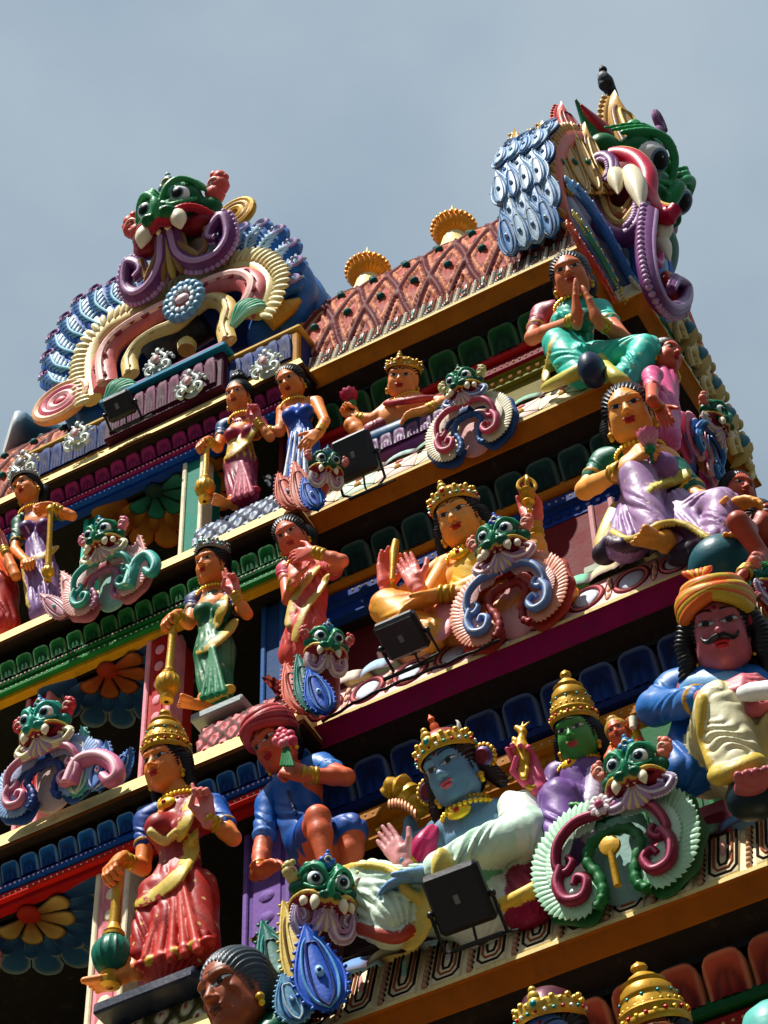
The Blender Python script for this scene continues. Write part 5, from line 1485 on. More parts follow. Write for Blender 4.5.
side_human('dark haired statue with red forehead mark at the far end of the right face', 738, 492, -2.0, .22, (.75, -.6, -.25), [('c', (735, 520, -.02), .08, (738, 560, -.02), .09, (30, 110, 90), K(fold=(.008, 10, 5)))],
           (196, 90, 60), arm=[K(p=[(722, 516, .06), (726, 545, .1), (746, 540, .1)], hand=(1, 0, .2), palm=(0, .5, 0), side=V3(0, 0, 1), pose='relax')])
side_human('statue in profile with black hair and bent bare arm at the right edge', 760, 524, -1.8, .24, (.95, -.25, -.15), [('c', (770, 556, -.02), .08, (770, 600, -.02), .09, (20, 60, 50), K(fold=(.008, 10, 5)))],
           (176, 80, 56), arm=[K(p=[(738, 522, .06), (762, 556, .10), (744, 574, .06)], hand=(-.6, -.1, -.6), palm=(0, .5, -1), side=V3(0, 1, 0), pose='relax', m=1.1)])
# ============================================================= ornaments
class Fr:
    """local frame: origin, u along, v up, w outward"""
    def __init__(s, o, u, w, up=(0, 0, 1), tilt=0.0):
        s.o = np.asarray(o, float); s.w = nrm(w); s.u = nrm(u)
        s.v = nrm(np.cross(s.w, s.u)) if False else nrm(np.array(up, float) - s.w * (np.array(up, float) @ s.w))
        s.w = nrm(np.cross(s.u, s.v)) if np.cross(s.u, s.v) @ s.w > 0 else -nrm(np.cross(s.u, s.v))
        if tilt:
            c, n = math.cos(tilt), math.sin(tilt)
            s.v, s.w = nrm(s.v * c + s.w * n), nrm(s.w * c - s.v * n)
    def __call__(s, a, b, c=0.0): return s.o + s.u * a + s.v * b + s.w * c
    @property
    def ax(s): return (s.u, s.v, s.w)

def spiral(fr, cu, cv, r0, r1, a0, turns, w=0.0, n=26, sx=1):
    out = []
    for t in np.linspace(0, 1, n):
        r = r0 + (r1 - r0) * t ** .85; a = a0 + turns * 2 * PI * t
        out.append(fr(sx * (cu + r * math.cos(a)), cv + r * math.sin(a), w + .25 * r0 * t))
    return out

def scroll_part(name, root, path, r, col, col2, mat='painted_plaster', rim=None, ribs=0, wv=None, taper=.5):
    """fat tube with a raised paler fillet along its crown"""
    g = G(); n = len(path); t = np.linspace(0, 1, n)
    rr = r * (1 - (1 - taper) * t ** 1.5)
    g.tube(path, rr, col, n=12, ribs=ribs, ramp=.10 if ribs else 0)
    if wv is not None:
        p2 = [p + wv * q * .72 for p, q in zip(path, rr)]
        g.tube(p2, rr * .42, col2, n=8)
    if rim:
        k = max(6, int(n * 1.1))
        P_ = np.array(path)
        for i in range(k):
            f_ = i / (k - 1) * (n - 1); j = min(int(f_), n - 2); p = P_[j] + (P_[j + 1] - P_[j]) * (f_ - j)
            tan = nrm(P_[j + 1] - P_[j]); sd = nrm(np.cross(tan, wv))
            q = np.interp(f_, range(n), rr)
            g.ell(p + sd * q * 1.0 * rim[1], (q * .42,) * 3, rim[0], n=6)
    return g.build(name, root, mat, sharp=60)

def monster(root, fr, R, c, fangs=True, fan=True, crest=True, ears=True, jaws=(-1, 1), h=None, jawk=1.0, fank=1.0, jawx=1.0, jawr=.15, tooth=1.0):
    """open mouthed guardian mask: c has head, head2, eye, lip, jaw, jaw2, fan, fan2, crest"""
    hs = S(fr.o - R * 1.7, fr.o + R * 1.7, h or max(.0045, R * .034))
    rj = random.Random(int(abs(fr.o @ V3(131, 71, 37)) * 100)); js, je, jw, j2 = rj.uniform(.8, 1.25), rj.uniform(.86, 1.1), rj.uniform(.88, 1.12), rj.random()
    A = fr.ax
    E = lambda u, v, w, r, col, k=.10, op='u': hs.ell(fr(u * R, v * R, w * R), np.array(r) * R, col, k * R, A, op)
    E(0, .25, -.1, (.72, .55, .5), c['head'])
    E(0, .0, .25, (.42 * js, .42, .42), c['head'])
    for s_ in (-1, 1):
        E(s_ * .42, .42, .22, (.38, .36, .34), c['head'])
        E(s_ * .80, .10, .0, (.34, .26, .28), c['head'])
        for o_, r_ in ((0, .07), (.17, .05), (.30, .04)):
            pb = smooth_path([fr(s_ * .05 * R, (.30 + o_) * R, (.76 - o_) * R), fr(s_ * .22 * R, (.62 + o_ * .8) * R, (.70 - o_ * .6) * R), fr(s_ * .45 * R, (.78 + o_ * .5) * R, (.56 - o_) * R), fr(s_ * .70 * R, (.70 + o_ * .5) * R, (.38 - o_) * R), fr(s_ * (.90 + o_ * .3) * R, .45 * R, (.15 - o_) * R)], 4)
            hs.chain(pb, list(np.interp(np.linspace(0, 1, len(pb)), [0, .5, 1], [r_ * .8, r_, r_ * .6]) * R), c['head2'], .03 * R)
        pb = smooth_path([fr(s_ * .10 * R, .22 * R, .76 * R), fr(s_ * .25 * R, .08 * R, .76 * R), fr(s_ * .48 * R, .05 * R, .70 * R), fr(s_ * .74 * R, .18 * R, .42 * R)], 4)
        hs.chain(pb, .05 * R, c['head2'], .04 * R)
        for q_ in range(5):
            E(s_ * (.55 + .1 * q_), -.02 - .03 * q_, .52 - .1 * q_, (.05, .05, .05), c['head2'], .02)
        E(s_ * .24 * js, -.16, .86, (.19 * js, .16 * js, .18), c['head'], .06)
        E(s_ * .25, -.20, 1.02, (.07, .06, .06), None, .04, 'd')
        for kx in range(3):
            E(s_ * (.18 + .2 * kx), .88 + .06 * (kx == 1), .1 - .1 * kx, (.13, .15, .13), c['head2'], .04)
        # lip line sweeping over the tusks
        pl_ = smooth_path([fr(0, -.30 * R, .90 * R), fr(s_ * .22 * R, -.36 * R, .82 * R), fr(s_ * .45 * R, -.14 * R, .78 * R), fr(s_ * .75 * R, -.10 * R, .52 * R), fr(s_ * 1.02 * R, -.3 * R, .18 * R), fr(s_ * 1.05 * R, -.55 * R, 0)], 4)
        hs.chain(pl_, list(np.interp(np.linspace(0, 1, len(pl_)), [0, .5, 1], [.06, .075, .05]) * R), c['lip'], .03 * R)
        hs.chain([p_ - fr.v * .10 * R + fr.w * .0 for p_ in pl_], .045 * R, (150, 20, 44), .02 * R)
        E(s_ * .58, -.36, .22, (.40, .24, .30), (140, 20, 40), .03)
    E(0, .05, .92, (.13, .3, .12), c['head2'], .08)
    E(0, -.42, .45, (.4, .2, .3), (120, 16, 34), .05)
    mask = hs.build('mask', root, 'gloss_paint')
    for s_ in (-1, 1):
        g = G(); p = fr(s_ * .42 * R, .38 * R, .47 * R)
        g.ell(p, .275 * R * je, 'white', n=20)
        ax_ = nrm(fr.w + fr.u * s_ * .1 - fr.v * .12)
        g.lathe([(q0_ * je, q1_ * je) for q0_, q1_ in [(0, .292 * R), (.07 * R, .288 * R), (.075 * R, .286 * R), (.14 * R, .256 * R), (.145 * R, .253 * R), (.175 * R, .232 * R), (.18 * R, .228 * R), (.21 * R, .19 * R)]],
                [(4, 4, 6), (4, 4, 6), (12, 10, 12), (14, 12, 14), c['eye'], c['eye'], (240, 238, 230), (240, 238, 230)], p, ax_, n=24)
        g.ell(p + ax_ * .29 * R + fr.v * .04 * R - fr.u * .03 * R, .018 * R, 'white', n=6)
        g.build('eye', mask, 'gloss_paint')
        if fangs:
            for (u, v, w, du, dv, dw, r_) in [q_ for i_, q_ in enumerate(((.42, -.28, .74, .08, -.42, .16, .15), (.72, -.30, .50, .10, -.26, .10, .13), (.12, -.40, .70, .0, -.12, .02, .06))) if i_ == 0 or (i_ == 1 and j2 > .3) or (i_ == 2 and j2 < .7)]:
                g = G(); a = fr(s_ * u * R, v * R, w * R); b_ = fr(s_ * (u + du * tooth) * R, (v + dv * (tooth * 1.6 if tooth > 1.2 else tooth)) * R, (w + (dw if tooth < 1.2 else -.05)) * R)
                g.tube(smooth_path([a, a * .5 + b_ * .5 + fr.w * .05 * R, b_], 4), list(np.array([1, 1.05, 1.08, 1.05, .95, .8, .6, .38, .1]) * r_ * tooth * R), 'ivory', n=12)
                g.build('fang', mask, 'gloss_paint')
    for s_ in jaws:
        pts = smooth_path([fr(s_ * .12 * R, -.52 * R, .52 * R), fr(s_ * .22 * R, -.85 * R * jawk, .55 * R), fr(s_ * .5 * jawx * R, -1.12 * R * jawk, .5 * R), fr(s_ * .92 * jawx * R, -1.08 * R * jawk, .36 * R), fr(s_ * 1.16 * jawx * R, -.78 * R * jawk, .26 * R), fr(s_ * 1.08 * jawx * R, -.48 * R, .22 * R),
                           fr(s_ * .84 * jawx * R, -.48 * R * jawk, .28 * R), fr(s_ * .76 * jawx * R, -.66 * R * jawk, .34 * R), fr(s_ * .9 * jawx * R, -.76 * R * jawk, .38 * R)], 5)
        scroll_part('jaw_scroll', root, pts, jawr * R, c['jaw'], c['jaw2'], wv=fr.w, rim=(c['jaw2'], s_ * 1.0), taper=.55)
        g = G(); g.tube(smooth_path([fr(s_ * .3 * R, -.6 * R, .5 * R), fr(s_ * .42 * R, -.9 * R * jawk, .5 * R), fr(s_ * .75 * R, -.86 * R * jawk, .4 * R), fr(s_ * .85 * R, -.62 * R, .36 * R)], 5), .075 * R, c['fan2'], n=8)
        g.build('gum', root)
    if fan:
        g = G()
        for k in range(7):
            a = (k - 3) * .2
            g.tube(smooth_path([fr(0, -.45 * R, .62 * R), fr(math.sin(a) * .35 * R * fank, (-.45 - .4 * math.cos(a) * fank) * R, .64 * R), fr(math.sin(a) * .8 * R * fank, (-.45 - .78 * math.cos(a) * fank) * R, .60 * R)], 3), list(np.array([.05, .06, .07, .08, .09, .095, .06]) * R), c['fan'] if k % 2 else c['fan2'], n=8)
        g.build('beard_fan', root)
    if crest:
        g = G()
        for k, (u, v, r_) in enumerate(((0, .95, .18), (-.16, 1.08, .13), (.16, 1.08, .13), (0, 1.22, .13), (0, 1.38, .07))):
            g.ell(fr(u * R, v * R, .1 * R), (r_ * R * 1.0,) * 3, c['crest'], n=10)
        g.tube([fr(.1 * R * math.cos(a), 1.1 * R + .1 * R * math.sin(a), .24 * R) for a in np.linspace(0, 5, 12)], .03 * R, c['fan'], n=6)
        g.build('crest', root)
    if ears:
        for s_ in (-1, 1):
            g = G()
            for k, (u, v, r_) in enumerate(((1.0, .42, .24), (1.16, .58, .22), (1.18, .78, .17), (1.06, .9, .11), (1.3, .72, .10))):
                g.ell(fr(s_ * u * R, v * R, -.05 * R), (r_ * R,) * 3, c['ear'], n=10)
            g.tube([fr(s_ * (1.08 + .13 * math.cos(a)) * R, (.58 + .13 * math.sin(a)) * R, .12 * R) for a in np.linspace(0, 5.2, 14)], .04 * R, c['ear2'], n=6)
            g.build('ear', root)

def lobes(g, path, out, L, r, col, n, tipcol=None, ctr=None, flat=.55, w=None, lean=.0):
    """row of overlapping feather lobes along a path; out(i) gives outward direction"""
    P_ = np.array(path); m = len(P_)
    d = np.concatenate(([0], np.cumsum(np.linalg.norm(np.diff(P_, axis=0), axis=1))))
    for i in range(n):
        s_ = d[-1] * (i + .5) / n
        p = np.array([np.interp(s_, d, P_[:, k]) for k in range(3)])
        j = min(np.searchsorted(d, s_), m - 1); tan = nrm(P_[j] - P_[j - 1])
        o = nrm(np.cross(tan, w)) * out
        o = nrm(o + tan * lean)
        sd = np.cross(o, w)
        g.ell(p + o * L * .5 + w * r * .2, (L * .62, r, r * flat * 1.4), col, n=8, axes=(o, sd, w))
        if tipcol: g.ell(p + o * L * 1.0 + w * r * .25, (r * .8, r * .8, r * .6), tipcol, n=6, axes=(o, sd, w))

KG = 'guardian monster masks on horseshoe crests along the ledges'
def kirti(label, px, py, Y, a, h, c, tilt=.16, u=(1, 0, 0), w=(0, -1, 0), pend=False, R=None, P0=None, jawk=.8, headup=.30, plate=True, skew=.10):
    """horseshoe crest with a monster mask on top; a half width, h arch height (metres)"""
    o = P0 if P0 is not None else at(px, py, Y)
    root = thing('monster_crest', label, 'crest', o, KG)
    fr = Fr(o, u, w, tilt=tilt)
    R = (R or a * .42) * .83
    s = S(o - a * 1.7, o + max(a, h) * 1.7, max(.005, a * .022))
    th = .10 * a
    outer = [(.12, .98), (.5, .95), (.80, .70), (.86, .42), (.72, .18), (.46, .06), (.26, .16)]
    for s_ in (-1, 1):
        s.chain([fr(s_ * x * a, y * h, -.02) for x, y in outer], [.11 * a, .13 * a, .14 * a, .14 * a, .14 * a, .12 * a, .07 * a], c['plate'], .03, flat=(fr.w, .38))
    s.cone(fr(0, .3 * h, -.05), .35 * a, fr(0, .75 * h, -.05), .35 * a, c['inner'], .01, flat=(fr.w, .2))
    s.build('plate', root)
    for s_ in (-1, 1):
        g = G()
        path = smooth_path([fr(s_ * x * a, y * h, .02) for x, y in [(.10, 1.05), (.54, 1.0), (.90, .76), (.99, .44), (.84, .12), (.5, -.02), (.24, .08)]], 6)
        lobes(g, path, s_ * 1.0, .30 * a, .055 * a, c['fringe'], 34, c.get('tip'), w=fr.w, lean=.35, flat=.34)
        path2 = smooth_path([fr(s_ * x * a, y * h, .035) for x, y in [(.10, .92), (.46, .88), (.72, .68), (.80, .44), (.66, .2)]], 6)
        lobes(g, path2, s_ * 1.0, .27 * a, .050 * a, c['fringe2'], 26, None, w=fr.w, lean=.5, flat=.36)
        g.build('leaf_fringe', root)
        p = smooth_path([fr(s_ * x * a, y * h, .05 + .02 * (i < 3)) for i, (x, y) in enumerate([(.02, .80), (.34, .80), (.58, .66), (.66, .48), (.56, .40), (.47, .47), (.52, .54)])], 5)
        scroll_part('upper_scroll', root, p, .068 * a, c['tube'], c['tube2'], wv=fr.w, taper=.6)
        p = smooth_path([fr(s_ * x * a, y * h, .05) for x, y in [(.60, .46), (.68, .32), (.62, .15), (.42, .12), (.34, .25), (.44, .32), (.5, .26)]], 5)
        scroll_part('lower_scroll', root, p, .075 * a, c['tube'], c['tube2'], wv=fr.w, taper=.55)
        g = G(); p = smooth_path([fr(s_ * x * a, y * h, .03) for x, y in [(0, .66), (.22, .62), (.32, .46), (.22, .28), (.2, .10), (.30, 0)]], 5)
        g.tube(p, .065 * a, c['edge'], n=8, ribs=16, ramp=.18)
        g.build('inner_edge', root, sharp=60)
    if pend:
        g = G(); g.tube([fr(0, .1 * h, .05), fr(0, .42 * h, .06)], [.045 * a, .04 * a], 'gold', n=12)
        g.lathe([(.05 * a, -.02), (.12 * a, 0), (.12 * a, .015), (.06 * a, .02), (.0, .02)], 'gold', fr(0, .48 * h, .05), fr.w, n=14)
        g.build('pendant', root, 'gilt')
    g = G(); ro = fr(0, .84 * h, .09)
    for k in range(10):
        aa = 2 * PI * k / 10
        g.ell(ro + (fr.u * math.cos(aa) + fr.v * math.sin(aa)) * .09 * a, (.06 * a, .045 * a, .03 * a), c['ros'], n=6, axes=(fr.u * math.cos(aa) + fr.v * math.sin(aa), -fr.u * math.sin(aa) + fr.v * math.cos(aa), fr.w))
    g.ell(ro + fr.w * .01, .05 * a, c['tube2'], n=8); g.build('rosette', root)
    hf = Fr(fr(skew * a, h + R * headup * 1.5, .05 + R * .1), fr.u, nrm(fr.w - fr.v * .25), up=fr.v)
    monster(root, hf, R, c, jawk=jawk)
    return root

def pal(**k):
    d = dict(head=(20, 96, 70), head2=(40, 140, 100), eye=(150, 190, 220), lip=(206, 170, 80), jaw=(150, 130, 170), jaw2=(226, 214, 226), fan=(220, 206, 160), fan2=(190, 150, 190), crest=(60, 150, 200), ear=(220, 130, 110), ear2=(240, 190, 170),
             plate=(14, 90, 40), inner=(150, 190, 180), fringe=(186, 230, 196), fringe2=(206, 236, 212), tip=None, tube=(130, 24, 60), tube2=(190, 90, 120), edge=(20, 110, 50), ros=(214, 196, 200))
    d.update(k); return d

kirti('large mint green horseshoe crest with maroon scrolls and gold pendant, bottom right', 626, 903, 6.13, .315, .42, pal(), tilt=.12, pend=True, R=.135, skew=.44, headup=.06)
kirti('pink and red horseshoe crest with blue scrolls before the orange robed statue', 516, 634, 6.36, .265, .36, pal(plate=(170, 50, 30), inner=(236, 170, 170), fringe=(236, 160, 130), fringe2=(240, 190, 180), tube=(110, 140, 196), tube2=(200, 216, 236), edge=(150, 30, 26), jaw=(196, 140, 150), jaw2=(236, 220, 214), crest=(60, 100, 190), ros=(220, 206, 140)), tilt=.12, R=.135)
kirti('cream fringed horseshoe crest with blue edge and pink scrolls by the crowned child', 474, 452, 6.64, .225, .31, pal(plate=(30, 70, 130), inner=(226, 170, 170), fringe=(220, 212, 176), fringe2=(226, 216, 196), tube=(196, 80, 110), tube2=(236, 170, 180), edge=(40, 90, 150), head=(24, 80, 60), jaw=(110, 140, 190), jaw2=(206, 216, 230), ear=(190, 190, 120), crest=(40, 130, 90), ros=(206, 190, 150)), tilt=.12, R=.11)
kirti('pink and mint horseshoe crest between the purple sari statue and the green pilaster', 108, 606, 6.50, .245, .30, pal(plate=(190, 120, 130), inner=(150, 200, 190), fringe=(240, 184, 176), fringe2=(236, 206, 200), tube=(60, 160, 150), tube2=(150, 214, 200), edge=(170, 110, 140), jaw=(206, 196, 150), jaw2=(236, 230, 206), ros=(226, 206, 160), ear=(220, 120, 140)), tilt=.12, R=.125)
kirti('blue and pink horseshoe crest with turquoise mask at the left edge', 48, 806, 6.20, .27, .30, pal(plate=(40, 80, 150), inner=(226, 196, 190), fringe=(150, 180, 220), fringe2=(190, 200, 230), tube=(206, 120, 150), tube2=(240, 190, 200), edge=(30, 60, 130), head=(30, 130, 120), head2=(60, 170, 150), jaw=(206, 200, 150), jaw2=(240, 234, 206), ear=(190, 50, 60), ros=(226, 200, 110)), tilt=.12, R=.14)
# the three crests that wrap the corners of the central bay
dg = nrm(V3(1, 1, 0)); dw = nrm(V3(1, -1, 0))
# masks on the right face
kirti('small pink curled crest on the right face behind the lilac sari statue', 0, 0, 0, .20, .26, pal(plate=(190, 60, 110), inner=(30, 90, 160), fringe=(220, 120, 140), fringe2=(60, 130, 200), tube=(40, 110, 180), tube2=(130, 190, 220), edge=(200, 150, 150), head=(14, 84, 50), jaw=(206, 190, 150)), tilt=.1, u=(0, 1, 0), w=(1, 0, 0), R=.12, P0=atx(700, 470, -2.16))
kirti('small crest with blue green mask at the right edge, below the bent arm', 0, 0, 0, .19, .26, pal(plate=(120, 40, 70), inner=(30, 60, 60), fringe=(196, 170, 90), fringe2=(200, 190, 150), tube=(150, 30, 50), tube2=(220, 150, 150), edge=(200, 150, 90), head=(14, 100, 90), head2=(40, 130, 60)), tilt=.1, u=(0, 1, 0), w=(1, 0, 0), R=.12, P0=atx(752, 655, -1.80))

def leaf_plate(root, name, base, tip, w, width, cols, eyes=1, lobed=True):
    """flat carved leaf: body, scalloped border, concentric fillets, eye motif"""
    base, tip = np.asarray(base, float), np.asarray(tip, float); d = tip - base; L = np.linalg.norm(d); d = d / L
    w = nrm(w - d * (w @ d)); sd = np.cross(w, d)
    g = G()
    def half(s_, k, lift=0.0, n=5):
        return smooth_path([base + w * lift, base + d * L * .12 + sd * s_ * width * .75 * k + w * lift, base + d * L * .38 + sd * s_ * width * k + w * lift, base + d * L * .70 + sd * s_ * width * .62 * k + w * lift, base + d * L * (.55 + .45 * k) + w * lift], n)
    ths = np.linspace(0, 1, 21)
    l_, r_ = half(-1, 1.0), half(1, 1.0)
    P_ = np.zeros((len(l_), 7, 3)); C_ = np.zeros(P_.shape)
    for i in range(len(l_)):
        for j in range(7):
            u_ = j / 6; P_[i, j] = l_[i] * (1 - u_) + r_[i] * u_ + w * width * .35 * math.sin(PI * u_)
            C_[i, j] = lin(cols[0])
    g.grid(P_, C_); g.grid(P_ * 1 - w * width * .5 * np.sin(np.linspace(0, PI, 7))[None, :, None] - w * .02, C_, flip=True)
    for s_ in (-1, 1):
        p = half(s_, 1.0); g.tube(p, width * .10, cols[0], n=8)
        lobes(g, p, -s_, width * .22, width * .10, cols[0], 12 if lobed else 1, None, w=w, lean=.3)
        g.tube(half(s_, .68, width * .22), width * .07, cols[1], n=6); g.tube(half(s_, .42, width * .32), width * .06, cols[2], n=6)
    c = base + d * L * .38 + w * width * .42
    g.ell(c, (width * .2, width * .32, width * .12), cols[3], n=10, axes=(sd, d, w)); g.ell(c + w * width * .1, width * .10, cols[2], n=8)
    g.build(name, root, sharp=60)

def curl_band(g, path, r, col, n, w, sgn=1):
    """little carved scrolls following a band"""
    P_ = np.array(path); d = np.concatenate(([0], np.cumsum(np.linalg.norm(np.diff(P_, axis=0), axis=1))))
    for i in range(n):
        s_ = d[-1] * (i + .5) / n
        p = np.array([np.interp(s_, d, P_[:, k]) for k in range(3)]); j = min(max(1, np.searchsorted(d, s_)), len(P_) - 1)
        t = nrm(P_[j] - P_[j - 1]); b = np.cross(w, t) * (1 if i % 2 else -1)
        g.tube([p + (t * math.cos(a) + b * math.sin(a)) * r * (1 - a * .1) + t * a * r * .12 for a in np.linspace(-.6, 5.6, 12)], r * .2, col, n=5)

def corner_beast(label, m, R, leaves, c, Yb):
    """mask facing out from the corner of the bay on a fan of tall carved leaves"""
    root = thing('corner_monster', label, 'crest', at(m[0], m[1] + 60, Yb + .05), 'monster masks wrapped round the corners of the bay')
    for (b0, t0, wd, cols, dy) in leaves:
        leaf_plate(root, 'leaf', at(b0[0], b0[1], Yb + dy), at(t0[0], t0[1], Yb + dy - .04), V3(.5, -.9, -.25), wd, cols)
    s = S(at(m[0], m[1], Yb) - R * 3.2, at(m[0], m[1], Yb) + R * 2.2, .006)
    s.cone(at(m[0] - 2, m[1] + 6, Yb + .02), R * .8, at(leaves[0][0][0] + 14, leaves[0][0][1] - 12, Yb + .10), R * .9, c['plate'], .03, flat=((1, -1, 0), .6)); s.build('neck', root)
    monster(root, Fr(at(m[0], m[1], Yb - .06), dg, nrm(V3(.75, -.75, -.55)), up=(-.05, 0, 1)), R, c, jawk=1.2, jawx=.8)

GO, BL, GR_, PK = ((206, 180, 90), (110, 80, 40), (226, 206, 130), (60, 110, 60)), ((24, 90, 190), (110, 170, 220), (20, 40, 110), (140, 190, 230)), ((30, 110, 100), (80, 160, 150), (20, 70, 70), (150, 190, 170)), ((214, 110, 90), (236, 170, 150), (150, 60, 60), (60, 110, 160))
corner_beast('large corner beast with blue and gold leaves and green mask below the blue shirted man', (324, 896), .115, [((296, 1012), (262, 922), .085, GR_, .05), ((318, 1000), (283, 902), .075, GO, .0), ((330, 1010), (305, 926), .085, BL, -.06), ((300, 1022), (282, 975), .06, ((110, 160, 190), (40, 90, 160), (190, 210, 220), (60, 110, 170)), -.08)],
             pal(plate=(90, 40, 60), lip=(206, 170, 80), jaw=(190, 160, 200), jaw2=(230, 220, 230), crest=(50, 110, 200), ear=(206, 190, 120)), 5.98)
corner_beast('teal and pink corner beast under the statue covering her mouth', (326, 648), .085, [((308, 712), (285, 664), .065, PK, .05), ((318, 712), (297, 655), .06, GR_, .0), ((326, 712), (308, 668), .055, BL, -.05)],
             pal(plate=(120, 40, 40), head=(20, 110, 80), jaw=(226, 190, 180), jaw2=(240, 226, 220), ear=(206, 90, 90)), 6.20)
corner_beast('pink and blue corner beast with dark green mask beside the square black floodlight', (326, 468), .078, [((296, 508), (278, 474), .06, PK, .05), ((308, 510), (294, 462), .055, ((226, 140, 120), (240, 190, 170), (150, 50, 60), (40, 90, 160)), .0), ((318, 508), (303, 478), .05, BL, -.05)],
             pal(plate=(190, 90, 90), head=(14, 76, 46), head2=(40, 110, 80), jaw=(196, 190, 180), jaw2=(226, 220, 210), ear=(210, 120, 120)), 6.48)

# long tails of the two crests on the central bay ledges
def tail(root, pts, Y, r, c1, c2, plates):
    scroll_part('tail_scroll', root, A_px(pts, Y), r, c1, c2, wv=V3(0, -1, 0), taper=.5)
    for b0, t0, wd, cols in plates: leaf_plate(root, 'leaf', at(b0[0], b0[1], Y + .03), at(t0[0], t0[1], Y + .0), V3(0, -1, -.2), wd, cols)
A_px = lambda pts, Y: smooth_path([at(x, y, Y) for x, y in pts], 5)
crests = [o for o in bpy.data.objects if o.get('category') == 'crest' and o.parent is None]
for o in crests:
    if o['label'].startswith('blue and pink horseshoe'):
        tail(o, ((70, 786), (80, 765), (98, 758), (114, 764), (118, 776), (110, 782), (103, 776)), 6.16, .045, (206, 120, 150), (240, 190, 200),
             [((78, 796), (84, 728), .075, ((90, 170, 160), (170, 220, 200), (226, 220, 180), (206, 120, 140))), ((96, 790), (108, 742), .06, ((110, 150, 210), (200, 214, 236), (60, 90, 160), (226, 190, 200))), ((112, 784), (132, 748), .05, ((60, 110, 180), (150, 190, 220), (30, 60, 130), (200, 210, 226)))])
    if o['label'].startswith('pink and mint horseshoe'):
        tail(o, ((128, 588), (136, 566), (148, 556), (156, 564), (152, 574), (145, 570)), 6.46, .036, (60, 160, 150), (150, 214, 200),
             [((134, 590), (140, 536), .06, ((236, 176, 170), (240, 210, 200), (200, 110, 120), (90, 170, 160))), ((80, 612), (62, 572), .055, ((236, 184, 176), (240, 214, 206), (190, 110, 130), (100, 180, 170))), ((66, 616), (40, 594), .045, ((206, 150, 160), (236, 206, 206), (150, 90, 120), (130, 190, 180)))])
# ============================================================= roof, gables, finials
RY, RZ, RR, RV = 8.12, 12.07, 1.15, 1.45
def barrel(x0, x1, name='barrel_roof'):
    nx = int((x1 - x0) / .009); th = np.linspace(-.05, 1.75, 150)
    xs = np.linspace(x0, x1, nx)
    W = .205; HT = .30
    X, T = np.meshgrid(xs, th, indexing='ij')
    wb_ = .05 * np.sin(X * 7.3 + T * 5) + .03 * np.sin(X * 17 - T * 11); a = X / W + T * RR / HT / 2 + wb_; b = X / W - T * RR / HT / 2 + wb_ * .6
    fa, fb = np.abs(a - np.round(a)), np.abs(b - np.round(b))
    e = np.minimum(fa, fb)
    ca, cb = (a - np.floor(a) - .5), (b - np.floor(b) - .5)
    rad = np.hypot(ca, cb)
    ridge = np.exp(-(e / .075) ** 2)
    saw = (np.abs(((a + b) * 9) % 1 - .5) * 2)
    saw2 = (np.abs(((a - b) * 9) % 1 - .5) * 2)
    fr_ = (e > .14) & (e < .22)
    hgt = ridge * .026 + fr_ * (.012 + .006 * saw) + np.exp(-(rad / .16) ** 2) * .02
    R_ = RR + hgt
    P = np.stack([X, RY - R_ * np.cos(T), RZ + (R_ + RV - RR) * np.sin(T)], -1)
    C = np.zeros(P.shape)
    C[:] = lin((118, 30, 22))
    C[fr_] = lin((206, 136, 100)); C[(e > .25) & (rad > .2)] = lin((120, 26, 20))
    C[(rad < .24)] = lin((170, 76, 62))
    C[e < .12] = lin((96, 14, 10))
    g = G(); g.grid(P, C, flip=True)
    n0, n1 = int(math.floor(x0 / W)), int(math.ceil(x1 / W))
    for i in range(2 * n0, 2 * n1):
        for j in range(0, 20):
            x = i * W / 2; t = j * HT / RR
            # cell centres: a,b half integers
            if (i + j) % 2 == 0: continue
            if x < x0 + .03 or x > x1 - .03 or t > 1.7: continue
            aa = x / W + t * RR / HT / 2; bb = x / W - t * RR / HT / 2
            if abs(abs(aa - math.floor(aa)) - .5) > .1 or abs(abs(bb - math.floor(bb)) - .5) > .1: continue
            n = V3(0, -math.cos(t), math.sin(t))
            g.ell(V3(x, RY - (RR + .02) * math.cos(t), RZ + (RV + .02) * math.sin(t)), .026, (30, 90, 84), n=8)
    g.build(name, tower, sharp=70)
barrel(-4.35, -2.58); barrel(XL, -5.25)
g = G()
for x in np.arange(XL, -2.6, .105):
    g.ell((x, RY - .02, RZ + RV + .05), (.05, .03, .06), (60, 60, 70), n=8)
g.box((XL, RY - .06, RZ + RV - .02), (-2.6, RY + .06, RZ + RV + .03), (90, 60, 60))
g.box((XL, RY, RZ - .1), (-2.6, YBACK - .3, RZ + RV * .8), (110, 40, 36))
g.build('roof_ridge', tower, sharp=50)

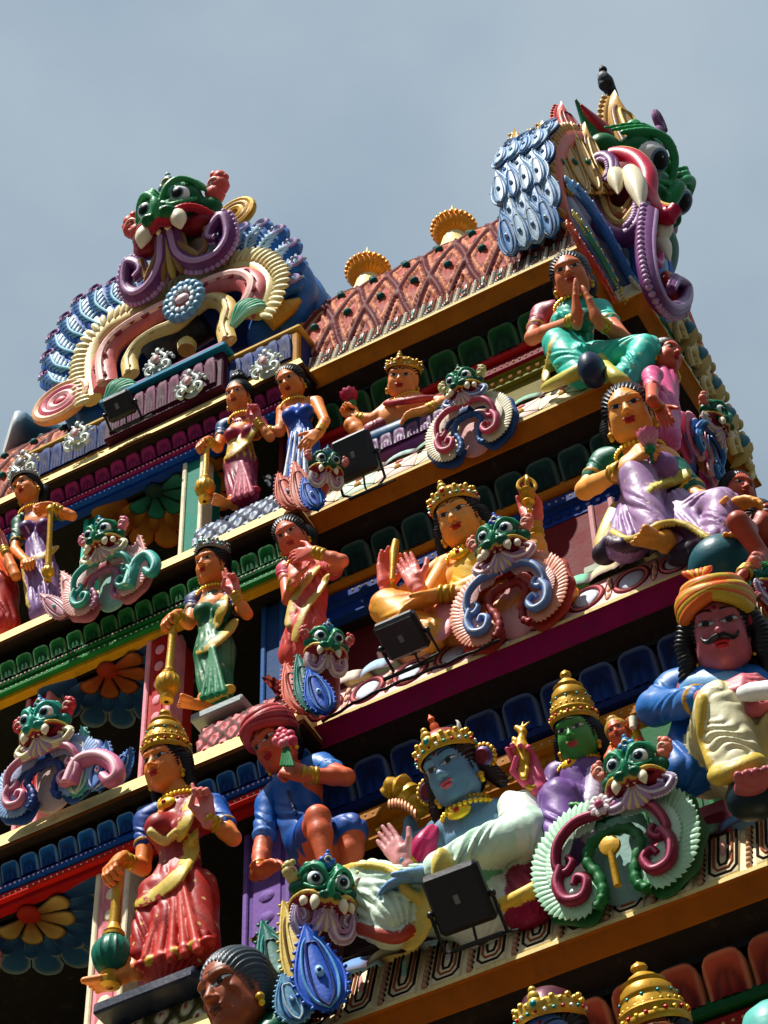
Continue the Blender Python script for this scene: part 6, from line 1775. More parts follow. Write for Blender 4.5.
for i, (px, py, lab) in enumerate(((368, 272, 'golden fluted roof finial near the middle, left of the pair'), (454, 230, 'golden fluted roof finial, the one nearer the right gable'))):
    c = at(px, py, RY); rt = thing('roof_finial', lab, 'finial', c - V3(0, 0, .25), 'golden finials along the roof ridge')
    q = .70
    g = G(); g.lathe([(.22, -1.0), (.21, -.60), (.19, -.45), (.15, -.32), (.10, -.22), (.08, -.12), (.07, -.08)], 'cream', c, n=32); g.build('base', rt, sharp=50)
    g = G()
    g.lathe([(r_ * q, z_ * q) for r_, z_ in [(.0, -.15), (.10, -.14), (.155, -.10), (.185, -.05), (.195, 0), (.185, .03), (.16, .05), (.12, .09), (.09, .13), (.05, .15)]], (230, 150, 14), c, n=78, flute=26, fa=.06)
    for k in range(26):
        a = 2 * PI * k / 26
        g.ell(c + V3(math.cos(a) * .195, math.sin(a) * .195, .01) * q, (.016, .016, .022), (236, 160, 24), n=6)
        g.ell(c + V3(math.cos(a) * .165, math.sin(a) * .165, .055) * q, (.013, .013, .016), (236, 160, 24), n=6)
    g.build('fluted_ring', rt, 'gilt', sharp=70)
    g = G(); g.lathe([(.04, .09), (.045, .12), (.035, .15), (.02, .17), (.025, .19), (.015, .21), (.0, .28)], (230, 200, 140), c, n=20); g.build('spire', rt, 'gilt')

# -------- eave and ledge panel patterns
def panel_frames(t):
    sl = SLP[t]; ph = PANH[t]; X, Y, z = TIER[t]
    out = []
    for (a, b, o) in sides(t):
        a = V3(*a, z + .014); b = V3(*b, z + .014); o_ = V3(*o, 0)
        d = nrm(b - a); v = nrm(V3(0, 0, ph - .014) - o_ * sl); n = nrm(o_ * ph + V3(0, 0, sl))
        out.append((a, b, d, v, n, math.hypot(ph - .014, sl)))
    return out
def panel_pattern(t):
    for (a, b, d, v, n, H) in panel_frames(t):
        g = G()
        L = np.linalg.norm(b - a)
        Q = lambda u, w, e=.0: a + d * u + v * w + n * e
        def line(pts, r, col): g.tube([Q(*p, .001) for p in pts], r, col, n=6)
        if t in ('C', 'T'):
            w = .175 if t == 'C' else .10
            k = max(1, round(L / w)); w = L / k
            lc = (40, 26, 22) if t == 'C' else (60, 46, 44)
            for i in range(k):
                u = (i + .5) * w
                cc = ((226, 196, 170), (226, 170, 160), (150, 200, 180), (206, 190, 190))[i % 4]
                g.box((-w * .33, 0, -.004), (w * .33, H * .98, .012), (238, 224, 186) if t == 'C' else (230, 222, 206), bev=.006, fr=(Q(u, 0), d, v, n))
                for s1, top in ((.28, 1.0), (.19, .82), (.10, .6)):
                    e = .012
                    pts = [(u - w * s1, H * .96), (u - w * s1, H * (.5 - s1 * 1.2)), (u - w * s1 * .6, H * (.38 - s1 * 1.15)), (u + w * s1 * .6, H * (.38 - s1 * 1.15)), (u + w * s1, H * (.5 - s1 * 1.2)), (u + w * s1, H * .96)]
                    g.tube([Q(p[0], p[1], .013) for p in pts], .0055 if t == 'C' else .0035, lc if s1 != .19 else (170, 90, 60), n=6)
                g.ell(Q(u, H * .55, .014), (w * .06, .006, H * .22), cc, n=8)
                for zz in range(8):      # toothed bars between the boxes
                    g.ell(Q(i * w + .004, H * (.06 + zz * .12), .008), (.012, .012, H * .05), (190, 150, 120) if t == 'C' else (226, 220, 206), n=6)
                    g.ell(Q(i * w + .014, H * (.10 + zz * .12), .004), (.006, .006, H * .03), lc, n=4)
        elif t == 'A':
            w = .23; k = max(1, round(L / w)); w = L / k
            for i in range(k):
                u = i * w
                g.box((0.01, H * .08, -.004), (w - .01, H * .92, .007), ((240, 226, 196), (206, 228, 204), (240, 212, 200))[i % 3], bev=.004, fr=(Q(u, 0), d, v, n))
                line([(u, H * .08), (u + w, H * .92)], .008, (70, 50, 50)); line([(u, H * .92), (u + w, H * .08)], .008, (70, 50, 50))
                g.ell(Q(u + w / 2, H * .5, .01), (.02, .008, .02), (190, 140, 60), n=8)
                g.ell(Q(u + w * .5, H * .8, .008), (.025, .006, .012), (214, 130, 120), n=6)
            for e in (.05, .95): line([(0, H * e), (L, H * e)], .006, (150, 120, 70))
        elif t == 'B':
            w = .195; k = max(1, round(L / w)); w = L / k
            for i in range(k):
                c = Q((i + .5) * w, H * .5, .002)
                th = np.linspace(0, 2 * PI, 25)
                for s1, col, r_ in ((.40, (110, 30, 50), .004), (.35, (226, 140, 140), .007), (.30, (120, 60, 70), .004)):
                    g.tube([c + d * math.cos(q) * w * s1 + v * math.sin(q) * H * s1 * 1.05 + n * .002 for q in th], r_, col, n=6, cap=False)
                g.ell(c, (w * .27, H * .28, .012), (206, 212, 224), n=16, axes=(d, v, n))
                e = Q(i * w, H * .5, .002)
                for dz in (-.28, 0, .28): g.ell(e + v * H * dz, (w * .055, H * .12, .010), (236, 190, 160), n=8, axes=(d, v, n))
                g.tube([e + d * math.cos(q) * w * .075 + v * math.sin(q) * H * .4 for q in th], .003, (110, 40, 50), n=5, cap=False)
        g.build('panel_relief', tower, sharp=60)
for t in 'TABC': panel_pattern(t)

# pastel lappets lying on the ledges above the panels
def lappets(t, x0, x1, cols, w, hh=.11):
    X, Y, z = TIER[t]; g = G(); zb = z + PANH[t] + .002
    k = max(1, round((x1 - x0) / w)); w = (x1 - x0) / k
    for i in range(k):
        c = cols[i % len(cols)]
        n_ = 7
        P = np.zeros((n_, 10, 3)); C = np.zeros((n_, 10, 3))
        for a_ in range(n_):
            u = a_ / (n_ - 1)
            for b_ in range(10):
                q = b_ / 9 * PI * .55
                bul = 1 + .12 * math.sin(PI * u)
                P[a_, b_] = (x0 + (i + u) * w, Y + .055 + .14 - .14 * math.cos(q) * bul, zb + hh * math.sin(q) * bul)
                C[a_, b_] = lin(c) if abs(u - .5) < .36 and 1 <= b_ else lin((90, 60, 70))
        g.grid(P, C, flip=True)
    g.build('ledge_lappets', tower, sharp=50)
lappets('C', BAYX['C'] + .02, -1.9, [(120, 160, 210), (226, 206, 150), (120, 150, 206), (214, 110, 120), (130, 180, 160)], .15)
lappets('B', BAYX['B'] + .02, -2.1, [(226, 210, 190), (170, 200, 220), (232, 180, 180), (130, 200, 170), (226, 206, 170)], .13, .13)
lappets('A', BAYX['A'] + .02, -2.4, [(140, 190, 160), (206, 200, 150), (170, 200, 190)], .16, .10)
for t, x0, x1, dy, h0, h1, c in (('A', -3.05, -2.75, .2, .02, .2, (150, 110, 150)), ('B', -2.55, -2.3, .16, .02, .2, (120, 130, 110)), ('C', -2.35, -2.05, .12, .02, .19, (150, 60, 80))):
    X, Y, z = TIER[t]; g = G()
    g.box((x0, Y + dy, z + PANH[t] + h0), (x1, Y + .34, z + PANH[t] + h1), c, bev=.01)
    g.box((x0 - .01, Y + dy - .01, z + PANH[t] + h1 - .035), (x1 + .01, Y + .33, z + PANH[t] + h1 + .012), tuple(min(255, q + 60) for q in c), bev=.006)
    g.build('step_block', tower, sharp=30)

# diamond pattern kapota on the bay ledges, under the standing figures
def kapota(t, x0, W, cols, hh=.23):
    X, Y, z = TIER[t]; Yb = Y - BB; xb = BAYX[t]; z += BAYUP.get(t, 0)
    g = G()
    def patch(a, b, out):
        a = V3(*a, 0); b = V3(*b, 0); L = np.linalg.norm(b - a); d = (b - a) / L; o_ = V3(*out, 0)
        us = np.linspace(0, L, int(L / .008)); th = np.linspace(0, PI * .52, 34)
        U_, T = np.meshgrid(us, th, indexing='ij'); r0 = .11
        A_ = U_ / W + T * .16 / W; B_ = U_ / W - T * .16 / W
        e = np.minimum(np.abs(A_ - np.round(A_)), np.abs(B_ - np.round(B_)))
        rad = np.hypot(A_ - np.floor(A_) - .5, B_ - np.floor(B_) - .5)
        hg = np.exp(-(e / .07) ** 2) * .010 + np.exp(-(rad / .2) ** 2) * .014
        P = a + d * U_[..., None] + o_ * (-.05 + (r0 + hg)[..., None] * (np.cos(T)[..., None] - 1) * 1.0 + hg[..., None]) + V3(0, 0, 1) * (z + .025 + (hh + hg) * np.sin(T))[..., None]
        C = np.zeros(P.shape); C[:] = lin(cols[0]); C[rad < .34] = lin(cols[1]); C[rad < .13] = lin(cols[2]); C[e < .10] = lin(cols[3])
        g.grid(P, C, flip=True)
    patch((x0, Yb), (xb - .04, Yb), (0, -1)); patch((xb - .04, Yb), (xb - .04, Y + .3), (1, 0))
    g.box((x0, Yb + .18, z + .02), (xb - .2, Y + .4, z + .025 + hh * .97), cols[0])
    g.build('curved_cornice', tower, sharp=70)
kapota('A', -4.55, .085, ((30, 50, 90), (206, 214, 220), (60, 90, 150), (20, 30, 60)))
kapota('B', -4.28, .085, ((150, 40, 50), (220, 150, 150), (180, 30, 40), (70, 40, 30)))
kapota('C', -4.45, .11, ((110, 110, 60), (226, 214, 180), (150, 60, 60), (70, 60, 30)))
kapota('A', -6.4, .085, ((60, 60, 100), (190, 180, 200), (90, 70, 130), (30, 30, 60)), hh=.05) if 0 else None

# -------- platforms of the left gable
zT = TIER['T'][2]; YT = TIER['T'][1] - BB
def xat(px, py, Y): return at(px, py, Y)[0]
ztop = at(292, 330, YT + .05)[2]
xl, xr = -5.86, BAYX['T'] - .06
g = G()
def cbox(x0, x1, y0, y1, z0, z1, fr, pan=None):
    g.box((x0, y0, z0), (x1, y1, z1), fr, bev=.008)
    if pan:
        e = .035
        g.box((x0 + e, y0 - .004, z0 + e), (x1 - e, y0 + .02, z1 - e), pan, bev=.004)
        petal_row(g, (x0 + e, y0 - .006), (x1 - e, y0 - .006), (0, -1), z1 - e - .008, z0 + e + .004, .012, .002, .075, (pan, tuple(min(255, q + 15) for q in pan), tuple(min(255, q + 50) for q in pan)), amp=.008)
        g.box((x1 - .002, y0 + e, z0 + e), (x1 + .004, y1 - e, z1 - e), pan, bev=.002)
hp = max(.16, ztop - zT)
cbox(xl, xr, YT + .05, YT + .75, zT + .026, zT + hp, (176, 124, 44), (10, 34, 96))
g.box((xl - .02, YT + .035, zT + hp - .02), (xr + .02, YT + .77, zT + hp + .012), (206, 164, 80), bev=.008)
x0c, x1c = xat(105, 410, YT - .02), xat(222, 358, YT - .02)
cbox(x0c, x1c, YT - .01, YT + .3, zT + .03, zT + hp + .02, (70, 14, 44), (80, 16, 50))
g.box((x0c - .03, YT - .045, zT + hp + .01), (x1c + .03, YT + .3, zT + hp + .05), (40, 130, 160), bev=.008)
g.build('gable_platform', tower, sharp=30)
g = G(); g.tube([V3(x0c + .06, YT + .06, zT + hp + .10), V3(x1c - .02, YT + .06, zT + hp + .10)], .062, (150, 90, 130), n=22)
g.build('roll_moulding', tower, sharp=40)

# -------- the left gable
YG = YT + .16
gl = thing('gable', 'peacock blue feathered horseshoe gable with green bug eyed mask, upper left', 'gable', at(180, 380, YG))
def band_sdf(s, pts, r, col, k=.01, fl=.5, w=(0, -1, 0)):
    s.chain(pts, r, col, k, flat=(w, fl))
A_ = lambda pts, d=0.0: smooth_path([at(x, y, YG + d) for x, y in pts], 5)
outl = [(88, 408), (82, 380), (86, 352), (104, 328), (140, 305), (180, 285), (215, 270), (245, 262), (265, 268), (274, 285), (268, 305), (258, 325)]
s = S(at(30, 420, YG) - V3(.1, .15, .3), at(315, 210, YG) + V3(.15, .75, .1), .009)
cen = at(180, 345, YG)
for dd in (0.10, .22, .34, .46):
    pts = [p + V3(0, dd, 0) for p in A_(outl)]
    s.chain(pts, .11, (24, 84, 160), .03)
    s.chain([p + (p - cen) * .16 for p in pts[2:-2]], .09, (40, 110, 180), .03)
s.build('body', gl)
wv = V3(0, -1, 0)
def ribbed(name, root, pts, r, col, n, w, lift=.03, L=None, tip=None, out=1, lean=.3):
    g = G(); lobes(g, pts, out, L or r * 1.5, r * .35, col, n, tip, w=w, lean=lean)
    g.build(name, root)
lo_ = A_([(93, 400), (88, 375), (92, 350), (107, 330), (128, 318), (146, 309), (180, 292), (212, 277), (240, 268), (258, 269), (268, 283), (264, 300), (256, 316)], -.06)
g = G(); g.tube(lo_, .06, (226, 206, 140), n=10, flat=((0, -1, 0), .6)); g.build('cream_band', gl)
ribbed('cream_fringe', gl, A_([(90, 402), (84, 375), (88, 348), (104, 326), (126, 313), (144, 304), (180, 286), (212, 271), (241, 261), (262, 264), (274, 281), (269, 302), (260, 318)], -.09), .062, (230, 214, 160), 58, wv, out=-1, L=.10)
for nm, pts, r, c1, c2 in (('pink_band', [(106, 388), (104, 368), (110, 350), (126, 334), (152, 318), (182, 303), (211, 287), (240, 279), (255, 286), (253, 301), (244, 314)], .082, (206, 110, 110), (240, 190, 180)),
                           ('cream_scallop', [(131, 375), (130, 360), (140, 345), (158, 333), (176, 325), (195, 310), (208, 301), (222, 302), (229, 312), (225, 328), (228, 342)], .055, (226, 196, 120), (240, 220, 160))):
    p = A_(pts, -.08)
    g = G(); g.tube(p, r, c1, n=12, flat=((0, -1, 0), .6)); g.tube([q + wv * r * .5 for q in p], r * .35, c2, n=8)
    for o in (-1, 1): lobes(g, p, o, r * .8, r * .28, c2 if nm == 'cream_scallop' else (176, 70, 80), 44, None, w=wv, lean=.2)
    if nm == 'pink_band': curl_band(g, [q + wv * r * .62 for q in p], r * .5, (150, 50, 60), 17, wv)
    else: curl_band(g, [q + wv * r * .62 for q in p], r * .45, (200, 170, 100), 16, wv)
    g.build(nm, gl)
g = G(); g.tube(A_([(150, 362), (165, 350), (185, 335), (205, 322)], .02), .11, (24, 12, 10), n=10); g.build('opening_shade', gl)  # solid near-black tube painted as the shade inside the arch; no hole is cut
g = G(); c = at(160, 358, YG - .10); g.lathe([(.05, -.05), (.055, 0), (.04, .03), (.02, .05), (.0, .09)], (226, 200, 120), at(187, 345, YG - .06), n=16); g.build('bud', gl)
# feathers
def plume(root, base, tip, w, cols, r=.05, bend=.03):
    base, tip = np.asarray(base), np.asarray(tip); d = tip - base; L = np.linalg.norm(d); d = nrm(d); sd = nrm(np.cross(w, d))
    g = G()
    g.tube(smooth_path([base, base + d * L * .5 + sd * bend, tip], 6), list(np.interp(np.linspace(0, 1, 13), [0, .5, .85, 1], [r * .7, r * 1.0, r * 1.15, r * .5])), cols[0], n=10, flat=(w, .5))
    for k in range(7):
        f = .25 + .1 * k; p = base + d * L * f + sd * bend * math.sin(f * PI) + w * r * .45
        for o in (-1, 1):
            g.tube([p, p + (sd * o * .8 + d * .7) * r * .85], [r * .14, r * .10], cols[1], n=5)
    c = tip - d * r * .6 + w * r * .5
    g.tube([c + (sd * math.cos(a) + d * math.sin(a)) * r * (.65 - a * .07) for a in np.linspace(0, 6.5, 16)], r * .15, cols[2], n=6)
    g.tube(smooth_path([base + w * r * .5, base + d * L * .5 + sd * (bend + r * .2) + w * r * .6, tip - d * r * .7 + w * r * .5], 4), r * .12, cols[1], n=6)
    g.build('feather', root)
FC = ((26, 84, 160), (150, 200, 214), (130, 70, 130))
FC2 = ((40, 110, 180), (196, 220, 230), (170, 150, 190))
n_l = [((86, 400), (56, 392)), ((82, 388), (48, 374)), ((82, 374), (50, 356)), ((84, 358), (56, 336)), ((92, 342), (68, 318)), ((102, 328), (82, 300)), ((114, 318), (98, 290)), ((128, 310), (116, 283)), ((140, 304), (134, 282))]
for i, (b_, t_) in enumerate(n_l):
    plume(gl, at(*b_, YG - .04), at(*t_, YG - .02 + .02 * (i % 2)), wv, FC, r=.068)
    plume(gl, at(*b_, YG + .10), at(t_[0] - 3, t_[1] + 2, YG + .14), wv, FC2, r=.066)
n_r = [((236, 262), (247, 228)), ((248, 262), (267, 224)), ((258, 268), (284, 230)), ((268, 276), (298, 244)), ((272, 290), (304, 262)), ((270, 303), (302, 280)), ((226, 266), (232, 238))]
for i, (b_, t_) in enumerate(n_r):
    plume(gl, at(*b_, YG - .04), at(*t_, YG - .02 + .02 * (i % 2)), wv, FC2, r=.075)
    plume(gl, at(*b_, YG + .14), at(t_[0] + 1, t_[1], YG + .2), wv, FC, r=.075)
g = G(); g.tube(smooth_path([at(268, 322, YG - .02), at(285, 310, YG), at(300, 300, YG + .02)], 5), [.07, .07, .07, .065, .065, .06, .06, .05, .04, .03, .02], (206, 160, 60), n=10, flat=((0, -1, 0), .8))
g.build('end_scroll', gl)
for (x, y, sx) in ((245, 322, 1), (93, 402, -1)):
    g = G()
    for k in range(6):
        a = (.15 + k * .2); p = at(x - 12 * sx, y + 4, YG - .16)
        g.tube(smooth_path([p, p + V3(math.cos(a) * .12, -.03, math.sin(a) * .10), p + V3(math.cos(a) * .22, -.01, math.sin(a) * .17)], 4), [.02] * 4 + [.024] * 4 + [.008], (60, 160, 120) if k % 2 else (150, 200, 170), n=8)
    g.build('leaf_spray', gl)
g = G(); c = at(62, 402, YG - .08)
for k in range(3): g.tube([c + V3(math.cos(a), 0, math.sin(a) * .8) * (.17 - .05 * k) for a in np.linspace(0, 2 * PI, 24)], .03, [(226, 170, 120), (214, 100, 120), (240, 180, 180)][k], n=8, cap=False)
g.ell(c, (.05, .03, .04), 'rose'); g.build('end_rosette', gl)
# blue rosette, beard, mask
g = G(); c = at(184, 301, YG - .2)
U1, V1 = V3(1, 0, .12), V3(0, -.25, 1)
for k in range(16):
    a = 2 * PI * k / 16; g.ell(c + (U1 * math.cos(a) + V1 * math.sin(a)) * .105, (.034, .03, .034), (110, 160, 190), n=8)
for k in range(12):
    a = 2 * PI * k / 12; g.ell(c + wv * .015 + (U1 * math.cos(a) + V1 * math.sin(a)) * .07, (.022, .02, .022), (196, 214, 224), n=6)
g.ell(c + wv * .02, (.045, .02, .035), (232, 200, 200), n=12); g.build('rosette', gl)
s = S(at(182, 290, YG) - V3(.3, .5, .3), at(182, 215, YG) + V3(.3, .3, .3), .008)
s.cone(at(182, 280, YG + .05), .17, at(184, 232, YG - .10), .13, (150, 100, 50), .03); s.cone(at(200, 268, YG + .1), .12, at(196, 228, YG), .12, (20, 80, 60), .03); s.build('neck', gl)
mf = Fr(at(178, 228, YG - .22), (1, 0, .0), (.12, -.9, -.38))
monster(gl, mf, .262, pal(head=(16, 100, 50), head2=(60, 150, 90), eye=(120, 150, 180), lip=(200, 40, 50), jaw=(110, 50, 110), jaw2=(190, 150, 190), fan=(190, 160, 90), fan2=(150, 110, 60), crest=(150, 180, 190), ear=(214, 90, 80), ear2=(240, 170, 150)), h=.0075, jawk=1.35, fank=1.5, jawx=1.15, jawr=.21, tooth=1.15)
g = G(); c = at(235, 215, YG - .02)
for k in range(3): g.tube([c + V3(math.cos(a), -.02 * k, math.sin(a)) * (.12 - .035 * k) for a in np.linspace(0, 2 * PI, 24)], .026, ['gold', (150, 110, 40), 'gold'][k], n=8, cap=False)
g.ell(at(229, 232, YG - .1), (.07, .05, .06), (40, 100, 180)); g.build('side_knob', gl, 'gilt')

# -------- the right gable, at the end of the roof
XG = TIER['T'][0] - .10; XB = XG + .14
y0 = 8.12
gr = thing('gable', 'tall right gable with green mask, long tusks, purple curled jaw and gold horn', 'gable', (XG, y0, 12.1))
wx = V3(1, 0, 0)
def mirror(p, m): return V3(p[0], 2 * y0 - p[1], p[2]) if m else np.asarray(p, float)
def Y_(pts, X, m): return [mirror(p, m) for p in smooth_path([V3(X, y, z) for y, z in pts], 5)]
def B_(pts, X, m): return [mirror(p, m) for p in smooth_path([atx(x, y, X) for x, y in pts], 5)]
OUT = [(7.34, 12.12), (7.10, 12.22), (6.96, 12.5), (6.98, 12.85), (7.10, 13.2), (7.30, 13.55), (7.62, 13.88), (8.12, 14.05)]
s = S((XG - .55, 6.75, 11.95), (XG + .1, 9.5, 14.35), .011)
for z_, hw in ((12.16, .90), (12.4, 1.06), (12.65, 1.08), (12.9, 1.04), (13.15, .95), (13.4, .82), (13.62, .66), (13.82, .46), (13.95, .26)):
    for dx in (.10, .20): s.cone((XG - dx, y0 - hw, z_), .13, (XG - dx, y0 + hw, z_), .13, (40, 90, 160), .04)
for m_ in (False, True):
    for dx in (.08, .15, .22):
        s.chain(Y_(OUT, XG - dx, m_), .10, (110, 150, 190) if dx > .15 else (176, 192, 204), .03)
s.build('body', gr, paint=lambda V, C: np.where(((C[:, 2] > C[:, 0] * 1.3) | (V[:, 0] < XG - .13))[:, None], lin((30, 84, 150)) + (lin((190, 206, 214)) - lin((30, 84, 150))) * np.clip((V[:, 2] - 12.35) / .7 + .25 * np.sin(V[:, 2] * 9 + V[:, 0] * 14), 0, 1)[:, None], C))
for m_ in (False, True):
    sg = -1 if m_ else 1
    for dx, L_, cc in ((.25, .13, (176, 196, 210)), (.15, .12, (150, 180, 206))):
        p = Y_(OUT[1:-1], XG - dx, m_); g = G(); lobes(g, p, -sg, L_ * .75, .032, cc, 34, None, w=wx, lean=.5); g.build('scale_fringe', gr)
    p = Y_(OUT, XG, m_); g = G(); g.tube(p, .065, (214, 84, 40), n=10, flat=((1, 0, 0), .6)); lobes(g, p, -sg, .10, .03, (206, 150, 60), 34, None, w=wx, lean=.3); g.build('orange_rim', gr)
    for nm, pts, r, c1, c2, X in (
            () if m_ else (('blue_band', [(566, 182), (582, 196), (600, 222), (620, 258), (640, 298), (650, 322)], .045, (50, 120, 190), (140, 190, 224), XB),
            ('green_band', [(572, 212), (590, 238), (608, 268), (626, 304)], .03, (40, 140, 120), (214, 196, 100), XB),
            ('red_band', [(566, 222), (582, 248), (598, 272), (614, 302)], .034, (190, 54, 30), (226, 110, 70), XB - .04))):
        p = B_(pts, X, m_)
        g = G(); g.tube(p, r * np.clip(np.minimum(np.arange(len(p)), np.arange(len(p))[::-1]) / 4, .1, 1), c1, n=10, flat=((1, 0, 0), .6)); curl_band(g, [q + wx * r * .55 for q in p], r * .6, c2, 11, wx)
        lobes(g, p, 1, r * .9, r * .26, c2, 34, None, w=wx, lean=.1); lobes(g, p, -1, r * .9, r * .26, c2, 34, None, w=wx, lean=.1)
        g.build(nm, gr)
    if not m_:
        for i in range(4):
            leaf_plate(gr, 'gold_leaf', (XG + .10 - .02 * i, 7.44 - .14 * i, 13.12 - .17 * i), (XG + .02 - .03 * i, 7.42 - .145 * i, 13.84 - .17 * i), V3(1, -.45, -.1), .10, ((206, 160, 80), (120, 80, 34), (226, 190, 110), (30, 110, 90)))
        for i in range(3):
            leaf_plate(gr, 'gold_leaf', (XG - .06 - .03 * i, 7.40 - .14 * i, 13.36 - .2 * i), (XG - .14 - .05 * i, 7.34 - .16 * i, 13.86 - .22 * i), V3(.6, -.9, 0), .12, ((214, 170, 90), (206, 206, 200), (150, 90, 40), (120, 160, 190)))
        leaf_plate(gr, 'red_flame', (XG - .0, 7.42, 13.58), (XG - .10, 7.40, 14.12), V3(1, -.5, -.1), .12, ((206, 80, 66), (236, 150, 130), (120, 30, 30), (40, 100, 150)))
    for nm, ctr, r_, c1, c2 in () if m_ else (('red_scroll', (7.62, 12.85), .13, (206, 74, 44), (236, 150, 110)), ('pink_scroll', (7.50, 12.46), .10, (206, 90, 150), (236, 170, 200)), ('red_leaf', (7.80, 12.5), .11, (200, 60, 40), (240, 150, 110))):
        c = mirror((XG + .20, *ctr), m_)
        pts = [c + V3(.03 + .004 * k, math.cos(a) * r_ * (1 - a * .1) * sg, math.sin(a) * r_ * 1.4 * (1 - a * .1)) for k, a in enumerate(np.linspace(0, 7, 22))]
        scroll_part(nm, gr, pts, .036, c1, c2, wv=wx)
A7 = lambda pts, Y, k=5: smooth_path([at(x, y, Y + (z[0] if z else 0)) for x, y, *z in pts], k)
scroll_part('jaw_spiral', gr, A7(((644, 210, .1), (640, 226), (626, 238), (608, 233), (593, 214), (587, 190), (592, 168), (602, 158), (612, 163), (613, 176), (606, 184)), 7.42), .056, (120, 56, 120), (196, 160, 196), wv=nrm(V3(.7, -.5, -.5)), rim=((190, 150, 190), 1), taper=.6)
g = G()
for k, (q_, c_) in enumerate(((0, (206, 180, 110)), (1, (150, 90, 50)), (2, (226, 200, 130)))):
    g.tube(A7([(636 - 1 * k, 208 - 5 * q_), (622, 224 - 6 * q_), (608, 216 - 5 * q_), (600 + 2 * q_, 196 - 2 * q_)], 7.46 + .02 * k), .026, c_, n=8)
g.build('gum', gr)
g = G(); g.tube(A7([(598, 166), (616, 156), (636, 160), (648, 176), (648, 196), (654, 210), (668, 216), (676, 208)], 7.56), [.03] * 4 + [.055] * 28 + [.04] * 4, (196, 30, 70), n=12)
g.tube(A7([(600, 160), (617, 149), (639, 153), (654, 171), (655, 192), (660, 203), (672, 207)], 7.58), .016, (214, 180, 90), n=8); g.build('lip', gr, 'gloss_paint')
g = G(); g.ell(at(620, 192, 7.62), (.16, .16, .20), (120, 14, 40), n=16); g.build('mouth', gr)
for p0_, p1_, r_, nm in (((630, 172), (642, 211), .060, 0), ((612, 172), (618, 194), .056, 0), ((664, 222), (660, 246), .050, .1), ((655, 236), (670, 262), .045, .1), ((641, 214), (644, 226), .022, .02)):
    g = G(); a_, b_ = at(*p0_, 7.46 + nm * 2), at(*p1_, 7.40 + nm * 2)
    g.tube(smooth_path([a_, (a_ + b_) / 2 + V3(.015, -.01, 0), b_], 5), list(np.array([.8, .95, 1, 1.02, 1, .94, .82, .66, .46, .24, .08]) * r_), (236, 226, 196), n=14); g.build('fang', gr, 'gloss_paint')
g = G()
for k in range(7):
    g.tube(smooth_path([V3(XG + .16, y0 - .42 + .075 * k, 13.5), V3(XG + .14, y0 - .44 + .08 * k, 13.0), V3(XG + .10, y0 - .46 + .09 * k, 12.4)], 5), .032, ((40, 110, 190), (150, 190, 220))[k % 2], n=8)
g.build('throat', gr)
WB = ((150, 176, 200), (100, 144, 190), (200, 212, 220), (100, 140, 180)); BW = ((90, 136, 184), (190, 206, 220), (60, 100, 150), (150, 180, 206))
YO = lambda z: float(np.interp(z, [12.12, 12.3, 12.5, 12.85, 13.2, 13.55, 13.9], [7.02, 6.98, 6.95, 6.96, 7.08, 7.28, 7.62])) - .105
for i in range(7):
    z_ = 12.10 + .19 * i
    for j in range(4):
        x_ = XG - .03 - .075 * j + (.035 if i % 2 else 0)
        leaf_plate(gr, 'feather', (x_, YO(z_) - .035 + .01 * (i % 2), z_), (x_ - .02, YO(z_ + .33) - .035, z_ + .33), V3(-.15, -1, -.15), .060, WB if (i * 2 + j) % 3 else BW, lobed=False)
hc = V3(XG + .02, y0 - .10, 13.90)
s = S(hc - .6, hc + .5, .012); s.cone((XG - .1, y0, 13.55), .34, hc - V3(.05, 0, 0), .26, (16, 96, 50), .05); s.build('neck', gr)
scroll_part('long_curl', gr, smooth_path([atx(x, y, XG + .34) for x, y in ((648, 215), (645, 245), (648, 275), (656, 298), (670, 310), (684, 303), (685, 288), (676, 281), (671, 290))], 6), .055, (110, 50, 110), (180, 140, 180), wv=wx, rim=((180, 140, 180), 1))
mf = Fr(hc, (0, 1, 0), (.85, 0, -.72))
cm = pal(head=(16, 110, 56), head2=(50, 150, 90), eye=(120, 150, 180), lip=(200, 40, 70), jaw=(120, 60, 120), jaw2=(190, 150, 190), fan=(60, 130, 190), fan2=(206, 180, 110), crest=(60, 130, 200), ear=(30, 120, 70), ear2=(190, 40, 60))
monster(gr, mf, .385, cm, h=.010, jawk=1.1, fank=1.2, jawx=1.12, jawr=.19, tooth=1.35, ears=False, crest=False, jaws=(), fangs=False, fan=False)
for sg in (-1, 1):
    s = S(hc - V3(.6, .9, .3), hc + V3(.3, .9, .9), .009); e0 = hc + V3(-.02, sg * .30, .22); e1 = hc + V3(-.04, sg * .50, .38)
    s.cone(e0, .12, e1, .02, (24, 110, 60), .02, flat=((1, 0, 0), .5)); s.cone(e0 + V3(.06, 0, .03), .09, e1 + V3(.03, 0, -.08), .02, (180, 30, 40), .01, flat=((1, 0, 0), .5)); s.build('leaf_ear', gr)
g = G(); c = hc + V3(.12, .28, .50)
for k in range(7):
    a = -.3 + k * .6; g.ell(c + V3(0, math.cos(a), math.sin(a)) * .10, .05, (60, 130, 200) if k % 2 else (110, 160, 210), n=8)
g.tube([c + V3(.05, math.cos(a) * .06, math.sin(a) * .06) for a in np.linspace(0, 5, 12)], .02, (200, 120, 150), n=6); g.build('crest', gr)
hb_ = V3(XG + .14, y0 - .02, 14.16); ht = at(608, 99, 8.08)
leaf_plate(gr, 'horn', hb_ + V3(.02, 0, -.12), ht, V3(1, -.5, -.1), .21, ((196, 150, 66), (120, 80, 30), (226, 190, 100), (120, 50, 60)))
